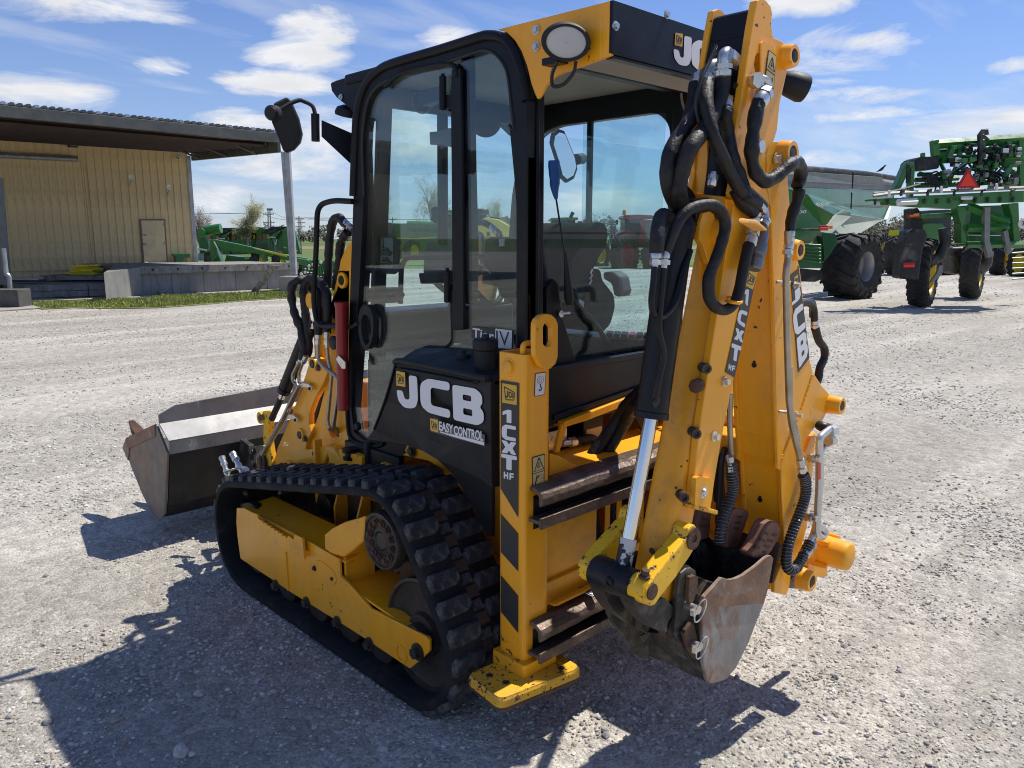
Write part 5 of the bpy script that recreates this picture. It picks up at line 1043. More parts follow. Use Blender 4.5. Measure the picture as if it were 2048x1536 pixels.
# dipper: near and far head plates, black front, box, bolted channel
dl = pS([(515, 2), (548, -10), (585, 6), (622, 52), (632, 100), (628, 200), (640, 288), (700, 312), (742, 345), (762, 400), (750, 530), (712, 700), (690, 800), (670, 1000), (640, 1098), (604, 1112), (582, 1180), (578, 1420)])+pV([(860, 62), (848, 200), (780, 500), (725, 770), (640, 1150), (562, 1536)])+pP([(1885, 560), (1850, 800), (1650, 790), (1692, 400), (1735, 0)])+pV([(470, 1190), (530, 800), (575, 480), (640, 80)])+pS([(325, 1480), (365, 1300), (350, 1000), (395, 760), (440, 440), (478, 200)])
sl_ = pS([(505, 570), (495, 500), (505, 430), (525, 402), (545, 420), (550, 470), (540, 560), (522, 580)])
yplate('dipper_side_plate', dl, YN, .022, holes=[sl_])
fl = [V((p.x, YF-.02, p.z)) for p in dl if p.z > 1.62]; 
far = T('S', [(180, 75), (205, 60), (240, 66), (262, 90), (240, 190), (200, 350), (110, 800), (60, 800), (110, 460)], Y=YF-.005)
far2 = [V((p.x, YF-.018, p.z)) for p in pS([(515, 2), (548, -10), (585, 6), (622, 52), (628, 200), (700, 312), (742, 345), (750, 530), (712, 700), (690, 800), (640, 1098), (578, 1180), (560, 1536), (330, 1480), (365, 1300), (350, 1000), (395, 760), (440, 440), (478, 200)])]
yplate('dipper_side_plate', far2, YF-.018, .018)
# black closing plate between the cheeks
ed_ = pS([(500, 60), (465, 250), (432, 420)]); mb = MB(); a, b, c = [V((p.x+.012, p.y, p.z)) for p in ed_]
for u, w in ((a, b), (b, c)): mb.hexa([V((u.x, YN+.022, u.z)), V((u.x, YF-.018, u.z)), V((w.x, YF-.018, w.z)), V((w.x, YN+.022, w.z))], [V((u.x+.02, YN+.022, u.z)), V((u.x+.02, YF-.018, u.z)), V((w.x+.02, YF-.018, w.z)), V((w.x+.02, YN+.022, w.z))])
mb.cyl(V((a.x+.02, YN+.022, a.z-.012)), V((a.x+.02, YF-.018, a.z-.012)), .02, seg=16); obj('black_cover_plate', mb, m_blk, BH, bev=.002)
mb = MB(); e2 = pS([(425, 430), (385, 700)]); a, b = [V((p.x+.02, p.y, p.z)) for p in e2]; mb.hexa([V((a.x, YN+.022, a.z)), V((a.x, YF-.018, a.z)), V((b.x, YF-.018, b.z)), V((b.x, YN+.022, b.z))], [V((a.x+.03, YN+.022, a.z)), V((a.x+.03, YF-.018, a.z)), V((b.x+.03, YF-.018, b.z)), V((b.x+.03, YN+.022, b.z))]); obj('valve_block', mb, m_blk, BH, bev=.003)
for a, b in ((208, 415), (360, 660)): obj('block_bolt', MB().bolt(T1('S', a, b, X=T1('S', 400, 600, Y=YN).x+.015), (-1, 0, 0), .008, .008), m_brass, BH)
boss('pin_boss', pS([(728, 440)])[0], .031, YN-.03, YN); 
mb = MB().prism(pS([(545, 330), (560, 312), (650, 350), (662, 385), (660, 640), (560, 690), (545, 600)], YN-.006), (0, .006, 0)); obj('boss_plate', mb, m_yel, BH, bev=.003)
obj('round_plug', MB().lathe(pS([(548, 1125)], YN-.001)[0], (0, -1, 0), [(0, .019), (.003, .018)], 20), m_zinc, BH)
# dipper box: direction in the arm plane
def dipx(z): return .30+(z-.90)*.275
zt, zb = 1.72, .60; mb = MB(); yb0, yb1 = YN+.022, YF-.02
prof = lambda z: fillet([V((dipx(z)+.012, yb0, z)), V((dipx(z)+.13, yb0, z)), V((dipx(z)+.13, yb1, z)), V((dipx(z)+.012, yb1, z))], .03, 5, True)
mb.loft([prof(zb+(zt-zb)*i/6) for i in range(7)]); obj('dipper_box', mb, m_yelw, BH)
gp = lambda z, s: [V((dipx(z)+a, YN+.021-b*.001, z)) for a, b in s]
mb = MB(); ch0 = pP([(1645, 795), (1850, 800)]); mb.hexa(*[[V((p.x, y, p.z+dz)) for p, dz in ((pP([(1640, 800)])[0], 0), (pP([(1888, 862)])[0], 0), (pP([(1888, 862)])[0], .014), (pP([(1640, 800)])[0], .014))] for y in (YN-.012, YN+.03)]); obj('channel_foot', mb, m_yelc, BH, bev=.003)
mb = MB().prism(fillet(pP([(1700, 500), (1720, 478), (1860, 492), (1886, 530), (1850, 790), (1688, 780)], YN-.014), .012, 3, True), (0, .014, 0)); bp_ = obj('bolt_plate', mb, m_yelw, BH, bev=.003)
obj('plate_bolt', MB().lathe(pP([(1783, 640)], YN-.014)[0], (0, -1, 0), [(-.002, .017), (.0005, .017), (.0005, .012), (.006, .01), (.006, .004)], 14), m_zinc, bp_)
for z, a, b in (('V', 80+0, 0),): pass
for z, a, b in (('V', 575, 1175), ('V', 510, 1512), ('P', 1878, 65)): obj('channel_bolt', MB().bolt(T1(z, a, b, Y=YN), (0, -1, 0), .010, .016), m_zinc, BH)
for z, a, b in (('V', 468, 1098), ('V', 405, 1497), ('P', 1575, 690)): obj('socket_bolt', MB().lathe(T1(z, a, b, X=dipx(T1(z, a, b, Y=YN).z)-.008)+V((0, 0, 0)), (-.6, -.8, 0), [(-.03, .014), (.006, .014), (.006, .008), (.0, .007)], 16), m_brass, BH)
mb = MB().lathe(T1('V', 405, 1205, X=.36), (-1, -.3, 0), [(-.02, .02), (.004, .02), (.006, .014)], 8); obj('grease_plug', mb, m_rust, BH)
for z, a, b, s in (('P', 1280, 1225, 1.3), ('P', 1418, 620, .5), ('P', 1440, 412, .4), ('P', 1490, 357, .4)):
    p = T1(z, a, b, X=.27); p.x = dipx(p.z)-.0015; mb = MB().lathe(p, (-1, 0, 0), [(0, .008*s), (.002, .007*s)], 9); obj('bare_spot', mb, m_rust, BH)
# dipper and bucket cylinders
c0, c1 = T1('V', 300, 190, Y=-.865), T1('V', 130, 1400, Y=-.865); dd = c1-c0
mb = MB().lathe(c0, dd, [(-.02, .03), (0, .045), (.02, .048), (.05, .044), (dd.length*.965, .044), (dd.length*.97, .047), (dd.length, .047), (dd.length, .03)], 32); CY = obj('bucket_cylinder', mb, m_blk, BH)
r1 = T1('P', 1010, 1110, Y=-.865); obj('cylinder_rod', MB().cyl(c1-dd*.02, r1, .0195, seg=24), m_chr, BH)
r2 = T1('P', 950, 1400, Y=-.865); m_scuff = mat('scuffed_black_paint', (.012, .013, .017), .4, var=.2, chips=1.5, chipcol=(.55, .55, .55), chipscale=18)
obj('rod_end', MB().cyl(r1, r2, .0225, seg=20), m_scuff, BH)
ep = [T1('V', a, b, Y=-.91) for a, b in ((432, 200), (450, 140), (490, 130), (520, 150), (530, 190), (568, 215), (570, 270), (545, 325), (520, 345), (500, 420), (490, 460), (470, 400), (450, 340), (425, 300))]
mb = MB().prism(ep, (0, .02, 0)); obj('cylinder_bracket', mb, m_yel, BH, bev=.003); boss('pin_boss', T1('V', 538, 262, Y=-.91), .033, -.945, -.91)
mb = MB().prism([p+V((0, .11, 0)) for p in ep], (0, .02, 0)); obj('cylinder_bracket', mb, m_yel, BH, bev=.003)
hd = [T1('V', a, b, X=.47) for a, b in ((385, 45), (400, 22), (560, 38), (615, 60), (590, 68), (588, 140), (360, 110), (362, 70), (385, 68))]
mb = MB().prism(hd, (.04, 0, 0)); obj('dipper_cross_plate', mb, m_yel, BH, bev=.003)
mb = MB().lathe(T1('V', 330, 165, Y=-.83), (0, -1, 0), [(0, .05), (.07, .05)], 20); obj('cylinder_eye', mb, m_blk, BH)
mb = MB().prism([T1('V', a, b, Y=-.885) for a, b in ((440, 420), (490, 460), (520, 600), (505, 775), (478, 770), (460, 560), (425, 560))], (0, .012, 0)); obj('dipper_gusset', mb, m_yel, BH, bev=.003)
# dipper cylinder inside the boom head, dark
obj('dipper_cylinder', MB().cyl(T1('S', 290, 760, Y=-.875), T1('S', 210, 1536, Y=-.875), .04, seg=24), m_blk, BH)
obj('boom_inner_plate', MB().prism(T('S', [(60, 900), (130, 1040), (135, 1200), (120, 1480), (0, 1480), (20, 1250), (0, 1250)], X=.50), (.012, 0, 0)), m_yel, BH, bev=.002)
# thin steel tubes on the bucket cylinder
ytube('black_pipe', 'V', [(152, 470, -.92), (145, 570, -.92), (130, 680, -.92), (140, 760, -.92), (190, 790, -.92), (250, 740, -.92), (300, 650, -.92), (330, 500, -.915), (370, 370, -.91)], .0085, m_blk, .04)
ytube('black_pipe', 'V', [(207, 480, -.925), (195, 600, -.925), (170, 860, -.925), (205, 980, -.925), (205, 1030, -.92), (170, 1190, -.915), (152, 1300, -.905)], .0095, m_blk, .04)
obj('pipe_end', MB().lathe(T1('V', 152, 1300, Y=-.905), (0, -1, -.2), [(0, .016), (.006, .015)], 14), m_blk, BH)
for a in (157, 213): collar(T1('V', a+4, 375, Y=-.92), T1('V', a-4, 480, Y=-.92), .013, m_zinc)
hose('cylinder_hose', hp('V', [(163, 385, -.92), (168, 290, -.92), (180, 190, -.91), (205, 155, -.90), (240, 175, -.88)]), 0.0185, wob=.06)
hose('cylinder_hose', hp('V', [(222, 385, -.92), (250, 300, -.93), (290, 210, -.94), (350, 130, -.95), (430, 95, -.96), (510, 95, -.97), (560, 135, -.975), (585, 210, -.975), (570, 300, -.975), (530, 420, -.97), (490, 520, -.965), (482, 620, -.965), (505, 700, -.97), (570, 738, -.975), (630, 710, -.985), (665, 640, -.985), (690, 520, -.985), (715, 400, -.985), (735, 330, -.985)]), 0.0154, wob=.12)
obj('hose_guide', MB().tube(crom([T1('V', 600, 660, Y=-.96), T1('V', 640, 665, Y=-.965), T1('V', 682, 680, Y=-.99), T1('V', 675, 693, Y=-1.01), T1('V', 630, 690, Y=-1.0), T1('V', 590, 680, Y=-.97)], 5), .005, 8), m_yel, BH)
collar(T1('V', 735, 345, Y=-.985), T1('V', 765, 215, Y=-.98), .017)
mb = MB().lathe(T1('V', 760, 490, Y=-.985), T1('V', 808, 260, Y=-.98)-T1('V', 760, 490, Y=-.985), [(0, .018), (.005, .023), (.03, .024), (.034, .021), (.042, .021), (.046, .025), (.07, .025), (.075, .022), (.11, .022), (.115, .017), (.15, .016)], 20); obj('quick_coupler', mb, mat('grey_coupler', (.2, .2, .2), .4, .8), BH)
brp = [T1('V', a, b, Y=y) for a, b, y in ((655, 190, YN), (700, 225, YN), (800, 255, YN-.03), (850, 285, YN-.06), (858, 268, YN-.06), (810, 215, YN-.02), (770, 205, YN), (690, 205, YN), (665, 188, YN))]
mb = MB().prism([T1('V', a, b, Z=1.62) for a, b in ((668, 200), (780, 210), (858, 265), (850, 290), (790, 270))], (0, 0, .006)); obj('coupler_bracket', mb, m_yelw, BH, bev=.002)
collar(T1('V', 768, 210, Y=-.975), T1('V', 765, 130, Y=-.97), .014); collar(T1('V', 815, 215, Y=-.985), T1('V', 835, 170, Y=-.985), .016)
ytube('elbow_pipe', 'V', [(828, 200, -.985), (835, 150, -.98), (820, 110, -.975), (790, 85, -.97)], .0105, m_zinc, .02)
# head hoses
hose('arm_hose', hp('S', [(530, 780, -.985), (510, 850, -.985), (490, 980, -.985), (475, 1120, -.985), (480, 1250, -.985), (520, 1350, -.99), (590, 1390, -1.0), (680, 1340, -1.01), (760, 1270, -1.02), (820, 1250, -1.01), (850, 1300, -1.0), (845, 1370, -.99), (820, 1430, -.99)]), 0.0189, wob=.2)
hose('arm_hose', hp('V', [(1040, 0, -.99), (1030, 60, -.99), (1005, 130, -.985), (988, 190, -.985), (986, 245, -.985)]), 0.0167, wob=.25)
collar(T1('S', 525, 800, Y=-.985), T1('S', 590, 680, Y=-.98), .022)
ytube('elbow_pipe', 'S', [(590, 700, -.98), (600, 650, -.98), (570, 605, -.98), (500, 610, -.965)], .0115, m_zinc, .025)
obj('pipe_nut', MB().tube([T1('S', 530, 615, Y=-.98), T1('S', 478, 622, Y=-.955)], .021, 6, smooth=False), m_zinc, BH)
def xh(name, pts, r, m=None, wob=.12): return hose(name, [T1('A', a, b, X=x) for a, b, x in pts], r, m, wob=wob)
collar(T1('S', 250, 595, Y=-.905), T1('S', 252, 470, Y=-.905), .023)
ytube('elbow_pipe', 'S', [(252, 500, -.905), (255, 430, -.905), (280, 400, -.905), (310, 430, -.9)], .016, m_zinc, .03)
obj('pipe_nut', MB().tube([T1('S', 290, 420, Y=-.915), T1('S', 380, 500, Y=-.915)], .021, 6, smooth=False), m_zinc, BH)
collar(T1('S', 120, 650, Y=-.87), T1('S', 155, 520, Y=-.87), .022); ytube('elbow_pipe', 'S', [(150, 560, -.87), (165, 500, -.87), (210, 490, -.87)], .015, m_zinc, .03)
collar(T1('S', 35, 700, Y=-.82), T1('S', 75, 560, Y=-.82), .020)
hose('arm_hose', hp('A', [(1243, 385, -.905), (1240, 450, -.905), (1205, 560, -.91), (1150, 660, -.92), (1090, 740, -.93), (1050, 830, -.92), (1025, 930, -.91), (1020, 1000, -.90), (1040, 1050, -.86)]), 0.0211, wob=.10)
hose('arm_hose', hp('A', [(1160, 410, -.87), (1150, 470, -.87), (1120, 560, -.88), (1060, 640, -.88), (1000, 730, -.88), (965, 820, -.88), (962, 920, -.88), (985, 1010, -.87), (1030, 1075, -.84)]), 0.0202, wob=.10)
hose('arm_hose', hp('A', [(1100, 430, -.82), (1090, 520, -.83), (1060, 620, -.83), (1045, 720, -.82)]), 0.0176, wob=.10)
hose('arm_hose', hp('A', [(1165, 420, -.89), (1160, 520, -.92), (1190, 680, -.95), (1230, 780, -.955), (1290, 900, -.965), (1350, 1000, -.975), (1420, 1050, -.98)]), 0.0176, wob=.10)
hose('arm_hose', hp('S', [(285, 840, -.93), (270, 900, -.93), (290, 1010, -.93), (310, 1140, -.94), (340, 1260, -.95), (390, 1380, -.965), (430, 1536, -.98)]), 0.0185, m_hose, wob=.2)
hose('arm_hose', hp('V', [(650, 0, -.96), (680, 60, -.965), (720, 105, -.97), (765, 140, -.975)]), 0.0185, wob=.10)
hose('arm_hose', hp('V', [(700, 0, -.95), (750, 40, -.955), (800, 90, -.965), (818, 115, -.97)]), 0.0176, wob=.10)
collar(T1('S', 290, 830, Y=-.93), T1('S', 290, 740, Y=-.91), .014); collar(T1('S', 165, 1430, Y=-.93), T1('S', 185, 1320, Y=-.93), .012)
hose('ribbed_conduit', hp('S', [(200, 350, -.90), (150, 470, -.90), (90, 600, -.90), (50, 740, -.9), (50, 850, -.9), (70, 950, -.91)]), .005, m_hose2)
hose('thin_cable', hp('A', [(1030, 480, -.5), (1035, 520, -.52), (1050, 570, -.55)]), .004, m_liner)
hose('arm_hose', hp('A', [(1040, 1040, -.86), (1075, 1060, -.86), (1110, 1080, -.86)]), 0.0194, m_hose)
for i, c in enumerate((0, 1)): hose('cylinder_hose', hp('V', [(250+i*20, 190, -.86), (300+i*40, 140, -.86), (340+i*30, 60, -.84), (330, 0, -.82)]), 0.0158)
# bucket linkage
PN, PF = -.975, -.765; lk0, lk1 = T1('U', 962, 200, Y=PN), T1('U', 612, 655, Y=PN)
near = [(845, 110), (870, 75), (910, 65), (985, 80), (1008, 130), (1008, 200), (975, 300), (930, 370), (880, 440), (830, 520), (730, 640), (690, 720), (640, 770), (590, 785), (560, 760), (552, 700), (560, 620), (590, 560), (640, 480), (740, 360), (830, 220), (845, 160)]
lp = T('U', [(925, 120), (960, 85), (985, 85), (1008, 130), (1008, 200), (990, 270), (930, 370), (880, 440), (830, 520), (735, 640), (690, 700), (640, 770), (598, 782), (565, 740), (565, 640), (590, 590), (660, 500), (740, 400), (830, 290), (905, 200)], Y=PN)
mb = MB().prism(lp, (0, .05, 0)); LK = obj('bucket_link', mb, m_lemon, BH, bev=.008, segs=3)
mb = MB().lathe(lk0, (0, -1, 0), [(-.01, .031), (.006, .031), (.006, .012), (.002, .012)], 24); obj('link_pin', mb, m_rust, LK)
mb = MB().lathe(lk1, (0, -1, 0), [(-.01, .022), (.004, .022), (.004, .004)], 24); obj('link_pin', mb, m_rust, LK)
fp = [V((p.x, PF-.02, p.z)) for p in lp]; mb = MB().prism(fp, (0, .045, 0)); obj('bucket_link', mb, m_lemon, BH, bev=.008, segs=3)
xt = V((lk1.x, 0, lk1.z)); mb = MB().lathe(V((xt.x, PN+.052, xt.z)), (0, 1, 0), [(0, .042), (.06, .043), (.062, .046), (.13, .046), (.135, .043), (PF-PN-.075, .043)], 32); CT = obj('link_cross_tube', mb, m_blk, BH)
mb = MB().lathe(T1('U', 248, 572, X=xt.x-.044), (-1, 0, -.1), [(-.01, .013), (.0035, .0125), (.0035, .008), (-.004, .008)], 20); obj('grease_point', mb, m_blk, CT)
obj('link_bolt', MB().bolt(T1('U', 547, 530, Y=PN+.02), (0, -.2, 1), .011, .02), m_rust, LK)
mb = MB().lathe(V((xt.x, PN+.004, xt.z)), (0, 1, 0), [(0, .036), (.048, .038)], 24); obj('link_collar', mb, m_lemon, LK)
# digging bucket
BN, BF = -.985, -.75
side_ = T('U', [(1212, 535), (1060, 700), (1045, 740), (1045, 900), (1055, 1280), (1085, 1410), (1110, 1436), (1150, 1432), (1240, 1405), (1330, 1310), (1440, 1090), (1500, 930), (1570, 760), (1600, 640), (1650, 372), (1630, 346), (1590, 362), (1500, 440), (1400, 512), (1330, 545), (1270, 555)], Y=BN)
mb = MB().prism(side_, (0, .012, 0)); DB = obj('digging_bucket', mb, m_rustb, BH, bev=.002)
cut = T('U', [(1212, 533), (1060, 700), (1052, 735), (1060, 790), (1570, 756), (1604, 640), (1652, 370), (1630, 344), (1590, 360), (1500, 438), (1400, 510), (1330, 543), (1270, 553)], Y=BN-.005); mb = MB().prism(cut, (0, .006, 0)); obj('side_cutter', mb, m_cutter, DB, bev=.0015)
fs = [V((p.x, BF-.012, p.z)) for p in side_]; mb = MB().prism(fs, (0, .012, 0)); obj('bucket_side', mb, m_bkt, DB, bev=.002)
sk = [side_[i] for i in (1, 2, 3, 4, 5, 6, 7, 8, 9, 10, 11, 12, 13, 14)]; cen = sum(side_, V())/len(side_); mb = MB()
for i in range(len(sk)-1):
    a, b = sk[i], sk[i+1]; f = .955; ai, bi = cen+(a-cen)*f, cen+(b-cen)*f
    mb.hexa([V((p.x, BN+.012, p.z)) for p in (a, b, bi, ai)], [V((p.x, BF-.012, p.z)) for p in (a, b, bi, ai)])
obj('bucket_shell', mb, m_bkt, DB)
tip = V((side_[14].x, 0, side_[14].z))
# ears with the hitch pins
ear = T('U', [(860, 560), (875, 500), (920, 460), (965, 455), (1000, 480), (1012, 530), (1005, 640), (985, 720), (1010, 780), (1050, 900), (1058, 1280), (1085, 1415), (1040, 1370), (960, 1250), (900, 1150), (850, 1080), (820, 1010), (830, 880), (840, 700)], Y=BN+.025)
def earp(y): return [V((p.x, y, p.z)) for p in ear]
for y in (BN+.030, BF-.045): mb = MB().prism(earp(y), (0, .016, 0)); E_ = obj('hitch_ear', mb, m_bkt, DB, bev=.003)
wp = T('U', [(935, 530), (985, 515), (1010, 545), (1000, 650), (975, 730), (940, 780), (925, 700)], Y=BN+.012); mb = MB().prism(wp, (0, .012, 0)); obj('wear_plate', mb, m_rust, DB, bev=.002)
wp = T('U', [(885, 1010), (950, 920), (975, 930), (1005, 1060), (985, 1240), (930, 1160)], Y=BN+.012); mb = MB().prism(wp, (0, .012, 0)); obj('wear_plate', mb, m_rust, DB, bev=.002)
for a, b in ((985, 800), (1000, 1115)):
    p = T1('U', a, b, Y=BN-.002); o = obj('hitch_pin', MB().cyl(p+V((0, .05, 0)), p+V((0, -.012, 0)), .012).box(p+V((-.022, -.012, .004)), .03, .012, .016), m_zinc, DB)
    ctr_ = p+V((0, -.016, -.0)); obj('linch_ring', MB().tube([ctr_+V((.026*math.cos(t), -.008*math.sin(t), .036*math.sin(t))) for t in [2*math.pi*i/28 for i in range(28)]], .0022, 6, closed=True), m_zinc, o)
mb = MB(); pa = T1('U', 780, 930, Y=-.93); mb.cyl(V((pa.x, BN+.04, pa.z)), V((pa.x, BF-.04, pa.z)), .032, seg=24); mb.cyl(V((pa.x+.04, BN+.04, pa.z+.14)), V((pa.x+.04, BF-.04, pa.z+.14)), .028, seg=24); obj('hitch_tube', mb, m_bkt, DB)
mb = MB(); pb = T1('U', 785, 865, Y=-.955); mb.lathe(V((pa.x, BN+.052, pa.z)), (0, 1, 0), [(0, .02), (.0, .042), (.02, .042), (.02, .035)], 20); obj('worn_collar', mb, m_rust, DB)
# hitch casting and tipping lever that reach to the cross tube
o = obj('hitch_lever', MB().prism(fillet(T('U', [(445, 700), (470, 790), (520, 870), (590, 935), (670, 985), (745, 1010), (745, 920), (790, 860), (800, 790), (720, 700), (600, 775)], Y=-.945), .015, 3, True), (0, .045, 0)), m_bkt, DB, bev=.012, segs=3)
o = obj('hitch_body', MB().prism(fillet(T('U', [(200, 640), (235, 740), (300, 830), (430, 940), (570, 1010), (600, 960), (540, 880), (470, 790), (440, 700), (330, 690)], Y=-.84), .015, 3, True), (0, .05, 0)), m_bkt, DB, bev=.014, segs=3)
obj('hitch_web', MB().prism(T('U', [(300, 700), (620, 700), (840, 860), (840, 1020), (600, 1010), (400, 880)], Y=-.80), (0, .01, 0)), m_lback, DB)
fe = T('U', [(240, 770), (262, 760), (300, 830), (430, 940), (560, 1000), (600, 1180), (595, 1232), (540, 1228), (470, 1190), (370, 1030), (290, 930), (245, 850)], Y=BF-.05); mb = MB().prism(fe, (0, .014, 0)); obj('hitch_ear', mb, m_bkt, DB, bev=.003)
bk = [T1('U', a, b, Y=y) for a, b, y in ((300, 860, BF-.045), (520, 1180, BF-.045), (600, 1190, BF-.04))]
mb = MB(); A = [T1('U', 520, 990, Y=BF-.04), T1('U', 560, 1060, Y=BF-.03), T1('U', 600, 1190, Y=BF-.03)]; B = [T1('U', 860, 1040, Y=BN+.03), T1('U', 930, 1180, Y=BN+.03), T1('U', 1050, 1385, Y=BN+.03)]
for i in range(2): mb.hexa([A[i], A[i+1], B[i+1], B[i]], [p+V((.012, 0, .012)) for p in (A[i], A[i+1], B[i+1], B[i])])
obj('bucket_back', mb, m_bkt, DB)
mb = MB().lathe(T1('U', 487, 895, Y=-.84), (-.9, -.3, 0), [(-.02, .02), (.006, .02), (.008, .014)], 14); obj('hitch_bolt', mb, m_rust, DB)
obj('dark_notch', MB().prism(T('U', [(518, 1035), (560, 1010), (605, 1010), (550, 1088)], Y=-.935), (0, .004, 0)), m_blk, DB)
mb = MB().prism([V((p.x, -.88, p.z)) for p in T('U', [(860, 470), (1010, 560), (960, 700), (840, 620), (700, 700), (720, 560)], Y=-.88)], (0, .05, 0)); obj('dipper_foot', mb, m_blk, BH, bev=.01)
# lip and teeth
la, lb = V((side_[14].x-.01, 0, side_[14].z)), V((side_[0].x, 0, side_[0].z))
lip = T('U', [(1000, 720), (1090, 560), (1145, 575), (1050, 710)], Y=BN+.03); mb = MB().prism(lip, (0, .16, 0)); obj('bucket_lip', mb, m_bkt, DB, bev=.003)
mb = MB().hexa([V((.80, BN+.012, .50)), V((.80, BF-.012, .50)), V((.845, BF-.012, .625)), V((.845, BN+.012, .625))], [V((.815, BN+.012, .50)), V((.815, BF-.012, .50)), V((.86, BF-.012, .62)), V((.86, BN+.012, .62))]); obj('cutting_edge', mb, m_rust, DB, bev=.002)
m_tooth = mat('rusty_tooth', (.21, .105, .07), .65, .35, var=.35, vscale=20, bump=.2, bscale=60)
def tooth(z, outline, y, th, slots):
    o = obj('bucket_tooth', MB().prism(T(z, outline, Y=y), (0, th, 0)), m_tooth, DB, bev=.009, segs=3)
    for s in slots: obj('tooth_rib', MB().prism(T(z, s, Y=y-.001), (0, .01, 0)), m_blk if False else m_rust, o, bev=.003)
tooth('U', [(1470, 330), (1520, 260), (1560, 170), (1600, 85), (1640, 48), (1690, 60), (1722, 110), (1720, 160), (1690, 220), (1640, 310), (1590, 370), (1530, 385), (1480, 360)], -.965, .05, [[(1545, 195), (1590, 215), (1580, 240), (1540, 215)], [(1600, 200), (1660, 215), (1645, 240), (1595, 225)], [(1570, 250), (1630, 265), (1615, 285), (1560, 270)], [(1510, 255), (1545, 275), (1530, 300), (1500, 285)], [(1560, 300), (1600, 310), (1580, 335), (1550, 320)], [(1585, 140), (1615, 155), (1605, 180), (1575, 160)], [(1640, 150), (1690, 165), (1675, 190), (1630, 175)]])
tooth('U', [(1270, 100), (1290, 20), (1320, -50), (1360, -60), (1440, -40), (1450, 0), (1420, 80), (1390, 160), (1350, 280), (1250, 290)], -.86, .05, [[(1340, 0), (1400, 10), (1390, 30), (1330, 20)], [(1325, 50), (1380, 60), (1370, 80), (1315, 70)], [(1310, 100), (1365, 110), (1355, 130), (1300, 120)]])
tooth('U', [(1000, 60), (1030, -20), (1060, -50), (1130, -30), (1120, 60), (1110, 200), (1000, 230)], -.79, .05, [[(1040, 20), (1100, 30), (1095, 50), (1035, 40)], [(1030, 80), (1095, 90), (1090, 110), (1028, 100)]])
mb = MB().hexa([T1('U', 960, 320, Y=-.80), T1('U', 1470, 300, Y=-.80), T1('U', 1390, 500, Y=-.80), T1('U', 960, 560, Y=-.80)], [T1('U', 960, 320, Y=-.77), T1('U', 1470, 300, Y=-.77), T1('U', 1390, 500, Y=-.77), T1('U', 960, 560, Y=-.77)]); obj('bucket_floor_plate', mb, m_bkt, DB)
for a, b in ((1030, 300), (1230, 360), (1210, 470), (1030, 410)): obj('tooth_bolt', MB().bolt(T1('U', a, b, Y=-.801), (0, -1, 0), .018, .016), m_bkt, DB)
# ------------------------------------------------------------------ lettering and decals
def rr(pts, r=.05, n=3): return [(p.x, p.y) for p in fillet([V((a, b, 0)) for a, b in pts], r, n, True)]
GL = {
 'J': [(.42, 1), (1, 1), (1, .32), (.82, .05), (.6, 0), (.0, 0), (.0, .26), (.4, .26), (.42, .34)],
 'C': [(1, 1), (.28, 1), (.05, .85), (0, .7), (0, .3), (.05, .13), (.28, 0), (1, 0), (1, .24), (.42, .24), (.36, .3), (.36, .7), (.42, .76), (1, .76)],
 'B': [(0, 0), (.8, 0), (1, .14), (1, .40), (.88, .52), (.97, .62), (.97, .86), (.78, 1), (0, 1)],
 '1': [(.35, 0), (.75, 0), (.75, 1), (.45, 1), (.0, .78), (.0, .5), (.35, .68)],
 'X': [(0, 0), (.38, 0), (.52, .27), (.66, 0), (1, 0), (.74, .5), (1, 1), (.63, 1), (.5, .74), (.36, 1), (0, 1), (.27, .5)],
 'T': [(.33, 0), (.67, 0), (.67, .74), (1, .74), (1, 1), (0, 1), (0, .74), (.33, .74)],
 'H': [(0, 0), (.3, 0), (.3, .38), (.7, .38), (.7, 0), (1, 0), (1, 1), (.7, 1), (.7, .62), (.3, .62), (.3, 1), (0, 1)],
 'F': [(0, 0), (.32, 0), (.32, .36), (.9, .36), (.9, .6), (.32, .6), (.32, .76), (1, .76), (1, 1), (0, 1)],
}
GLH = {'B': [[(.34, .22), (.64, .22), (.64, .40), (.34, .40)], [(.34, .62), (.62, .62), (.62, .78), (.34, .78)]]}
class Quad:
    """four corners in 3D: lower left, lower right, upper right, upper left; u,v in 0..1"""
    def __init__(s, ll, lr, ur, ul, off):
        s.c = [V(p) for p in (ll, lr, ur, ul)]; n = (s.c[1]-s.c[0]).cross(s.c[3]-s.c[0]).normalized()
        if n.dot(CAM-s.c[0]) < 0: n = -n
        s.n = n; s.off = off
    def p(s, u, v, k=0): a, b, c, d = s.c; return a*(1-u)*(1-v)+b*u*(1-v)+c*u*v+d*(1-u)*v+s.n*(s.off+k)
    def poly(s, mb, pts, holes=(), k=0, th=.0006): mb.prism([s.p(u, v, k) for u, v in pts], s.n*th, [[s.p(u, v, k) for u, v in h] for h in holes])
    def glyph(s, mb, ch, u0, v0, u1, v1, k=.0006, rad=.07, shear=0):
        f = lambda a, b: (u0+(u1-u0)*a, v0+(v1-v0)*(b+shear*(a-.5)))
        s.poly(mb, [f(a, b) for a, b in rr(GL[ch], rad)], [[f(a, b) for a, b in rr(h, rad*.6)] for h in GLH.get(ch, [])], k)
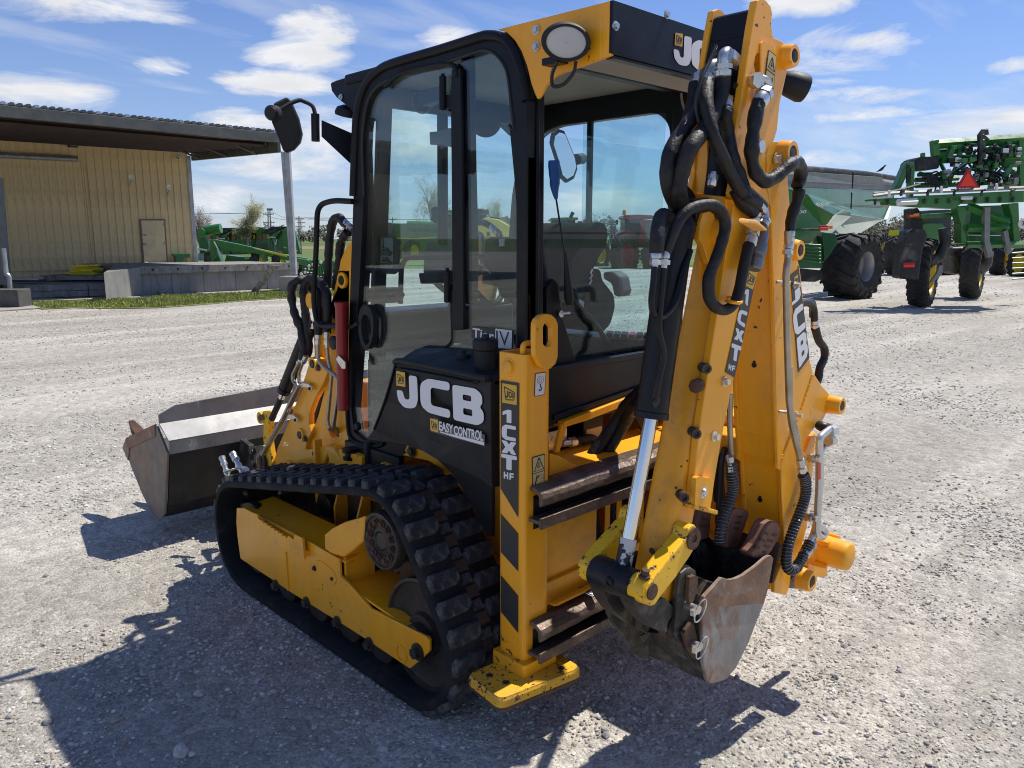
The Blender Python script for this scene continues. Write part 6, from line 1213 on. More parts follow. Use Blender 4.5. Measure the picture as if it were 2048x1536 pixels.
def text_mesh(body, bold=.012, spacing=1.0):
    cu = bpy.data.curves.new('lettering', 'FONT'); cu.body = body; cu.offset = bold; cu.space_character = spacing; cu.size = 1
    o = bpy.data.objects.new('lettering', cu); COL.objects.link(o); dg = bpy.context.evaluated_depsgraph_get(); me = bpy.data.meshes.new_from_object(o.evaluated_get(dg)); bpy.data.objects.remove(o)
    vs = [tuple(v.co) for v in me.vertices]; fs = [tuple(p.vertices) for p in me.polygons]; x0 = min(v[0] for v in vs); x1 = max(v[0] for v in vs); y0 = min(v[1] for v in vs); y1 = max(v[1] for v in vs)
    return [((x-x0)/(x1-x0), (y-y0)/(y1-y0)) for x, y, _ in vs], fs
def text_on(q, name, body, u0, v0, u1, v1, m, parent, k=.0012, bold=.012, slant=0):
    vs, fs = text_mesh(body, bold); mb = MB(); mb.add([q.p(u0+(u1-u0)*u+slant*v, v0+(v1-v0)*v, k) for u, v in vs], fs); return obj(name, mb, m, parent)
def badge(q, u0, v0, u1, v1, parent, k=.0006, shear=0.0):
    f = lambda a, b: (u0+(u1-u0)*a, v0+(v1-v0)*b)
    mb = MB(); q.poly(mb, [f(0, 0), f(1, 0), f(1, 1), f(0, 1)], k=k); o = obj('yellow_badge', mb, m_decy, parent)
    mb = MB(); fr = [(.12, .80), (.16, .86), (.84, .66), (.90, .60), (.84, .26), (.78, .20), (.28, .16), (.22, .2)]
    fi = [(.17, .79), (.82, .61), (.85, .58), (.79, .26), (.29, .21)]
    q.poly(mb, [f(a, b) for a, b in fr], [[f(a, b) for a, b in fi]], k=k+.0006); obj('badge_frame', mb, m_dk, o)
    mb = MB()
    for i, ch in enumerate('JCB'):
        x = .28+i*.18; q.glyph(mb, ch, *f(x, .30+.02*i), *f(x+.155, .66-.03*i), k=k+.0006)
    obj('badge_letters', mb, m_dk, o); return o
# post decal: 1 C X T HF with badge, and the hazard stripes
PX_ = .1595
q = Quad(T1('B', 106, 1065, X=PX_), T1('B', 196, 1170-45, X=PX_), T1('B', 200, 528, X=PX_), T1('B', 108, 512, X=PX_), .0006)
mb = MB(); q.poly(mb, [(0, 0), (1, -.155), (1, 1), (0, 1)]); PD = obj('post_decal', mb, m_dk, BH)
q = Quad(T1('B', 106, 1065, X=PX_), T1('B', 198, 1085, X=PX_), T1('B', 200, 528, X=PX_), T1('B', 108, 512, X=PX_), .0012)
badge(q, .10, .80, .90, .975, PD)
for ch, v1, v0, a, b in (('1', .745, .625, .12, .78), ('C', .605, .465, .08, .86), ('X', .455, .34, .06, .90), ('T', .33, .19, .06, .92)): mb = MB(); q.glyph(mb, ch, a, v0, b, v1); obj('white_letter', mb, m_white, PD)
for ch, a, b in (('H', .2, .45), ('F', .52, .76)): mb = MB(); q.glyph(mb, ch, a, .10, b, .165); obj('white_letter', mb, m_white, PD)
for pts in ([(248, 165), (332, 262), (332, 445), (248, 350)], [(248, 465), (332, 565), (332, 745), (248, 640)]):
    mb = MB().prism(T('C', pts, X=PX_), (-.0008, 0, 0)); obj('hazard_stripe', mb, m_dk, BH)
# stickers on the rear face of the post
YP = -.4785
def sticker(z, pts, y, m, name='sticker', border=True):
    P4 = T(z, pts, Y=y); q = Quad(*P4, .0006); mb = MB()
    q.poly(mb, rr([(0, 0), (1, 0), (1, 1), (0, 1)], .08)); o = obj(name, mb, m_dk if border else m, BH)
    if border: mb = MB(); q.poly(mb, rr([(.06, .03), (.94, .03), (.94, .97), (.06, .97)], .06), k=.0006); obj('sticker_face', mb, m, o)
    return q, o
def lines(q, o, segs, w=.035, m=m_dk, k=.0013):
    for path in segs:
        mb = MB(); P3 = [q.p(u, v, k) for u, v in path]; mb.tube(P3, w*(q.c[1]-q.c[0]).length, 5); obj('sticker_mark', mb, m, o)
circ = lambda cx, cy, rx, ry, n=18: [(cx+rx*math.cos(2*math.pi*i/n), cy+ry*math.sin(2*math.pi*i/n)) for i in range(n+1)]
q, o = sticker('L', [(375, 825), (465, 808), (477, 612), (383, 625)], YP, m_white, 'lifting_sticker')
lines(q, o, [circ(.5, .68, .30, .17), [(.5, .78), (.32, .68), (.42, .68), (.42, .58), (.58, .58), (.58, .68), (.68, .68), (.5, .78)]], .012)
lines(q, o, [[(.5, .5), (.52, .40), (.62, .34), (.62, .26), (.5, .22), (.38, .28)]], .045)
q, o = sticker('P', [(25, 622), (150, 580), (152, 240), (18, 278)], YP, m_cream, 'warning_sticker')
lines(q, o, [[(.5, .93), (.14, .56), (.88, .56), (.5, .93)]], .035); lines(q, o, [[(.06, .5), (.94, .5)], [(.45, .62), (.45, .75), (.52, .8)], [(.55, .62), (.58, .78)], [(.35, .62), (.40, .72)]], .02)
lines(q, o, [[(.3, .38), (.28, .28), (.2, .2), (.22, .08)], [(.3, .36), (.42, .36), (.5, .40)]], .045); lines(q, o, [[(.55, .4), (.85, .42), (.85, .2), (.5, .16)], [(.6, .3), (.85, .3)], circ(.34, .42, .04, .02)], .012)
P4 = T('O', [(1410, -5), (1560, 68), (1655, 35), (1480, -40)], Z=.4295); mb = MB().prism(P4, (0, 0, .001)); o = obj('warning_sticker', mb, m_white, BH)
q = Quad(P4[0], P4[1], P4[2], P4[3], .0016); lines(q, o, [[(.06, .1), (.94, .1), (.94, .9), (.06, .9), (.06, .1)], circ(.5, .5, .16, .22), [(.2, .7), (.4, .3), (.5, .6), (.6, .3), (.8, .7)], [(.3, .8), (.3, .6)], [(.4, .85), (.4, .7)]], .02)
# tank lettering
XTK = .1665
q = Quad(T1('E', 905, 980, X=XTK), T1('E', 1440, 1020, X=XTK), T1('E', 1440, 640, X=XTK), T1('E', 900, 558, X=XTK), .0010)
def tk(a, b): return T1('E', a, b, X=XTK)
def quadE(pts, off=.0012): return Quad(*[tk(a, b) for a, b in pts], off)
qb = quadE([(903, 648), (957, 656), (955, 568), (901, 558)]); TB = badge(qb, 0, 0, 1, 1, BH)
for ch, pts in (('J', [(905, 775), (1036, 797), (1028, 600), (898, 580)]), ('C', [(1050, 802), (1232, 850), (1228, 628), (1046, 596)]), ('B', [(1252, 858), (1440, 902), (1432, 675), (1245, 642)])):
    qq = quadE(pts); mb = MB(); g = GL[ch]
    if ch == 'J': g = [(.62, 1.04), (1, 1.04), (1, .3), (.88, .06), (.66, 0), (.34, 0), (.08, .18), (.0, .52), (.30, .52), (.36, .32), (.44, .26), (.62, .28)]
    qq.poly(mb, rr(g, .10, 4), [rr(h, .05) for h in GLH.get(ch, [])]); obj('white_letter', mb, m_white, BH)
qb = quadE([(1112, 922), (1160, 937), (1158, 860), (1110, 850)]); badge(qb, 0, 0, 1, 1, BH)
m_edge = mat('decal_film', (.10, .095, .09), .3, var=.1)
qq = quadE([(1112, 930), (1445, 1022), (1442, 905), (1110, 845)], .0008); mb = MB(); qq.poly(mb, [(0, 0), (1, 0), (1, .62), (.16, .72), (.16, 1), (0, 1)]); obj('decal_film', mb, m_edge, BH)
q1 = quadE([(1165, 922), (1252, 947), (1252, 888), (1165, 866)], .0014); text_on(q1, 'easy_lettering', 'EASY', 0, 0, 1, 1, m_white, BH, bold=.03)
q2 = quadE([(1256, 948), (1437, 990), (1437, 930), (1256, 892)], .0014); text_on(q2, 'control_lettering', 'CONTROL', 0, 0, 1, 1, m_white, BH, bold=.03)
qq = quadE([(1170, 938), (1440, 1015), (1440, 990), (1170, 922)], .0016); mb = MB(); qq.poly(mb, rr([(0, .15), (.12, .1), (.3, -.05), (1, 0), (1, .8), (.34, .75), (.24, .55), (.1, .55), (0, .6)], .02)); obj('swoosh', mb, m_white, BH)
mb = MB().tube([tk(1238, 905), tk(1236, 940), tk(1215, 948)], .0016, 6); obj('swoosh', mb, m_white, BH)
# window sticker
XG = XC+.0095
def quadX(z, pts, x, off=.001): return Quad(*[T1(z, a, b, X=x) for a, b in pts], off)
qq = quadX('E', [(1362, 355), (1505, 395), (1510, 298), (1365, 283)], XG); mb = MB(); qq.poly(mb, [(0, 0), (1, 0), (1, 1), (0, 1)]); o = obj('window_sticker', mb, m_dk, BH)
text_on(qq, 'tier_lettering', 'Tier', .04, .10, .96, .86, m_white, o, bold=.015)
qq = quadX('E', [(1505, 412), (1608, 425), (1612, 310), (1510, 298)], XG); mb = MB(); qq.poly(mb, [(0, 0), (1, 0), (1, 1), (0, 1)]); o = obj('window_sticker', mb, m_white, BH)
text_on(qq, 'four_lettering', 'IV', .1, .15, .9, .9, m_dk, o, bold=0, slant=-.05)
# visor lettering
def quadY(z, pts, y, off=.001): return Quad(*[T1(z, a, b, Y=y) for a, b in pts], off)
qq = quadY('A', [(994, 232), (1033, 240), (1036, 174), (998, 168)], YV-.001); badge(qq, 0, 0, 1, 1, VP_)
for ch, pts in (('J', [(986, 325), (1078, 345), (1082, 198), (990, 176)]), ('C', [(1080, 352), (1190, 372), (1196, 222), (1082, 198)]), ('B', [(1200, 380), (1310, 398), (1310, 252), (1205, 228)])):
    qq = quadY('A', pts, YV-.001); mb = MB(); g = GL[ch]
    if ch == 'J': g = [(.58, 1.04), (1, 1.04), (1, .3), (.88, .06), (.66, 0), (.34, 0), (.08, .18), (.0, .5), (.30, .5), (.36, .32), (.44, .26), (.58, .28)]
    qq.poly(mb, rr(g, .10, 4), [rr(h, .05) for h in GLH.get(ch, [])]); obj('white_letter', mb, m_white, VP_)
# dipper decal
YD = YN-.0005
qq = quadY('V', [(582, 1118), (640, 1152), (780, 505), (722, 497)], YD); mb = MB(); qq.poly(mb, [(0, 0), (1, 0), (1, 1), (0, 1)]); DD = obj('dipper_decal', mb, m_dk, BH)
qq = quadY('V', [(697, 582), (750, 612), (781, 500), (722, 492)], YD, .0016); badge(qq, 0, 0, 1, 1, DD)
for ch, pts in (('1', [(692, 680), (728, 726), (738, 615), (695, 605)]), ('C', [(652, 812), (700, 846), (718, 750), (668, 730)]), ('X', [(634, 915), (690, 938), (698, 868), (645, 846)]), ('T', [(612, 1038), (668, 1060), (681, 962), (622, 940)]), ('H', [(600, 1100), (617, 1110), (620, 1075), (604, 1066)]), ('F', [(622, 1112), (640, 1115), (643, 1082), (626, 1076)])):
    qq = quadY('V', pts, YD, .0016); mb = MB(); qq.glyph(mb, ch, 0, 0, 1, 1, k=0); obj('white_letter', mb, m_white, DD)
# boom decal
qq = quadY('V', [(1032, 1122), (1101, 1032), (1034, 478), (985, 525)], YD); mb = MB(); qq.poly(mb, [(0, 0), (1, 0), (1, 1), (0, 1)]); BD = obj('boom_decal', mb, m_dk, BH)
qq = quadY('V', [(1008, 582), (1028, 568), (1026, 520), (1004, 540)], YD, .0016); badge(qq, 0, 0, 1, 1, BD)
for ch, pts in (('J', [(990, 712), (1048, 665), (1040, 595), (985, 640)]), ('C', [(1012, 905), (1075, 845), (1056, 695), (992, 750)]), ('B', [(1036, 1095), (1092, 1010), (1078, 860), (1020, 915)])):
    qq = quadY('V', pts, YD, .0016); mb = MB(); g = GL[ch]; qq.poly(mb, rr(g, .08, 4), [rr(h, .05) for h in GLH.get(ch, [])]); obj('white_letter', mb, m_white, BD)
# warning label on the arm head
q, o = sticker('S', [(568, 640), (640, 690), (662, 430), (600, 380)], YN-.007, m_cream, 'warning_sticker')
lines(q, o, [[(.5, .85), (.15, .52), (.85, .5), (.5, .85)]], .04); lines(q, o, [[(.06, .42), (.94, .42)], [(.5, .7), (.5, .58)], [(.4, .6), (.6, .62)], [(.7, .3), (.7, .1)]], .03)
# sticker drawings on the instruction plate
q = quadX('D', [(606, 1220), (730, 1220), (730, 1066), (606, 1066)], .3985, .0004)
lines(q, ICO, [[(.35, .7), (.65, .7), (.65, .95), (.35, .95), (.35, .7)], [(.5, .78), (.5, .92)], [(.42, .85), (.58, .85)], [(.15, .55), (.2, .65), (.12, .72)], [(.1, .2), (.15, .3), (.25, .33)], [(.1, .45), (.2, .42)]], .02)
for v in (.45, .12): lines(q, ICO, [[(.55, v), (.9, v), (.9, v+.1), (.6, v+.1), (.55, v)], [(.65, v+.1), (.65, v+.2), (.82, v+.2), (.82, v+.1)], [(.9, v+.05), (.98, v+.05)]], .035)
# ================================================================== WAREHOUSE WITH ITS LOADING DOCK
m_tan = mat('tan_wall_steel', (.68, .52, .28), .5, var=.10, vscale=1.2, dust=.25, dustcol=(.36, .27, .14), streak=.25, streakcol=(.2, .14, .07))
m_tand = mat('cream_door_paint', (.62, .50, .30), .5, var=.08, vscale=2, dust=.3, dustcol=(.4, .28, .15))
m_trim = mat('grey_green_trim', (.085, .092, .085), .5, var=.15, dust=.3, dustcol=(.2, .18, .15))
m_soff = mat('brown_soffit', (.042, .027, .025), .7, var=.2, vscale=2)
m_conc = mat('old_concrete', (.235, .232, .215), .85, var=.22, vscale=1.5, dust=.5, dustcol=(.25, .235, .205), streak=.6, streakcol=(.09, .085, .078), bump=.3, bscale=30)
m_concp = mat('pale_concrete', (.34, .315, .275), .85, var=.12, vscale=2, bump=.2, bscale=30)
m_timb = mat('weathered_timber', (.20, .185, .17), .85, var=.4, vscale=8, streak=.6, streakcol=(.07, .06, .055), dust=.5, dustcol=(.42, .40, .36), bump=.5, bscale=40)
m_steelg = mat('galvanised_steel', (.36, .37, .38), .45, .4, var=.2, vscale=4, streak=.5, streakcol=(.12, .10, .09))
m_wh = mat('white_enamel', (.72, .71, .68), .4, var=.05)
m_grn = mat('green_machine_paint', (.03, .165, .030), .3, var=.12, vscale=2, coat=.3)
m_grnd = mat('dark_green_paint', (.015, .11, .035), .4, var=.15, coat=.2)
m_ystripe = mat('yellow_stripe', (.75, .60, .03), .4, var=.05)
m_tyre = mat('tractor_tyre', (.022, .022, .023), .8, var=.3, dust=.4, dustcol=(.10, .09, .08), bump=.2, bscale=30)
m_org = mat('orange_reflector', (.85, .045, .015), .35, var=.02)
m_dred = mat('dark_red_border', (.35, .01, .02), .4, var=.02)
m_amb = mat('amber_lamp', (.85, .28, .03), .3, var=.05)
m_redp = mat('red_machine_paint', (.38, .02, .025), .35, var=.1, coat=.3)
m_blackg = mat('dark_machine_parts', (.016, .017, .018), .5, var=.3, dust=.2)
m_wing = mat('grey_hopper', (.20, .21, .20), .45, .2, var=.15, dust=.3, dustcol=(.35, .33, .30))
m_winkey = mat('dark_cab_window', (.03, .045, .05), .08, var=.1)
DW = lambda z, a, b, D: T1(z, a, b, D=D)
A_ = T1('H', 0, 262, Z=4.63); B_ = T1('H', 1062, 332, Z=4.63); WX = Vector((B_.x-A_.x, B_.y-A_.y, 0)); WLEN = WX.length; WX.normalize(); WN = Vector((WX.y, -WX.x, 0))
if WN.dot(CAM-A_) < 0: WN = -WN
WP = (Vector((A_.x, A_.y, 0)), WN)
WH = thing('warehouse', 'tan ribbed steel warehouse with an open grey canopy and raised loading dock', 'building', (B_.x, B_.y, 0))
def wp(s, z, out=0): return Vector((A_.x, A_.y, 0))+WX*s+WN*out+Vector((0, 0, z))
def onw(z, a, b, out=0): p0, n = WP; return at(*px(z, a, b), pl=(p0+n*out, n))
ZB, ZE = .35, 4.66
npan = 30; pw = .235; s0 = WLEN-npan*pw
mb = MB(); pr = [(0, 0), (pw-.075, 0), (pw-.055, .03), (pw-.02, .03), (pw, 0)]
mb.loft([[wp(s, z, o) for s, o in pr]+[wp(s, z, -.06) for s, o in reversed(pr)] for z in (ZB, ZE)], smooth=False); wpm = mesh_of('wall_panel', mb, [m_tan])
for i in range(npan):
    o = bpy.data.objects.new('wall_panel', wpm); COL.objects.link(o); o.parent = WH; o.matrix_parent_inverse = Matrix.Translation(-WH.location); o.location = WX*(s0+i*pw)
mb = MB(); pts_ = []
for i in range(102): pts_ += [(s0-24+i*pw+a, b) for a, b in pr[:4]]
mb.loft([[wp(s, z, o) for s, o in pts_] for z in (ZB, ZE)], smooth=False, caps=False, closed=False); obj('outer_wall_panel', mb, m_tan, WH, kind='stuff', fixn=False)
mb = MB().hexa([wp(s0-24, ZB, -.07), wp(s0-.01, ZB, -.07), wp(s0-.01, ZB, -9), wp(s0-24, ZB, -9)], [wp(s0-24, ZE, -.07), wp(s0-.01, ZE, -.07), wp(s0-.01, ZE+.3, -9), wp(s0-24, ZE+.3, -9)]); obj('building_core', mb, m_tan, WH)
mb = MB().hexa([wp(s0, ZB, -.07), wp(WLEN, ZB, -.07), wp(WLEN, ZB, -9), wp(s0, ZB, -9)], [wp(s0, ZE, -.07), wp(WLEN, ZE, -.07), wp(WLEN, ZE+.3, -9), wp(s0, ZE+.3, -9)]); obj('building_core', mb, m_tan, WH)
# corner column
cc = [onw('H', 1060, 372, .05), onw('H', 1084, 375, .05), onw('H', 1128, 985, .05), onw('H', 1106, 985, .05)]
mb = MB().prism(cc, WN*-.25); obj('corner_column', mb, m_steelg, WH, bev=.01)
# sliding door: its own ribbed sheets, a touch proud, with the track above
sd = onw('H', 500, 700, .08); sdx = (sd-wp(0, 0)).dot(WX); mb = MB(); zt = onw('H', 300, 398, .08).z; npd = 14
mb.loft([[wp(s, z, o*.8+.045) for s, o in pr]+[wp(s, z, .035) for s, o in reversed(pr)] for z in (.62, zt)], smooth=False); dpm = mesh_of('sliding_door_sheet', mb, [m_tan])
mb = MB().hexa([wp(sdx-npd*pw, .6, .033), wp(sdx+.03, .6, .033), wp(sdx+.03, .6, .07), wp(sdx-npd*pw, .6, .07)], [wp(sdx-npd*pw, .64, .033), wp(sdx+.03, .64, .033), wp(sdx+.03, .64, .07), wp(sdx-npd*pw, .64, .07)])
mb.hexa([wp(sdx, .62, .033), wp(sdx+.04, .62, .033), wp(sdx+.04, .62, .075), wp(sdx, .62, .075)], [wp(sdx, zt, .033), wp(sdx+.04, zt, .033), wp(sdx+.04, zt, .075), wp(sdx, zt, .075)]); SDO = obj('sliding_door', mb, m_tan, WH)
for i in range(npd):
    o = bpy.data.objects.new('sliding_door_sheet', dpm); COL.objects.link(o); o.parent = SDO; o.location = WX*(sdx-(i+1)*pw)
t0, t1 = onw('H', -120, 365, .16), onw('H', 438, 392, .16); mb = MB().tube([t0, t1], .09, 4, smooth=False); mb.tube([t0+Vector((0, 0, -.03))+WN*.05, t1+Vector((0, 0, -.03))+WN*.05], .05, 6, smooth=False); obj('door_track', mb, m_steelg, WH)
# small door
pd = [onw('H', 803, 742, .075), onw('H', 932, 742, .075), onw('H', 948, 990, .075), onw('H', 822, 990, .075)]
fr_ = [onw('H', 792, 735, .06), onw('H', 940, 735, .06), onw('H', 956, 992, .06), onw('H', 812, 992, .06)]
mb = MB().prism(fr_, WN*-.05); obj('door_frame', mb, m_brown, WH); mb = MB().prism(pd, WN*-.03); DR = obj('door', mb, m_tand, WH, bev=.004)
obj('door_handle', MB().cyl(onw('H', 818, 878, .08), onw('H', 832, 878, .14), .035, seg=10).cyl(onw('H', 815, 825, .08), onw('H', 835, 826, .1), .02, seg=8), m_zinc, DR)
obj('round_notice', MB().lathe(onw('H', 872, 818, .078), WN, [(0, .09), (.004, .09)], 20), m_cream, DR)
for b in (765, 870, 975): obj('door_hinge', MB().cyl(onw('H', 930+ (b-742)*.06, b-8, .085), onw('H', 930+(b-742)*.06, b+8, .085), .018, seg=8), m_steelg, DR)
# canopy
ZF = 4.43; F_ = T1('H', 1578, 300, Z=ZF); G_ = T1('H', 0, 155, Z=ZF); gd = (G_-F_).normalized(); G2 = F_+gd*((G_-F_).length+26)
WA, WB = wp(s0-24, ZE-.02), wp(WLEN+.12, ZE-.08)
def up(p, h): return p+Vector((0, 0, h))
mb = MB(); mb.hexa([up(WA, .02), up(WB, .02), up(F_, .12), up(G2, .12)], [up(WA, .10), up(WB, .10), up(F_, .20), up(G2, .20)]); CN = obj('canopy_roof', mb, m_soff, WH)
fh = .27
mb = MB(); out_ = (F_-WB); out_.z = 0; out_.normalize(); fo = gd.cross(Vector((0, 0, 1))); fo = fo if fo.dot(CAM-F_) > 0 else -fo
mb.hexa([F_, G2, G2+fo*.12, F_+fo*.12], [up(F_, fh), up(G2, fh), up(G2+fo*.12, fh), up(F_+fo*.12, fh)]); obj('fascia', mb, m_trim, CN, bev=.01)
n_ = 190
for i in range(n_):
    p = F_+(G2-F_)*((i+.5)/n_); q = up(p+fo*.10, fh+.02); w = gd*.07; bk = -fo*.7
    mb = MB().hexa([q-w, q+w, q+w+bk, q-w+bk], [up(q-w*.5, .07), up(q+w*.5, .07), up(q+w*.5+bk, .07), up(q-w*.5+bk, .07)]); obj('roof_rib', mb, m_trim if i % 4 else m_steelg, CN)
for k in range(7):       # purlins below the canopy, parallel to the wall
    f = (k+.6)/7.4; a = WA.lerp(G2, f); b = WB.lerp(F_, f); mb = MB().tube([up(a, -.05), up(b, -.05)], .075, 4, smooth=False); obj('purlin', mb, m_soff, CN)
gb0, gb1 = WB, F_; mb = MB().hexa([up(gb0, -.35), up(gb1, -.28), up(gb1+WX*.1, -.28), up(gb0+WX*.1, -.35)], [up(gb0, .12), up(gb1, .1), up(gb1+WX*.1, .1), up(gb0+WX*.1, .12)]); obj('gable_beam', mb, m_trim, CN, bev=.01)
for f in (.12, .46, .80): p = gb0.lerp(gb1, f); mb = MB().tube([up(p-WX*.05, -.3), up(p-WX*.85+(gb1-gb0).normalized()*-.2, .05)], .035, 4, smooth=False); obj('knee_brace', mb, m_trim, CN)
PDp = 24.0
p_ = [DW('H', 1597, 350, PDp), DW('H', 1644, 350, PDp), DW('H', 1684, 1050, PDp), DW('H', 1652, 1050, PDp)]
mb = MB().prism(p_, HEAD*.2); obj('canopy_post', mb, m_steelg, WH, bev=.01)
mb = MB().prism([DW('H', 1597, 350, PDp-.02), DW('H', 1612, 350, PDp-.02), DW('H', 1662, 1050, PDp-.02), DW('H', 1652, 1050, PDp-.02)], HEAD*.02); obj('post_flange', mb, m_steelg, WH)
def ground_block(pts, h, nm, m, parent, bev=.015, z0=0):
    mb = MB().prism([Vector((p.x, p.y, z0)) for p in pts], (0, 0, h)); return obj(nm, mb, m, parent, bev=bev)
c_ = T1('H', 1680, 1060, Z=.47); ground_block([c_+RGT*-.42+HEAD*-.3, c_+RGT*.42+HEAD*-.3, c_+RGT*.42+HEAD*.4, c_+RGT*-.42+HEAD*.4], .47, 'post_footing', m_concp, WH)
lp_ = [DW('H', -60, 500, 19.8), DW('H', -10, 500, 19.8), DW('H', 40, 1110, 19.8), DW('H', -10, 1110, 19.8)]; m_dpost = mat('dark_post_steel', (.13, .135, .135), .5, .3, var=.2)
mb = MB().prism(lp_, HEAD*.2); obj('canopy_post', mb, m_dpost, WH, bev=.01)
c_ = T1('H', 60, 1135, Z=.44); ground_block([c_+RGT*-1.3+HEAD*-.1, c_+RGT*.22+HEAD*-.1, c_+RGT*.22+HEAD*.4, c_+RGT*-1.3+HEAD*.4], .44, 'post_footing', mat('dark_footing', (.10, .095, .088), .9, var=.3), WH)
obj('downpipe', MB().tube(fillet([DW('H', 20, 900, 18.9), DW('H', 35, 1045, 18.9), DW('H', 52, 1060, 18.9), DW('H', 60, 1190, 18.9), DW('H', 70, 1212, 18.6)], .1), .055, 8), m_steelg, WH)
obj('downpipe_outlet', MB().tube([DW('H', 60, 1180, 18.85), DW('H', 66, 1214, 18.7)], .07, 8), m_wh, WH)
# dock
ZD = .80
d0, d1 = T1('H', 785, 1008, Z=ZD), T1('H', 1690, 985, Z=ZD); dd_ = (d1-d0).normalized(); dn = Vector((dd_.y, -dd_.x, 0)); dn = dn if dn.dot(CAM-d0) > 0 else -dn
DK = ground_block([d0, d1, d1-dn*3.2, d0-dn*4.6], ZD-.0, 'loading_dock', m_conc, WH)
mb = MB().hexa([up(d0+dn*.10, -.2), up(d1+dn*.10, -.2), up(d1, -.2), up(d0, -.2)], [up(d0+dn*.10, .02), up(d1+dn*.10, .02), up(d1, .02), up(d0, .02)]); obj('dock_edge_beam', mb, m_timb, DK, bev=.01)
for i in range(7): p = d0.lerp(d1, (i+.5)/7)+dn*.1; obj('beam_bolt', MB().bolt(up(p, -.08), dn, .025, .02), m_rust, DK)
mb = MB().prism([T1('H', 590, 1040, Z=ZD-.05), T1('H', 660, 995, Z=ZD), d0, T1('H', 785, 1010, Z=ZD)+HEAD*.1], (0, 0, -.76)); obj('dock_ramp', mb, m_conc, DK)
q0 = [T1('H', a, b, D=(d0-CAM).dot(HEAD)) for a, b in ((596, 1022), (650, 998), (786, 1007), (786, 1088), (650, 1070), (600, 1045))]
for f in (.18, .37, .57, .78): p = d0.lerp(d1, f)+dn*.004; mb = MB().hexa([up(p, -ZD), up(p+dd_*.012, -ZD), up(p+dd_*.012+dn*.004, -ZD), up(p+dn*.004, -ZD)], [up(p, -.2), up(p+dd_*.012, -.2), up(p+dd_*.012+dn*.004, -.2), up(p+dn*.004, -.2)]); obj('form_joint', mb, m_trim, DK)
e0, e1 = T1('H', 142, 1112, Z=.36), T1('H', 832, 1092, Z=.37); en = Vector(((e1-e0).y, -(e1-e0).x, 0)).normalized(); en = en if en.dot(CAM-e0) > 0 else -en
PLT = ground_block([e0, e1, e1-en*3, e0-en*3.4+(e0-e1)*.2], .35, 'timber_platform', m_conc, WH)
for k, (za, zb) in enumerate(((.19, .36), (.02, .185))):
    for j in range(2):
        a, b = e0.lerp(e1, .5*j+.002), e0.lerp(e1, .5*j+.496); th = .12
        mb = MB().hexa([Vector((p.x, p.y, za)) for p in (a+en*th, b+en*th, b, a)], [Vector((p.x, p.y, zb)) for p in (a+en*th, b+en*th, b, a)]); obj('timber_beam', mb, m_timb, PLT, bev=.015)
sl0 = T1('H', 150, 1205, Z=0); ground_block([T1('H', -200, 1275, Z=0), T1('H', 230, 1245, Z=0), T1('H', 130, 1215, Z=0), T1('H', -200, 1215, Z=0)], .04, 'concrete_apron', m_concp, WH)
ground_block([T1('H', 160, 1212, Z=0), T1('H', 800, 1192, Z=0), T1('H', 800, 1184, Z=0), T1('H', 160, 1198, Z=0)], .05, 'base_kerb', m_concp, WH)
# things on the wall
def wall_lamp(a, b, label):
    t = thing('dock_lamp', label, 'lamp', onw('H', a, b, .05), 'white dock lamps on bent arms on the tan wall')
    p = onw('H', a, b, .42); q = onw('H', a-4, b+48, .03)
    obj('lamp_shade', MB().lathe(p, WN*.9+Vector((.0, 0, .15)), [(-.06, .03), (-.03, .07), (0, .088), (.015, .084), (.0, .06)], 24), m_wh, t)
    obj('lamp_arm', MB().tube(crom([q, onw('H', a-8, b+34, .12), onw('H', a-1, b+22, .3), p], 5), .016, 8), m_steelg, t)
wall_lamp(747, 497, 'white round dock lamp on the tan wall, higher and left of the other'); wall_lamp(962, 553, 'white round dock lamp on the tan wall nearer the building corner')
t = thing('security_camera', 'small white dome camera at the upper corner of the tan wall', 'camera', onw('H', 1015, 387, .05))
obj('camera_housing', MB().lathe(onw('H', 1015, 387, .03), WN, [(0, .06), (.06, .06), (.09, .045)], 16), m_wh, t); obj('camera_lens', MB().lathe(onw('H', 1016, 388, .15), WN, [(0, .03), (.01, .02)], 12), m_blk, t)
t = thing('floodlight', 'grey box floodlight under the canopy above the sliding door track', 'floodlight', onw('H', 418, 308, .05))
q = [onw('H', 390, 292, .30), onw('H', 445, 292, .30), onw('H', 447, 324, .30), onw('H', 392, 322, .30)]; obj('lamp_housing', MB().prism(q, WN*-.28), m_blackg, t, bev=.02)
q = [onw('H', 398, 300, .31), onw('H', 440, 300, .31), onw('H', 441, 320, .31), onw('H', 399, 318, .31)]; obj('lamp_glass', MB().prism(q, WN*-.005), m_wing, t)
q = [onw('H', a, b, .35) for a, b in ((985, 932), (1082, 930), (1085, 952), (1052, 956), (1040, 984), (1000, 986), (998, 945), (986, 942))]
o = obj('green_bracket', MB().prism(q, WN*-.25), m_grnd, bev=.02, label='green steel bracket standing on the dock beside the small door', cat='bracket')
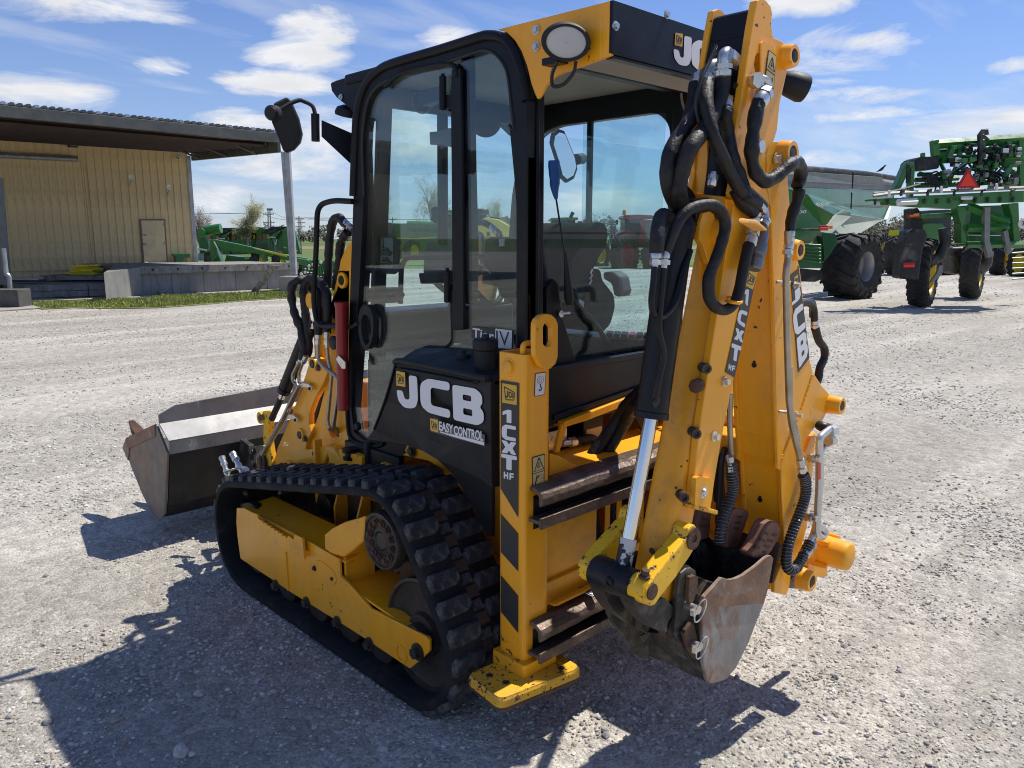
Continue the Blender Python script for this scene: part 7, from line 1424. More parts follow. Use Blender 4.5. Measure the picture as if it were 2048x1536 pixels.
# leaning timbers
m_pale = mat('pale_timber', (.34, .32, .29), .85, var=.4, vscale=5, dust=.3, dscale=9, dwid=.1, dustcol=(.08, .07, .06), bump=.4, bscale=40)
for (a, b, c, d, w, lb) in ((815, 978, 945, 1166, 26, 'weathered timber leaning against the left half of the dock wall'), (1556, 998, 1448, 1150, 24, 'splintered pale timber leaning against the dock near the canopy post')):
    p = T1('H', a, b, Z=ZD+.02)+dn*.14; q = T1('H', c, d, Z=.02); wv = RGT*.11
    mb = MB().hexa([p-wv, p+wv, q+wv, q-wv], [x_-HEAD*.08 for x_ in (p-wv, p+wv, q+wv, q-wv)]); obj('leaning_timber', mb, m_pale, bev=.008, label=lb, cat='timber', group='timbers leaning against the dock wall')
# pallet with yellow wrapped goods
pp = T1('H', 520, 1080, Z=.38); PL = thing('pallet', 'grey wooden pallet lying on the timber platform under a yellow stack', 'pallet', pp)
for i in range(6): c = pp+RGT*(-1.15+.46*i)*.9; obj('pallet_slat', MB().box(c+Vector((0, 0, .14)), .34, 1.1, .025, (RGT, HEAD, Vector((0, 0, 1)))), m_timb, PL)
for i in range(3): obj('pallet_runner', MB().box(pp+HEAD*(-.5+.5*i)+Vector((0, 0, .075)), 2.3, .1, .1, (RGT, HEAD, Vector((0, 0, 1)))), m_timb, PL)
YS = thing('yellow_stack', 'stack of bright yellow folded plastic panels on the grey pallet', 'panels', pp+Vector((0, 0, .16)))
m_ylp = mat('yellow_plastic', (.88, .72, .04), .45, var=.15, vscale=6)
rn = random.Random(3)
for i in range(8):
    w = .80-.035*i+rn.uniform(-.12, .1); c = pp+Vector((0, 0,   .18+i*.036))+RGT*(-.1+rn.uniform(-.12, .06))+HEAD*rn.uniform(-.1, .1)
    ax = Matrix.Rotation(rn.uniform(-.35, .35), 3, 'Z'); obj('yellow_panel', MB().box(c, w, .55, .027, (ax@RGT, ax@HEAD, Vector((0, 0, 1)))), m_ylp, YS, bev=.012)
for i in range(2):
    c = T1('H', 115, 1090, Z=.40); o = obj('scrap_channel', MB().box(c+RGT*(.1*i)+Vector((0, 0, .03+.05*i)), 1.3-.3*i, .3, .06, (RGT, HEAD, Vector((0, 0, 1)))), m_steelg if i else m_blackg, label=('pale steel channel lying on top of the dark one on the platform' if i else 'dark steel channel lying at the left end of the timber platform'), cat='steel channel', bev=.01)
# grass strip along the dock
m_grass = mat('grass_blades', (.26, .29, .07), .7, var=.45, vscale=3)
m_turf = mat('grass_base', (.19, .22, .07), .95, var=.35, vscale=1.5, dust=.5, dustcol=(.25, .21, .12), bump=.5, bscale=12)
gp_ = [(150, 1228), (240, 1248), (420, 1240), (640, 1245), (900, 1240), (1150, 1222), (1400, 1200), (1640, 1185), (1900, 1172), (2000, 1150), (1740, 1135), (1640, 1138), (1440, 1155), (940, 1175), (800, 1192), (400, 1205), (200, 1210)]
mb = MB().prism([T1('H', a, b, Z=.008) for a, b in gp_], (0, 0, .012)); obj('grass_strip_ground', mb, m_turf, kind='structure')
def blades(name, label, poly, n, h, m, seed=1):
    rs = np.random.RandomState(seed); P3 = [Vector((p.x, p.y, 0)) for p in poly]; mb = MB(); lo = min(p.x for p in P3), min(p.y for p in P3); hi = max(p.x for p in P3), max(p.y for p in P3); k = 0
    def inside(x, y):
        c = False; j = len(P3)-1
        for i in range(len(P3)):
            if (P3[i].y > y) != (P3[j].y > y) and x < (P3[j].x-P3[i].x)*(y-P3[i].y)/(P3[j].y-P3[i].y)+P3[i].x: c = not c
            j = i
        return c
    while k < n:
        x, y = rs.uniform(lo[0], hi[0]), rs.uniform(lo[1], hi[1])
        if not inside(x, y): continue
        k += 1; q = mnoise.noise(Vector((x*.6, y*.6, 0))); hh = h*(.35+rs.rand()*.8)*(1+1.1*max(0, q)); a = rs.rand()*6.28; w = .012+.01*rs.rand(); l = Vector((rs.randn()*.35, rs.randn()*.35, 1))*hh
        b = Vector((x, y, 0)); d = Vector((math.cos(a)*w, math.sin(a)*w, 0)); mb.add([b-d, b+d, b+l*.6+d*.6, b+l], [(0, 1, 2), (0, 2, 3)])
    return obj(name, mb, m, kind='stuff', label=label, fixn=False)
blades('grass_strip', 'ragged spring grass growing along the foot of the dock', [T1('H', a, b, Z=0) for a, b in gp_], 30000, .075, m_grass)
# ================================================================== MACHINES STANDING BEHIND
def DP(z, pts, D): return [T1(z, a, b, D=D) for a, b in pts]
def slab(name, z, pts, D, th, m, parent, bev=.02, **k): return obj(name, MB().prism(DP(z, pts, D), HEAD*th), m, parent, bev=bev, **k)
def rod(name, z, pts, D, r, m, parent, seg=6, **k):
    P = [T1(z, p[0], p[1], D=(p[2] if len(p) > 2 else D)) for p in pts]; return obj(name, MB().tube(P, r, seg), m, parent, **k)
def wheel(c, axis, R, w, parent, rimm, rimr=.5, lugs=22, name='wheel', lh=.045, chev=True):
    """tyre with bar lugs, rim as its sub-part"""
    ax = Vector(axis).normalized(); u = Vector((0, 0, 1)); v = ax.cross(u).normalized(); mb = MB()
    pr = [(-w*.42, R*rimr), (-w*.5, R*.72), (-w*.47, R*.9), (-w*.36, R*.965), (0, R*.98), (w*.36, R*.965), (w*.47, R*.9), (w*.5, R*.72), (w*.42, R*rimr)]
    mb.lathe(c, ax, pr, 48, caps=False)
    for i in range(lugs):
        for s in (-1, 1):
            a0 = 2*math.pi*(i+(.5 if s > 0 else 0))/lugs; da = 2*math.pi/lugs
            def pt(t, a, r): return c+ax*t+(u*math.cos(a)+v*math.sin(a))*r
            lo, hi = R*.955, R*.955+lh; t0, t1 = s*.02*w, s*w*.49; aa = a0; ab = a0+da*(.75 if chev else .1); g = da*.17
            mb.hexa([pt(t0, aa-g, lo), pt(t1, ab-g, lo-.05*R), pt(t1, ab+g, lo-.05*R), pt(t0, aa+g, lo)], [pt(t0, aa-g*.7, hi+.02*R), pt(t1, ab-g*.7, hi-.03*R), pt(t1, ab+g*.7, hi-.03*R), pt(t0, aa+g*.7, hi+.02*R)])
            mb.hexa([pt(t1, ab-g, lo-.05*R), pt(s*w*.53, ab-g, R*.80), pt(s*w*.53, ab+g, R*.80), pt(t1, ab+g, lo-.05*R)], [pt(t1*.97, ab-g, lo-.12*R), pt(s*w*.47, ab-g, R*.80), pt(s*w*.47, ab+g, R*.80), pt(t1*.97, ab+g, lo-.12*R)])
    t = obj(name, mb, m_tyre, parent)
    mb = MB().lathe(c, ax, [(-w*.42, R*rimr*1.02), (-w*.38, R*rimr*.93), (-w*.15, R*rimr*.86), (-w*.1, R*rimr*.4), (-w*.2, R*rimr*.34), (-w*.2, .01)], 32, caps=False); mb.lathe(c, ax, [(w*.42, R*rimr*1.02), (w*.38, R*rimr*.93), (w*.15, R*rimr*.86), (w*.1, R*rimr*.4), (w*.2, R*rimr*.34), (w*.2, .01)], 32, caps=False)
    obj('rim', mb, rimm, t); return t
def smv(z, pts, D, parent):
    a, b, c = DP(z, pts, D); g = (a+b+c)/3; mb = MB().prism([g+(p-g)*1.25 for p in (a, b, c)], HEAD*.02); o = obj('triangle_sign', mb, m_dred, parent); obj('orange_triangle', MB().prism([g+(p-g)*.86-HEAD*.006 for p in (a, b, c)], HEAD*.005), m_org, o)
m_yrim = mat('yellow_rim', (.72, .52, .03), .4, var=.08); m_srim = mat('silver_rim', (.36, .38, .40), .4, .5, var=.1)
# ---- round balers behind the dock
def baler(dx, dy, label):
    t = thing('round_baler', label, 'baler', T1('K', 1050+dx, 960, D=86), 'green round balers parked in a row behind the dock'); D = 86
    s = lambda l: [(a+dx, b+dy) for a, b in l]
    slab('baler_body', 'K', s([(822, 632), (1000, 628), (1120, 580), (1180, 560), (1185, 960), (980, 965), (830, 940)]), D, 2.6, m_grn, t)
    slab('sloping_top', 'K', s([(878, 622), (1022, 545), (1176, 543), (1180, 552), (1140, 558), (1005, 632)]), D-.3, 2.6, m_blackg, t)
    slab('side_shield', 'K', s([(1132, 572), (1180, 548), (1262, 562), (1290, 600), (1362, 885), (1290, 900), (1140, 960)]), D-.2, .5, m_grn, t, bev=.08)
    slab('tailgate_panel', 'K', s([(828, 690), (972, 690), (974, 748), (834, 745)]), D-.15, .1, m_blackg, t); slab('bale_guard', 'K', s([(765, 755), (975, 745), (978, 815), (905, 812), (770, 770)]), D-.25, .2, m_winkey, t)
    for i in range(5): rod('guard_slat', 'K', s([(850+i*24, 692), (853+i*24, 744)]), D-.2, .045, m_grnd, t)
    rod('strut', 'K', s([(1070, 690), (1120, 600)]), D-.3, .1, m_blackg, t); rod('ram', 'K', s([(1060, 760), (1075, 690), (1110, 600)]), D-.25, .07, m_zinc, t); rod('white_bar', 'K', s([(985, 668), (1060, 672)]), D-.3, .07, m_wh, t)
    slab('frame_post', 'K', s([(970, 640), (992, 635), (1000, 960), (980, 960)]), D-.3, .2, m_grn, t)
    for a in (808, 968): slab('tail_lamp', 'K', s([(a-9, 645), (a+9, 645), (a+9, 690), (a-9, 690)]), D-.35, .1, m_amb, t)
    smv('K', s([(881, 628), (864, 684), (899, 684)]), D-.35, t); slab('round_emblem', 'K', s([(926, 650), (934, 665), (926, 683), (917, 665)]), D-.33, .05, m_wing, t)
    slab('stripe', 'K', s([(1155, 782), (1190, 784), (1190, 800), (1157, 797)]), D-.24, .03, m_ystripe, t); slab('stripe', 'K', s([(1280, 805), (1325, 825), (1322, 838), (1285, 820)]), D-.24, .03, m_ystripe, t)
    return t
baler(0, 0, 'green round baler nearest the canopy post, with its large tapered side shield'); baler(-305, 8, 'green round baler in the middle of the row, orange triangle on its tailgate'); baler(-590, 16, 'green round baler at the left end of the row beside the corner column')
# ---- mower conditioner with a long tongue
t = thing('mower_conditioner', 'green mower with long tapered tongue in front of the balers', 'mower', T1('K', 700, 960, D=50))
slab('tongue', 'K', [(285, 702), (345, 694), (600, 745), (810, 792), (1200, 882), (1430, 915), (1432, 955), (1190, 942), (800, 860), (420, 822), (300, 790)], 50.0, .35, m_grn, t, .05)
slab('tongue_stripe', 'K', [(800, 795), (860, 805), (1195, 878), (1195, 900), (1130, 890), (820, 808)], 49.98, .02, m_ystripe, t)
slab('leg_plate', 'K', [(290, 720), (330, 715), (420, 960), (300, 965)], 50.1, .4, m_grn, t); rod('ram', 'K', [(340, 720), (460, 950)], 49.9, .05, m_zinc, t); rod('brace', 'K', [(365, 905), (305, 965)], 49.9, .06, m_grn, t)
slab('mower_deck', 'K', [(480, 878), (640, 900), (770, 905), (775, 960), (460, 965)], 50.3, 1.2, m_grnd, t); slab('deck_curtain', 'K', [(220, 850), (290, 845), (295, 965), (222, 965)], 50.2, .5, m_blackg, t); slab('hitch_box', 'K', [(920, 870), (945, 865), (960, 950), (930, 955)], 49.9, .3, m_grn, t)
slab('small_stripe', 'K', [(700, 912), (750, 912), (750, 924), (700, 924)], 50.2, .02, m_ystripe, t)
for q in (850, 1095): wheel(T1('K', q, 955, D=50.6)+Vector((0, 0, -.1)), RGT, 1.0*.8, .5, t, m_yrim, lugs=16)
# green machine at the far left behind the corner column
t = thing('disc_mower', 'pale green mower frame and white ram seen right of the corner column', 'mower', T1('K', 190, 960, D=60.0))
slab('gear_hood', 'K', [(140, 565), (190, 560), (235, 600), (240, 680), (150, 700)], 60.0, .8, m_grn, t, .06); obj('roller', MB().cyl(T1('K', 240, 590, D=60.5), T1('K', 420, 565, D=60.5), 0.36, seg=16), m_grn, t); slab('lower_frame', 'K', [(160, 700), (260, 690), (280, 800), (170, 860)], 60.0, .8, m_grnd, t); rod('white_ram', 'K', [(155, 805), (250, 820)], 59.8, .07, m_wh, t)
slab('dark_base', 'K', [(150, 860), (225, 850), (225, 965), (150, 965)], 60.2, .6, m_steelg, t)
# ---- hay rake folded at the right of the post
t = thing('hay_rake', 'green hay rake with folded tine arms beside the canopy post', 'rake', T1('K', 1550, 1170, Z=0)); rr_ = random.Random(11)
D = 29.5
slab('rake_frame', 'K', [(1300, 920), (1430, 930), (1480, 980), (1600, 1000), (1760, 1040), (1760, 1060), (1560, 1050), (1400, 1010), (1300, 980)], D, .3, m_grn, t)
for i in range(9): a = 1460+i*34; rod('tine_arm', 'K', [(a, 935+i*2), (a+50+rr_.uniform(-10, 10), 985+i*6), (a+75, 1100+rr_.uniform(-20, 20))], D-.2, .055, m_grn, t)
for i in range(10): a = 1330+i*42; rod('tine_bar', 'K', [(a, 990+rr_.uniform(-20, 20)), (a+60, 1070+rr_.uniform(-30, 20)), (a+20, 1150)], D+.2, .03, m_grnd, t)
for i in range(4): rod('cross_bar', 'K', [(1310, 1010+i*40), (1760, 1050+i*36)], D+.1, .045, m_grn, t)
for i in range(9): c = T1('K', 1360+i*46, 1020+rr_.uniform(-70, 110), D=D-.3); obj('white_cap', MB().lathe(c, -HEAD, [(0, .06), (.03, .05)], 10), m_wh, t)
for i in range(24): a = 1570+rr_.uniform(0, 180); b = 1070+rr_.uniform(0, 60); rod('spring_tine', 'K', [(a, b), (a+3, b+50)], D-.1, .012, m_blackg, t)
wheel(T1('K', 1345, 1100, D=D+.3), RGT, .38, .25, t, m_yrim, lugs=14); wheel(T1('K', 1720, 1110, D=D+.5), RGT, .38, .25, t, m_yrim, lugs=14)
# ---- combine harvester seen through the door glass
t = thing('combine_harvester', 'long green combine with yellow stripe and wheel seen through the cab door', 'combine', T1('D', 840, 1180, Z=0)); D = 66
slab('combine_body', 'D', [(640, 995), (680, 988), (770, 990), (810, 990), (820, 1010), (960, 998), (1060, 1010), (1060, 1150), (960, 1150), (880, 1160), (800, 1130), (740, 1150), (640, 1100)], D, 3.2, m_grn, t, .1)
slab('combine_cab', 'D', [(655, 990), (725, 985), (742, 1060), (680, 1080), (655, 1040)], D-.6, 1.6, m_winkey, t, .1); obj('unloading_auger', MB().cyl(T1('D', 805, 1003, D=D-.5), T1('D', 975, 1008, D=D-.5), .42, seg=16), m_grn, t)
slab('yellow_stripe', 'D', [(750, 1062), (850, 1065), (955, 1058), (955, 1064), (850, 1072), (750, 1068)], D-.03, .02, m_ystripe, t); slab('ladder', 'D', [(795, 1090), (812, 1090), (816, 1160), (800, 1160)], D-.4, .1, m_yrim, t)
wheel(T1('D', 832, 1130, D=D-.3), RGT*.8-HEAD*.6, .85, .6, t, m_yrim, .6, 18); wheel(T1('D', 760, 1140, D=D+.2), RGT*.8-HEAD*.6, 1.1, .7, t, m_yrim, .55, 18)
t = thing('tillage_machine', 'dark green machine with hoses rising behind the cab door post', 'machine', T1('D', 980, 1180, Z=0)); D = 50
slab('machine_body', 'D', [(1000, 925), (1060, 915), (1150, 960), (1150, 1180), (1000, 1180)], D, 1.5, m_grnd, t, .1)
for i in range(7): a = 945+i*16; rod('top_bar', 'D', [(a, 930+(i % 3)*14), (a+30, 950+(i % 2)*20), (a+45, 1010)], D-.2, .09, m_grnd if i % 2 else m_blackg, t)
for a, b in ((950, 930), (955, 965), (985, 945), (1190, 940), (1170, 955)): obj('pulley', MB().lathe(T1('D', a, b, D=D-.5), -HEAD, [(0, .3), (.15, .3)], 16), m_blackg, t)
t = thing('tank_sprayer', 'yellow rounded spray tank on a machine behind the cab glass', 'sprayer', T1('D', 1240, 1180, Z=0)); D = 42
slab('yellow_tank', 'D', [(1138, 1000), (1160, 975), (1225, 960), (1275, 970), (1330, 1000), (1350, 1040), (1340, 1060), (1140, 1060)], D, 1.6, mat('yellow_tank', (.72, .62, .10), .4, var=.08), t, .14)
obj('filler_lid', MB().lathe(T1('D', 1190, 945, D=D+.3), (0, 0, 1), [(0, .35), (.25, .35), (.3, .3)], 20), m_blackg, t); rod('tank_rail', 'D', [(1230, 958), (1280, 965)], D-.1, .05, m_blackg, t); slab('sprayer_chassis', 'D', [(1135, 1060), (1340, 1060), (1340, 1150), (1135, 1150)], D+.1, 1.2, mat('orange_box', (.5, .2, .04), .6), t)
slab('badge', 'D', [(1212, 1034), (1228, 1034), (1228, 1056), (1212, 1056)], D-.03, .02, m_grnd, t)
# ---- tractor and red sprayer seen through the rear window
def tractor(z, D, s, label):
    t = thing('tractor', label, 'tractor', T1(z, 160, 1000, Z=0)); S = lambda l: [(a, b) for a, b in l]
    slab('tractor_cab', z, S([(66, 735), (150, 728), (156, 860), (66, 860)]), D, 1.5, m_winkey, t, .05); slab('cab_roof', z, S([(58, 738), (62, 728), (150, 724), (215, 724), (218, 738), (150, 742)]), D-.2, 1.7, m_grn, t, .05)
    slab('hood', z, S([(150, 810), (200, 800), (270, 805), (285, 850), (280, 900), (150, 905), (60, 900), (60, 860), (150, 855)]), D, 1.0, m_grn, t, .1); rod('exhaust', z, [(178, 820), (176, 720), (188, 695)], D-.1, .11, m_blackg, t); rod('intake', z, [(252, 780), (255, 735)], D-.1, .09, m_blackg, t); rod('second_exhaust', z, [(272, 795), (272, 728)], D-.1, .12, m_blackg, t)
    for a in (70, 110, 150): rod('cab_pillar', z, [(a, 735), (a+2, 858)], D-.05, .05, m_grnd, t)
    rod('mirror_arm', z, [(215, 750), (240, 750)], D-.1, .05, m_blackg, t); slab('engine_cover', z, S([(150, 740), (200, 740), (205, 830), (150, 830)]), D+.2, .8, m_blackg, t)
    wheel(T1(z, 190, 935, D=D-.4), RGT*.75-HEAD*.66, 1.05, .7, t, m_yrim, .5, 18); wheel(T1(z, 90, 930, D=D+.3), RGT*.75-HEAD*.66, 1.05, .7, t, m_yrim, .5, 18); wheel(T1(z, 330, 940, D=D+1.5), RGT*.75-HEAD*.66, .95, .6, t, m_yrim, .5, 16)
    return t
tractor('J', 46, 1, 'green tractor with yellow wheel centres seen through the rear window left of the seat')
t = thing('red_sprayer', 'red self-propelled sprayer with raised cab seen through the rear window', 'sprayer', T1('J', 520, 1000, Z=0)); D = 43.5
slab('sprayer_cab', 'J', [(482, 735), (590, 728), (600, 855), (545, 870), (482, 800)], D, 1.8, m_winkey, t, .05); slab('cab_roof', 'J', [(472, 725), (480, 712), (560, 708), (640, 712), (655, 725), (650, 732), (480, 735)], D-.15, 2, m_redp, t, .05)
slab('red_hood', 'J', [(432, 850), (440, 815), (500, 795), (545, 810), (555, 872), (440, 880)], D-.2, 1.4, m_redp, t, .08); slab('red_body', 'J', [(570, 740), (650, 740), (655, 870), (555, 875), (575, 800)], D-.1, 1.2, m_redp, t, .06); slab('belly', 'J', [(435, 875), (645, 870), (645, 895), (430, 900)], D, 1.2, m_blackg, t)
obj('beacon', MB().lathe(T1('J', 479, 712, D=D), (0, 0, 1), [(0, .1), (.2, .1), (.28, .05)], 12), m_amb, t)
for i in range(10): rod('boom_fold', 'J', [(385+i*5, 740+i*13), (440-i*2, 745+i*10)], D+.4, .035, m_wing, t)
for i in range(8): rod('boom_fold', 'J', [(600, 860-i*12), (655, 800-i*9)], D-.3, .03, m_wing, t)
for s_ in ((545, 905, 552, 970), (580, 905, 574, 970)): rod('ladder_rail', 'J', [s_[:2], s_[2:]], D-.3, .05, m_blackg, t)
for b in (920, 940, 960): rod('ladder_step', 'J', [(548, b), (577, b)], D-.3, .045, m_blackg, t)
slab('mirror', 'J', [(432, 738), (445, 738), (445, 765), (432, 765)], D-.3, .1, m_blackg, t); slab('tank_label', 'J', [(402, 845), (425, 845), (425, 880), (402, 880)], D-.1, .5, m_wing, t)
for a in (482, 660): wheel(T1('J', a, 940, D=D-.5), RGT*.75-HEAD*.66, 1.15, .55, t, m_redp, .55, 22)
# ================================================================== GRAIN CART AND SPRAYER AT THE RIGHT
t = thing('grain_cart', 'large green grain cart with grey top boards and one huge tyre', 'grain cart', T1('I', 580, 1300, Z=0)); D = 20.9
CTL = t
def IP(pts, D): return [T1('I', p[0], p[1], D=D+(p[2] if len(p) > 2 else 0)) for p in pts]
# side wall runs away to the right
def isheet(name, pts, m, parent, th=.05, bev=.01): o = obj(name, MB().prism(IP(pts, D), HEAD*th), m, parent, bev=bev); return o
m_slope = mat('pale_green_slope', (.33, .37, .30), .6, var=.15, vscale=.8, dust=.3, dustcol=(.4, .38, .33))
GA = [(130, 370, -1.0), (935, 425, 6.0), (910, 520, 6.0), (130, 480, -1.0)]
cart_side = isheet('upper_board', GA, m_wing, t)
isheet('lower_board_strip', [(130, 440, -1.0), (930, 482, 6.0), (925, 515, 6.0), (130, 490, -1.0)], mat('dark_board', (.12, .125, .13), .5), t, .03)
rim_ = [T1('I', a, b, D=D+d) for a, b, d in ((130, 352, -1.0), (400, 370, 1.3), (700, 395, 3.9), (940, 432, 6.0))]; obj('rolled_tarp', MB().tube(rim_, .09, 10), m_blackg, t); obj('top_rail', MB().tube([p+Vector((0, 0, -.10)) for p in rim_], .06, 8), m_wh, t)
isheet('hopper_side', [(130, 488, -1.0), (920, 518, 6.0), (865, 725, 5.0), (830, 728, 5.0), (600, 700, 2.0), (180, 690, -1.0)], mat('sheen_hopper_green', (.085, .20, .115), .35, var=.15, vscale=.6, coat=.3), t)  # green lightened by the reflection painted into the hull side
isheet('hopper_stripe', [(430, 608, .9), (860, 628, 5.0), (855, 640, 5.0), (430, 622, .9)], m_wing, t, .01)
isheet('lower_slope', [(590, 690, 1.8), (835, 725, 4.8), (650, 835, 2.0), (480, 830, .6), (400, 790, .2)], m_slope, t, .05)
isheet('lower_slope', [(590, 672, 1.0), (540, 655, .9), (480, 690, .7), (410, 780, .2), (320, 860, -.3), (290, 1030, -.6), (390, 1045, -.4), (405, 870, -.1), (500, 790, .4), (595, 705, 1.0)], m_slope, t, .05)
isheet('hopper_front', [(130, 500, -1.3), (280, 545, -1.1), (330, 620, -.9), (470, 690, -.6), (395, 790, -.6), (300, 900, -.8), (130, 900, -1.3)], m_grn, t, .4)
for a, b, d in ((605, 410, 1.6), (595, 560, 1.6)): rod('board_joint', 'I', [(a+3, b-30), (a-2, b+90)], D+d-.03, .02, m_blackg, t)
slab('cart_frame', 'I', [(130, 900), (380, 910), (385, 1085), (200, 1085), (130, 1060)], D-1.0, 1.5, m_grnd, t); slab('axle_box', 'I', [(130, 1085), (380, 1100), (385, 1165), (330, 1185), (130, 1180)], D-.8, 1.2, m_blackg, t); slab('inner_frame', 'I', [(380, 820), (480, 830), (500, 900), (400, 1040)], D-.6, .6, m_grnd, t)
slab('lamp_arm', 'I', [(200, 795), (430, 795), (430, 808), (200, 808)], D-1.2, .1, m_blackg, t)
q = slab('tail_lamp', 'I', [(360, 772), (425, 770), (427, 805), (360, 808)], D-1.3, .06, m_dred, t); slab('reflector', 'I', [(362, 788), (425, 784), (426, 804), (362, 806)], D-1.32, .02, m_org, q); slab('amber_lamp', 'I', [(430, 772), (460, 770), (462, 795), (432, 798)], D-1.3, .06, m_amb, t)
for i in range(6): rod('frame_rail', 'I', [(140+i*12, 905+i*22), (370, 915+i*26)], D-1.05, .02, m_grn, t)
def lettering(z, pts, D, off, body, m, parent, bold=.01):
    ll, lr, ur, ul = [T1(z, p[0], p[1], D=D+p[2]) for p in pts]; qq = Quad(ll, lr, ur, ul, off); return text_on(qq, 'lettering', body, 0, 0, 1, 1, m, parent, bold=bold)
lettering('I', [(328, 634, 0.02), (428, 632, .85), (430, 606, .85), (330, 604, 0.02)], D-.05, .02, 'BRENT', m_wh, t, .02)
lettering('I', [(205, 684, -1.2), (262, 682, -1.2), (266, 660, -1.2), (212, 662, -1.2)], D-.1, .02, '00', m_wh, t, .02)
wc_ = T1('I', 600, 1075, D=D+.5); gz = wc_.z
wheel(Vector((wc_.x, wc_.y, .86)), RGT*.62-HEAD*.78, .86, 1.0, t, m_srim, .46, 17, lh=.06)
bp = T1('I', 812, 385, D=D+4.9); b_ = thing('bird', 'small dark bird perched on the rim of the grain cart', 'bird', bp)
mb = MB(); mb.loft([[bp+RGT*x+Vector((0, 0, z+r*math.sin(a)))+HEAD*(r*.8*math.cos(a)) for a in [2*math.pi*i/10 for i in range(10)]] for x, z, r in ((-.16, .02, .008), (-.10, .05, .02), (-.02, .09, .05), (.05, .14, .055), (.09, .19, .04), (.12, .22, .03), (.15, .22, .006))]); obj('bird_body', mb, m_blackg, b_)
# second tractor behind
t = thing('tractor', 'green tractor with yellow rims standing between the cart and the tall sprayer', 'tractor', T1('I', 1100, 1120, Z=0)); D = 35
slab('tractor_hood', 'I', [(1040, 800), (1080, 765), (1160, 750), (1260, 752), (1290, 790), (1280, 900), (1050, 900)], D, 1.2, m_grn, t, .12); slab('tractor_cab', 'I', [(1160, 660), (1330, 655), (1330, 790), (1270, 790), (1160, 760)], D+.3, 1.6, m_winkey, t, .05); slab('grille', 'I', [(1030, 720), (1120, 700), (1120, 800), (1035, 830)], D-.3, .3, m_blackg, t)
slab('cab_roof', 'I', [(1100, 690), (1240, 680), (1330, 682), (1330, 700), (1110, 712)], D, 1.8, m_grn, t, .05)
for a, b, R, dd in ((925, 990, .84, 0), (1310, 1040, .8, .5), (1680, 1018, .66, .3)): wheel(T1('I', a, b, D=D+dd), RGT*.7-HEAD*.7, R, .62, t, m_yrim, .5, 20, lh=.06)
wheel(T1('I', 800, 965, D=D+1.5), RGT*.7-HEAD*.7, .9, .5, t, m_yrim, .5, 20)
# ---- self-propelled sprayer, seen from behind with folded boom
t = thing('self_propelled_sprayer', 'tall green self-propelled sprayer seen from behind with folded boom and orange triangle', 'sprayer', T1('I', 1300, 1350, Z=0)); D = 18.3
SPR = t
def g_beam(pts, r, m=m_grn, d=0, name='boom_tube'): return rod(name, 'I', pts, D+d, r*.8, m, t, 4)
slab('lower_boom', 'I', [(742, 578), (860, 570), (1000, 568), (1020, 558), (1860, 515), (1860, 600), (1400, 612), (1350, 650), (1180, 640), (1000, 628), (860, 620), (855, 600), (742, 592)], D-.3, .35, m_grn, t, .02)
g_beam([(755, 555), (900, 535), (1400, 515), (1860, 495)], .05, m_wing, -.45, 'spray_pipe'); g_beam([(755, 535), (880, 525), (960, 510), (1100, 470)], .035, m_blackg, -.4, 'boom_hose'); g_beam([(930, 602), (1075, 595)], .09, m_wh, -.5, 'white_pipe'); g_beam([(1400, 570), (1480, 568)], .05, m_wh, -.5, 'white_pipe')
for a in (960, 1155, 1350, 1550, 1765): obj('pipe_strap', MB().tube([T1('I', a, 555, D=D-.5), T1('I', a-4, 535, D=D-.5), T1('I', a+4, 515, D=D-.52), T1('I', a+25, 508, D=D-.45)], .03, 6), m_blackg, t)
for a, b in ((875, 540), (1258, 510), (1662, 490)): slab('nozzle_bracket', 'I', [(a-9, b-28), (a+9, b-28), (a+9, b+26), (a-9, b+26)], D-.55, .05, m_wh, t)
for a in range(12): obj('nozzle', MB().lathe(T1('I', 770+a*92, 582-a*2, D=D-.35), (0, 0, -1), [(0, .03), (.1, .03), (.12, .015)], 8), m_blackg, t)
slab('left_upright', 'I', [(1000, 305), (1060, 308), (1060, 340), (1030, 350), (960, 500), (905, 510), (930, 470)], D, .25, m_grn, t); slab('left_post', 'I', [(1035, 340), (1062, 340), (1050, 560), (1022, 560)], D, .2, m_grn, t); slab('inner_post', 'I', [(1018, 380), (1040, 375), (1038, 560), (1020, 560)], D+.1, .15, m_grnd, t)
slab('tank_cover', 'I', [(1068, 290), (1090, 270), (1245, 265), (1252, 285), (1240, 355), (1060, 372), (1058, 330)], D+.1, .6, m_blackg, t, .05); slab('side_lug', 'I', [(1112, 240), (1138, 236), (1140, 272), (1112, 272)], D+.1, .1, m_grn, t)
for pts, r in (([(1190, 175), (1858, 130)], .12), ([(1190, 260), (1300, 255)], .08), ([(1200, 150), (1210, 260)], .13), ([(1250, 150), (1300, 150), (1300, 260)], .035), ([(1250, 290), (1420, 285), (1600, 300), (1858, 270)], .11), ([(1400, 180), (1520, 330)], .07), ([(1330, 210), (1300, 290)], .10), ([(1640, 300), (1860, 300)], .09), ([(1060, 480), (1400, 470), (1860, 440)], .07), ([(1270, 370), (1275, 500)], .10), ([(1290, 420), (1450, 300), (1560, 250)], .07), ([(1600, 200), (1700, 320), (1860, 330)], .08), ([(1740, 140), (1760, 300)], .09), ([(1640, 180), (1860, 190)], .06), ([(1380, 160), (1390, 300)], .08), ([(1550, 150), (1545, 480)], .11), ([(1600, 330), (1640, 480)], .09), ([(1320, 480), (1300, 400), (1420, 380)], .06), ([(1760, 330), (1700, 470)], .08), ([(1830, 140), (1840, 480)], .10), ([(1090, 390), (1200, 420), (1280, 460)], .06)): g_beam(pts, r, m_grn if r > .065 else m_grnd, .15)
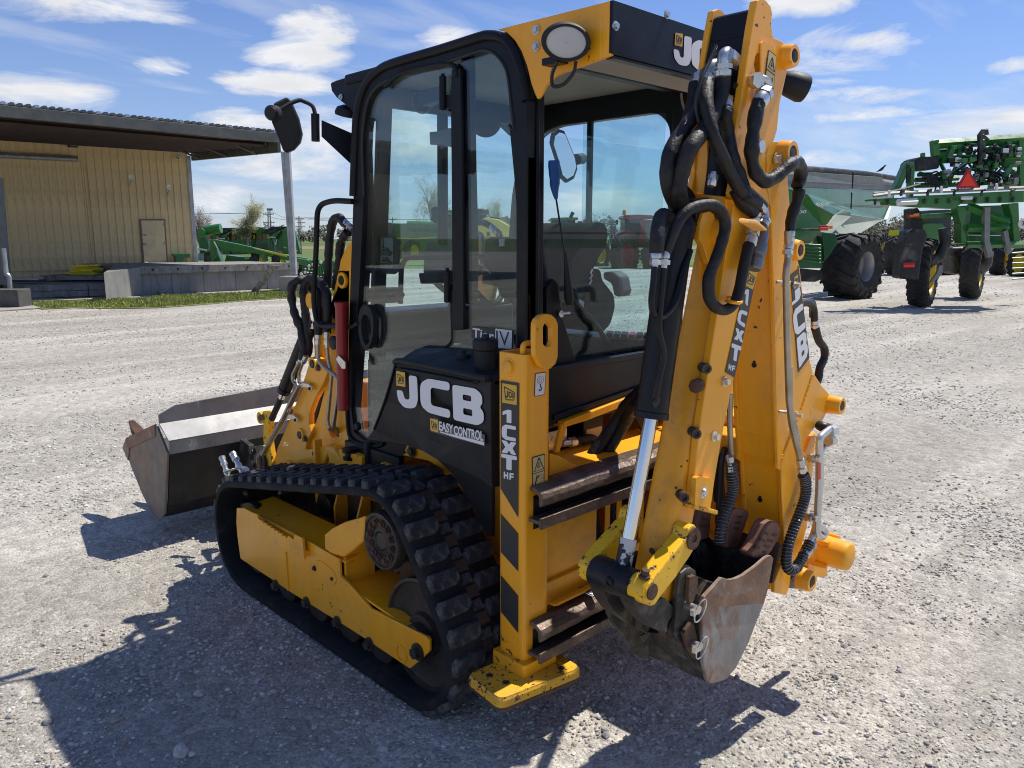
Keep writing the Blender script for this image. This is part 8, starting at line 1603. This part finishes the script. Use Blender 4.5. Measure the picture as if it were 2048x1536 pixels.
for pts, r in (([(1190, 200), (1860, 158)], .06), ([(1195, 235), (1400, 228)], .07), ([(1340, 165), (1350, 250)], .12), ([(1450, 160), (1440, 230)], .10), ([(1700, 145), (1700, 230)], .10), ([(1800, 135), (1805, 300)], .12), ([(1600, 240), (1860, 228)], .09), ([(1650, 270), (1760, 380), (1860, 400)], .07), ([(1080, 400), (1260, 395)], .06), ([(1060, 440), (1380, 425)], .07), ([(1240, 300), (1330, 480)], .06), ([(1380, 300), (1300, 470)], .06), ([(1600, 480), (1860, 470)], .07), ([(1730, 330), (1850, 470)], .06), ([(1670, 400), (1860, 360)], .05)): g_beam(pts, r, m_grn if r > .065 else m_grnd, .3)
rr_ = random.Random(4)
for i in range(64):      # hoses and valves bundled round the lift frame
    a, b = rr_.uniform(1440, 1700), rr_.uniform(190, 460); P = [T1('I', a+rr_.uniform(-60, 60)*k, b+rr_.uniform(-45, 45)*k, D=D+.1+rr_.uniform(-.2, .2)) for k in (0, .6, 1.1, 1.6)]
    obj('hydraulic_hose', MB().tube(crom(P, 5), rr_.uniform(.018, .03), 6), m_hose2 if i % 3 else m_grnd, t)
for i in range(44): a, b = rr_.uniform(1270, 1850), rr_.uniform(190, 470); obj('valve', MB().box(T1('I', a, b, D=D-.12+rr_.uniform(-.1, .2)), rr_.uniform(.05, .16), .1, rr_.uniform(.05, .14), (RGT, HEAD, Vector((0, 0, 1)))), (m_blackg, m_zinc, m_grn, m_blackg, m_wing)[i % 5], t, bev=.01)
for i in range(16): a, b = rr_.uniform(1070, 1250), rr_.uniform(380, 480); P = [T1('I', a, b, D=D), T1('I', a+rr_.uniform(10, 60), b+rr_.uniform(-30, 30), D=D), T1('I', a+rr_.uniform(30, 120), b+rr_.uniform(-40, 40), D=D)]; obj('hydraulic_hose', MB().tube(crom(P, 4), .02, 6), m_hose2, t)
g_beam([(1530, 330), (1540, 200), (1535, 110), (1560, 80), (1582, 75), (1585, 110)], .075, m_blackg, -.1, 'top_hose'); g_beam([(1535, 110), (1575, 130), (1600, 150)], .05, m_blackg, -.1, 'top_hose')
g_beam([(1290, 410), (1440, 310)], .03, m_chr, -.1, 'ram_rod'); g_beam([(985, 300), (955, 330), (960, 360), (975, 370)], .012, m_blackg, -.1, 'wire'); g_beam([(1010, 330), (1005, 460)], .05, m_blackg, 0, 'strut')
smv('I', [(1448, 372), (1378, 490), (1516, 486)], D-.6, t)
slab('rear_frame', 'I', [(1368, 632), (1440, 625), (1425, 800), (1450, 905), (1400, 905), (1395, 760)], D, .3, m_grn, t); g_beam([(1450, 630), (1740, 750)], .13, m_grn, 0); slab('side_frame', 'I', [(1745, 612), (1820, 605), (1830, 930), (1790, 935), (1770, 700)], D, .3, m_grn, t); g_beam([(1440, 790), (1740, 785)], .12, m_grn, -.05); slab('lower_frame', 'I', [(1440, 840), (1800, 845), (1800, 925), (1460, 925)], D+.2, .5, m_grnd, t); g_beam([(1440, 912), (1858, 912)], .09, m_grn, -.05)
slab('tank_floor', 'I', [(1480, 630), (1745, 620), (1760, 860), (1450, 860)], D+.8, .3, m_grnd, t)
o = obj('speed_disc', MB().lathe(T1('I', 1850, 758, D=D-.2), -HEAD, [(0, .115), (.02, .115)], 28), m_wh, t); lettering('I', [(1843, 772, -.24), (1858, 772, -.24), (1858, 740, -.24), (1843, 740, -.24)], D, .01, '3', m_blackg, o, .03)
slab('green_bar', 'I', [(1105, 690), (1380, 672), (1380, 705), (1105, 722)], D+.3, .2, m_grn, t); q = slab('tail_lamp', 'I', [(1012, 690), (1100, 684), (1105, 712), (1015, 718)], D+.1, .12, m_dred, t, .02); slab('lamp_lens', 'I', [(1020, 694), (1092, 690), (1094, 704), (1022, 708)], D+.08, .02, m_amb, q)
slab('side_tank', 'I', [(1035, 650), (1080, 640), (1120, 700), (1120, 800), (1035, 830)], D+.5, .4, m_blackg, t)
g_beam([(1580, 640), (1578, 890), (1605, 1000)], .11, m_wing, -.1, 'drop_pipe'); g_beam([(1715, 810), (1745, 975)], .09, m_wing, -.1, 'drop_pipe')
slab('mudguard', 'I', [(950, 1160), (980, 920), (1010, 820), (1060, 795), (1140, 800), (1160, 850), (1120, 960), (1095, 1170), (1020, 1168)], D-.75, .45, m_blackg, t, .10)
q = slab('reflector_plate', 'I', [(980, 1040), (1062, 1040), (1060, 1080), (978, 1080)], D-.82, .05, m_dred, t); slab('reflector', 'I', [(984, 1058), (1060, 1056), (1059, 1076), (982, 1078)], D-.84, .02, m_org, q)
slab('mudguard', 'I', [(1330, 930), (1480, 930), (1470, 1120), (1340, 1130)], D+3, .6, m_blackg, t, .08)
obj('suspension_leg', MB().tube([T1('I', 1270, 790, D=D), T1('I', 1285, 900, D=D), T1('I', 1240, 1000, D=D), T1('I', 1160, 1050, D=D)], .12, 10), m_blackg, t); slab('leg_shield', 'I', [(1240, 1060), (1272, 1062), (1262, 1130), (1200, 1185), (1170, 1190), (1220, 1120)], D-.1, .08, m_wing, t); slab('leg_shield', 'I', [(1560, 1045), (1612, 1040), (1605, 1100), (1520, 1160), (1545, 1090)], D+2.6, .08, m_wing, t)
obj('suspension_leg', MB().tube([T1('I', 1590, 960, D=D+2.7), T1('I', 1580, 1050, D=D+2.7), T1('I', 1520, 1110, D=D+2.7)], .15, 10), m_blackg, t)
for a, D_ in ((1118, 18.6), (1478, 21.3)):
    c = T1('I', a, 1150, D=D_); R = .79; c = Vector((c.x, c.y, .98)) if False else Vector((c.x, c.y, R*1.02)); wheel(c, RGT*.80-HEAD*.6, R, .46, t, m_yrim, .66, 24, lh=.04)
for k in range(7): rod('ladder_step', 'I', [(1772, 935+k*38), (1860, 930+k*38)], D+1, .02, m_grn, t)
wheel(T1('I', 1860, 1050, D=34), RGT, .8, .6, t, m_yrim, .5, 18)
# ================================================================== TREES, POLES, FENCE, FAR LAND
m_bark = mat('grey_bark', (.15, .125, .105), .9, var=.3, vscale=3)
m_bud = mat('spring_buds', (.32, .31, .13), .8, var=.3, vscale=2); m_budr = mat('reddish_buds', (.21, .15, .115), .8, var=.3, vscale=2)
def tree(z, a, btop, bbase, wpx, D, label, seed, budm, leafy=1.0, group=None, lean=0):
    base = T1(z, a, bbase, D=D); base.z = 0; top = T1(z, a, btop, D=D); H = top.z; W_ = wpx*LENS[z][2]/FPX*D/2
    t = thing('tree', label, 'tree', base, group); rn = random.Random(seed); tr = MB(); tw = MB(); lf = MB()
    def grow(p, d, L, r, lev):
        n = 4; P = [p]; q = p.copy(); dd = d.copy()
        for i in range(n): dd = (dd+Vector((rn.gauss(0, .07), rn.gauss(0, .07), rn.gauss(0.05, .04)))).normalized(); q = q+dd*(L/n); P.append(q.copy())
        (tr if lev < 2 else tw).tube(P, [r*(1-.6*i/n) for i in range(n+1)], 6 if lev < 2 else 3, caps=False)
        if lev >= 3:
            for i in range(int(9*leafy)):
                c = P[rn.randrange(1, n+1)]+Vector((rn.gauss(0, .18), rn.gauss(0, .18), rn.gauss(0, .18))); s = rn.uniform(.04, .075); u = Vector((rn.gauss(0, 1), rn.gauss(0, 1), rn.gauss(0, 1))).normalized(); w = u.orthogonal().normalized(); lf.add([c-u*s, c+w*s*.6, c+u*s, c-w*s*.6], [(0, 1, 2, 3)])
        if lev < 4:
            for i in range({0: 9, 1: 6, 2: 4, 3: 3}[lev]):
                f = rn.uniform(.25 if lev else .18, 1.0); bp_ = P[min(n, int(f*n))].lerp(P[min(n, int(f*n)+1)], f*n-int(f*n)); ang = rn.uniform(.35, .75) if lev else rn.uniform(.25, .62); az = rn.uniform(0, 2*math.pi)
                u = dd.orthogonal().normalized(); w = dd.cross(u); nd = (d*math.cos(ang)+(u*math.cos(az)+w*math.sin(az))*math.sin(ang)+Vector((0, 0, .12))).normalized(); grow(bp_, nd, L*rn.uniform(.5, .68), r*.42, lev+1)
    grow(base, Vector((lean, 0, 1)).normalized(), H*.62, H*.020, 0)
    # fit the crown to the height and width it has
    allv = tr.v+tw.v; hz = max(v[2] for v in allv); rad = sorted((Vector(v)-Vector((base.x, base.y, v[2]))).length for v in allv)[int(len(allv)*.90)]; kz, kr = H/hz, W_/rad
    for m_ in (tr, tw, lf): m_.v = [(base.x+(v[0]-base.x)*kr, base.y+(v[1]-base.y)*kr, v[2]*kz) for v in m_.v]
    obj('trunk', tr, m_bark, t, fixn=False); c = obj('crown', tw, m_bark, t, fixn=False); obj('leaves', lf, budm, c, kind='stuff', fixn=False); return t
TG = 'budding spring trees along the far field'
tree('K', 760, 150, 700, 330, 85, 'rounded budding tree behind the balers, left of the canopy post', 3, m_bud, 1.5, TG)
tree('K', 180, 160, 700, 300, 80, 'bare grey tree just right of the warehouse corner column', 5, m_budr, .6, TG)
tree('D', 655, 775, 1050, 130, 95, 'budding tree seen through the left edge of the cab door glass', 7, m_bud, 1.5, TG)
tree('D', 930, 735, 1050, 180, 80, 'tallest budding tree seen through the middle of the cab door glass', 9, m_bud, 1.3, TG, .05)
tree('D', 1275, 860, 1060, 150, 90, 'pale low tree behind the yellow spray tank in the side glass', 11, m_bud, 1.3, TG)
def pole(a0, a1, z, xm, D, label, arms=2):
    b = T1(z, xm, a1, D=D); b.z = 0; tp = T1(z, xm, a0, D=D); t = thing('utility_pole', label, 'utility pole', b, 'wooden power line poles in the far field')
    obj('pole', MB().tube([b, tp], [.22, .16], 8), m_timb, t)
    for k in range(arms):
        c = tp+Vector((0, 0, -.9-2.4*k)); obj('cross_arm', MB().tube([c-RGT*(1.6+.1*k), c+RGT*(1.6+.1*k)], .13, 4), m_timb, t)
        for s in (-1.5, -.8, .8, 1.5): obj('insulator', MB().cyl(c+RGT*s, c+RGT*s+Vector((0, 0, .35)), .07, seg=6), m_wing, t)
        for s in (-1, 1): obj('arm_brace', MB().tube([c+RGT*s*.9, c+Vector((0, 0, -.8))], .04, 4), m_timb, t)
    return tp
p1 = pole(362, 700, 'K', 972, 230, 'power pole with two cross arms just right of the rounded tree'); p2 = pole(422, 740, 'K', 1334, 250, 'power pole with cross arms right of the canopy post'); p3 = pole(470, 740, 'K', 1356, 300, 'farther slender power pole beside the one right of the post', 1); p4 = pole(958, 1060, 'D', 730, 320, 'distant power pole seen low through the cab door glass', 1)
far = p1-RGT*240+HEAD*10; right_ = pole(436, 480, 'F', 2350, 260, 'power pole beyond the machines at the far right, outside the picture')
LB_ = ['left wire from the near pole to the pole right of the post', 'right wire from the near pole to the pole right of the post',
       'sagging wire from the second pole to the far right, nearer of its pair', 'sagging wire from the second pole to the far right, farther of its pair',
       'power line running left from the near pole behind the warehouse, farther wire', 'power line running left from the near pole behind the warehouse, nearer wire',
       'power line from the second pole to the distant pole behind the cab glass, upper', 'power line from the second pole to the distant pole behind the cab glass, lower']
for i, (a, b) in enumerate(((p1, p2), (p2, right_), (p1, far), (p2, p4))):
    for k in (-1.7, 1.7):
        P = [(a+RGT*k).lerp(b+RGT*k, f)+Vector((0, 0, -.5-2.2*4*f*(1-f)*.5)) for f in [j/14 for j in range(15)]]
        o = obj('power_line', MB().tube(P, .045, 4, caps=False), m_blackg, label=LB_[i*2+(k > 0)], cat='power line', group='power lines between the poles')
wd_ = T1('K', 992, 345, D=260); t = thing('yard_mast', 'thin grey lattice mast with a small head behind the nearest power pole', 'mast', Vector((wd_.x, wd_.y, 0)))
obj('mast', MB().tube([Vector((wd_.x, wd_.y, 0)), wd_], [.5, .15], 4), m_wing, t); obj('mast_head', MB().box(wd_, 1.8, .5, .7, (RGT, HEAD, Vector((0, 0, 1)))), m_wing, t)
# far wood: one mass of small crowns
def wood(u0, u1, d, h, seed, n, label):
    rs = np.random.RandomState(seed); tr, lf = MB(), MB()
    for i in range(n):
        u = u0+(u1-u0)*(i+rs.rand())/n; dd = d+rs.rand()*25; p = yard_to(u, dd); hh = h*(.6+.55*rs.rand())*(1+.25*math.sin(u*.021)); rr = hh*(.28+.12*rs.rand())
        tr.tube([p, p+Vector((0, 0, hh*.6))], [.25, .12], 4, caps=False)
        for k in range(110):
            v = Vector((rs.randn(), rs.randn(), rs.randn())); v = v.normalized()*(rs.rand()**.4); c = p+Vector((v.x*rr, v.y*rr, hh*.56+v.z*hh*.44)); s = .28+.4*rs.rand(); a = Vector((rs.randn(), rs.randn(), rs.randn())).normalized(); b = a.orthogonal().normalized()
            lf.add([c-a*s, c+b*s*.7, c+a*s, c-b*s*.7], [(0, 1, 2, 3)])
    return obj('far_wood', lf, mat('far_foliage', (.17, .165, .115), .9, var=.35, vscale=.06), kind='stuff', label=label, fixn=False)
wood(-330, 420, 255, 8.0, 3, 560, 'low belt of grey green spring woodland across the far field')
wood(60, 210, 235, 7.5, 5, 60, 'nearer clump of dark green trees right of the grain cart')
# fence in the field, post by post
FN = thing('field_fence', 'thin post and wire fence crossing the green field', 'fence', yard_to(-25, 75))
for i in range(36):
    p = yard_to(-42+i*2.6, 78+i*.2); obj('fence_post', MB().cyl(p, p+Vector((0, 0, 1.5)), .06, seg=5), m_timb, FN)
for z in (.5, .95, 1.4): obj('wire', MB().tube([yard_to(-42, 78, z), yard_to(49, 85, z)], .012, 3), m_blackg, FN)
# paler stubble strips and a farm roof in the distance
for (u0, u1, d0_, d1_, c, nm) in ((-200, 300, 120, 170, (.20, .17, .09), 'stubble_field_ground'), (-200, 300, 48, 64, (.09, .15, .03), 'mown_field_ground')):
    mb = MB().prism([yard_to(u0, d0_, -.05), yard_to(u1, d0_, -.05), yard_to(u1*1.3, d1_, -.05), yard_to(u0*1.3, d1_, -.05)], (0, 0, .02)); obj(nm, mb, mat(nm, c, .95, var=.3, vscale=.3), kind='structure')
b = T1('D', 1320, 960, D=140); t = thing('farm_shed', 'small grey roofed shed far off behind the side glass', 'shed', Vector((b.x, b.y, 0)))
mb = MB().prism([b+RGT*x+Vector((0, 0, z-b.z)) for x, z in ((-6, 0), (6, 0), (6, b.z-1.6), (0, b.z), (-6, b.z-1.6))], HEAD*12); obj('shed_wall', mb, m_wing, t); mb = MB().hexa([b+RGT*-6.5+Vector((0, 0, -1.7)), b+Vector((0, 0, .1)), b+HEAD*12+Vector((0, 0, .1)), b+HEAD*12+RGT*-6.5+Vector((0, 0, -1.7))], [b+RGT*-6.5+Vector((0, 0, -1.5)), b+Vector((0, 0, .3)), b+HEAD*12+Vector((0, 0, .3)), b+HEAD*12+RGT*-6.5+Vector((0, 0, -1.5))]); obj('shed_roof', mb, m_steelg, t)
c = T1('I', 905, 850, D=70); t = thing('road_sign', 'small yellow arrow sign in the field right of the grain cart', 'sign', Vector((c.x, c.y, 0)))
obj('sign_post', MB().cyl(Vector((c.x, c.y, 0)), c, .05, seg=6), m_steelg, t); obj('sign_panel', MB().box(c, .9, .05, 1.1, (RGT, HEAD, Vector((0, 0, 1)))), m_ystripe, t)
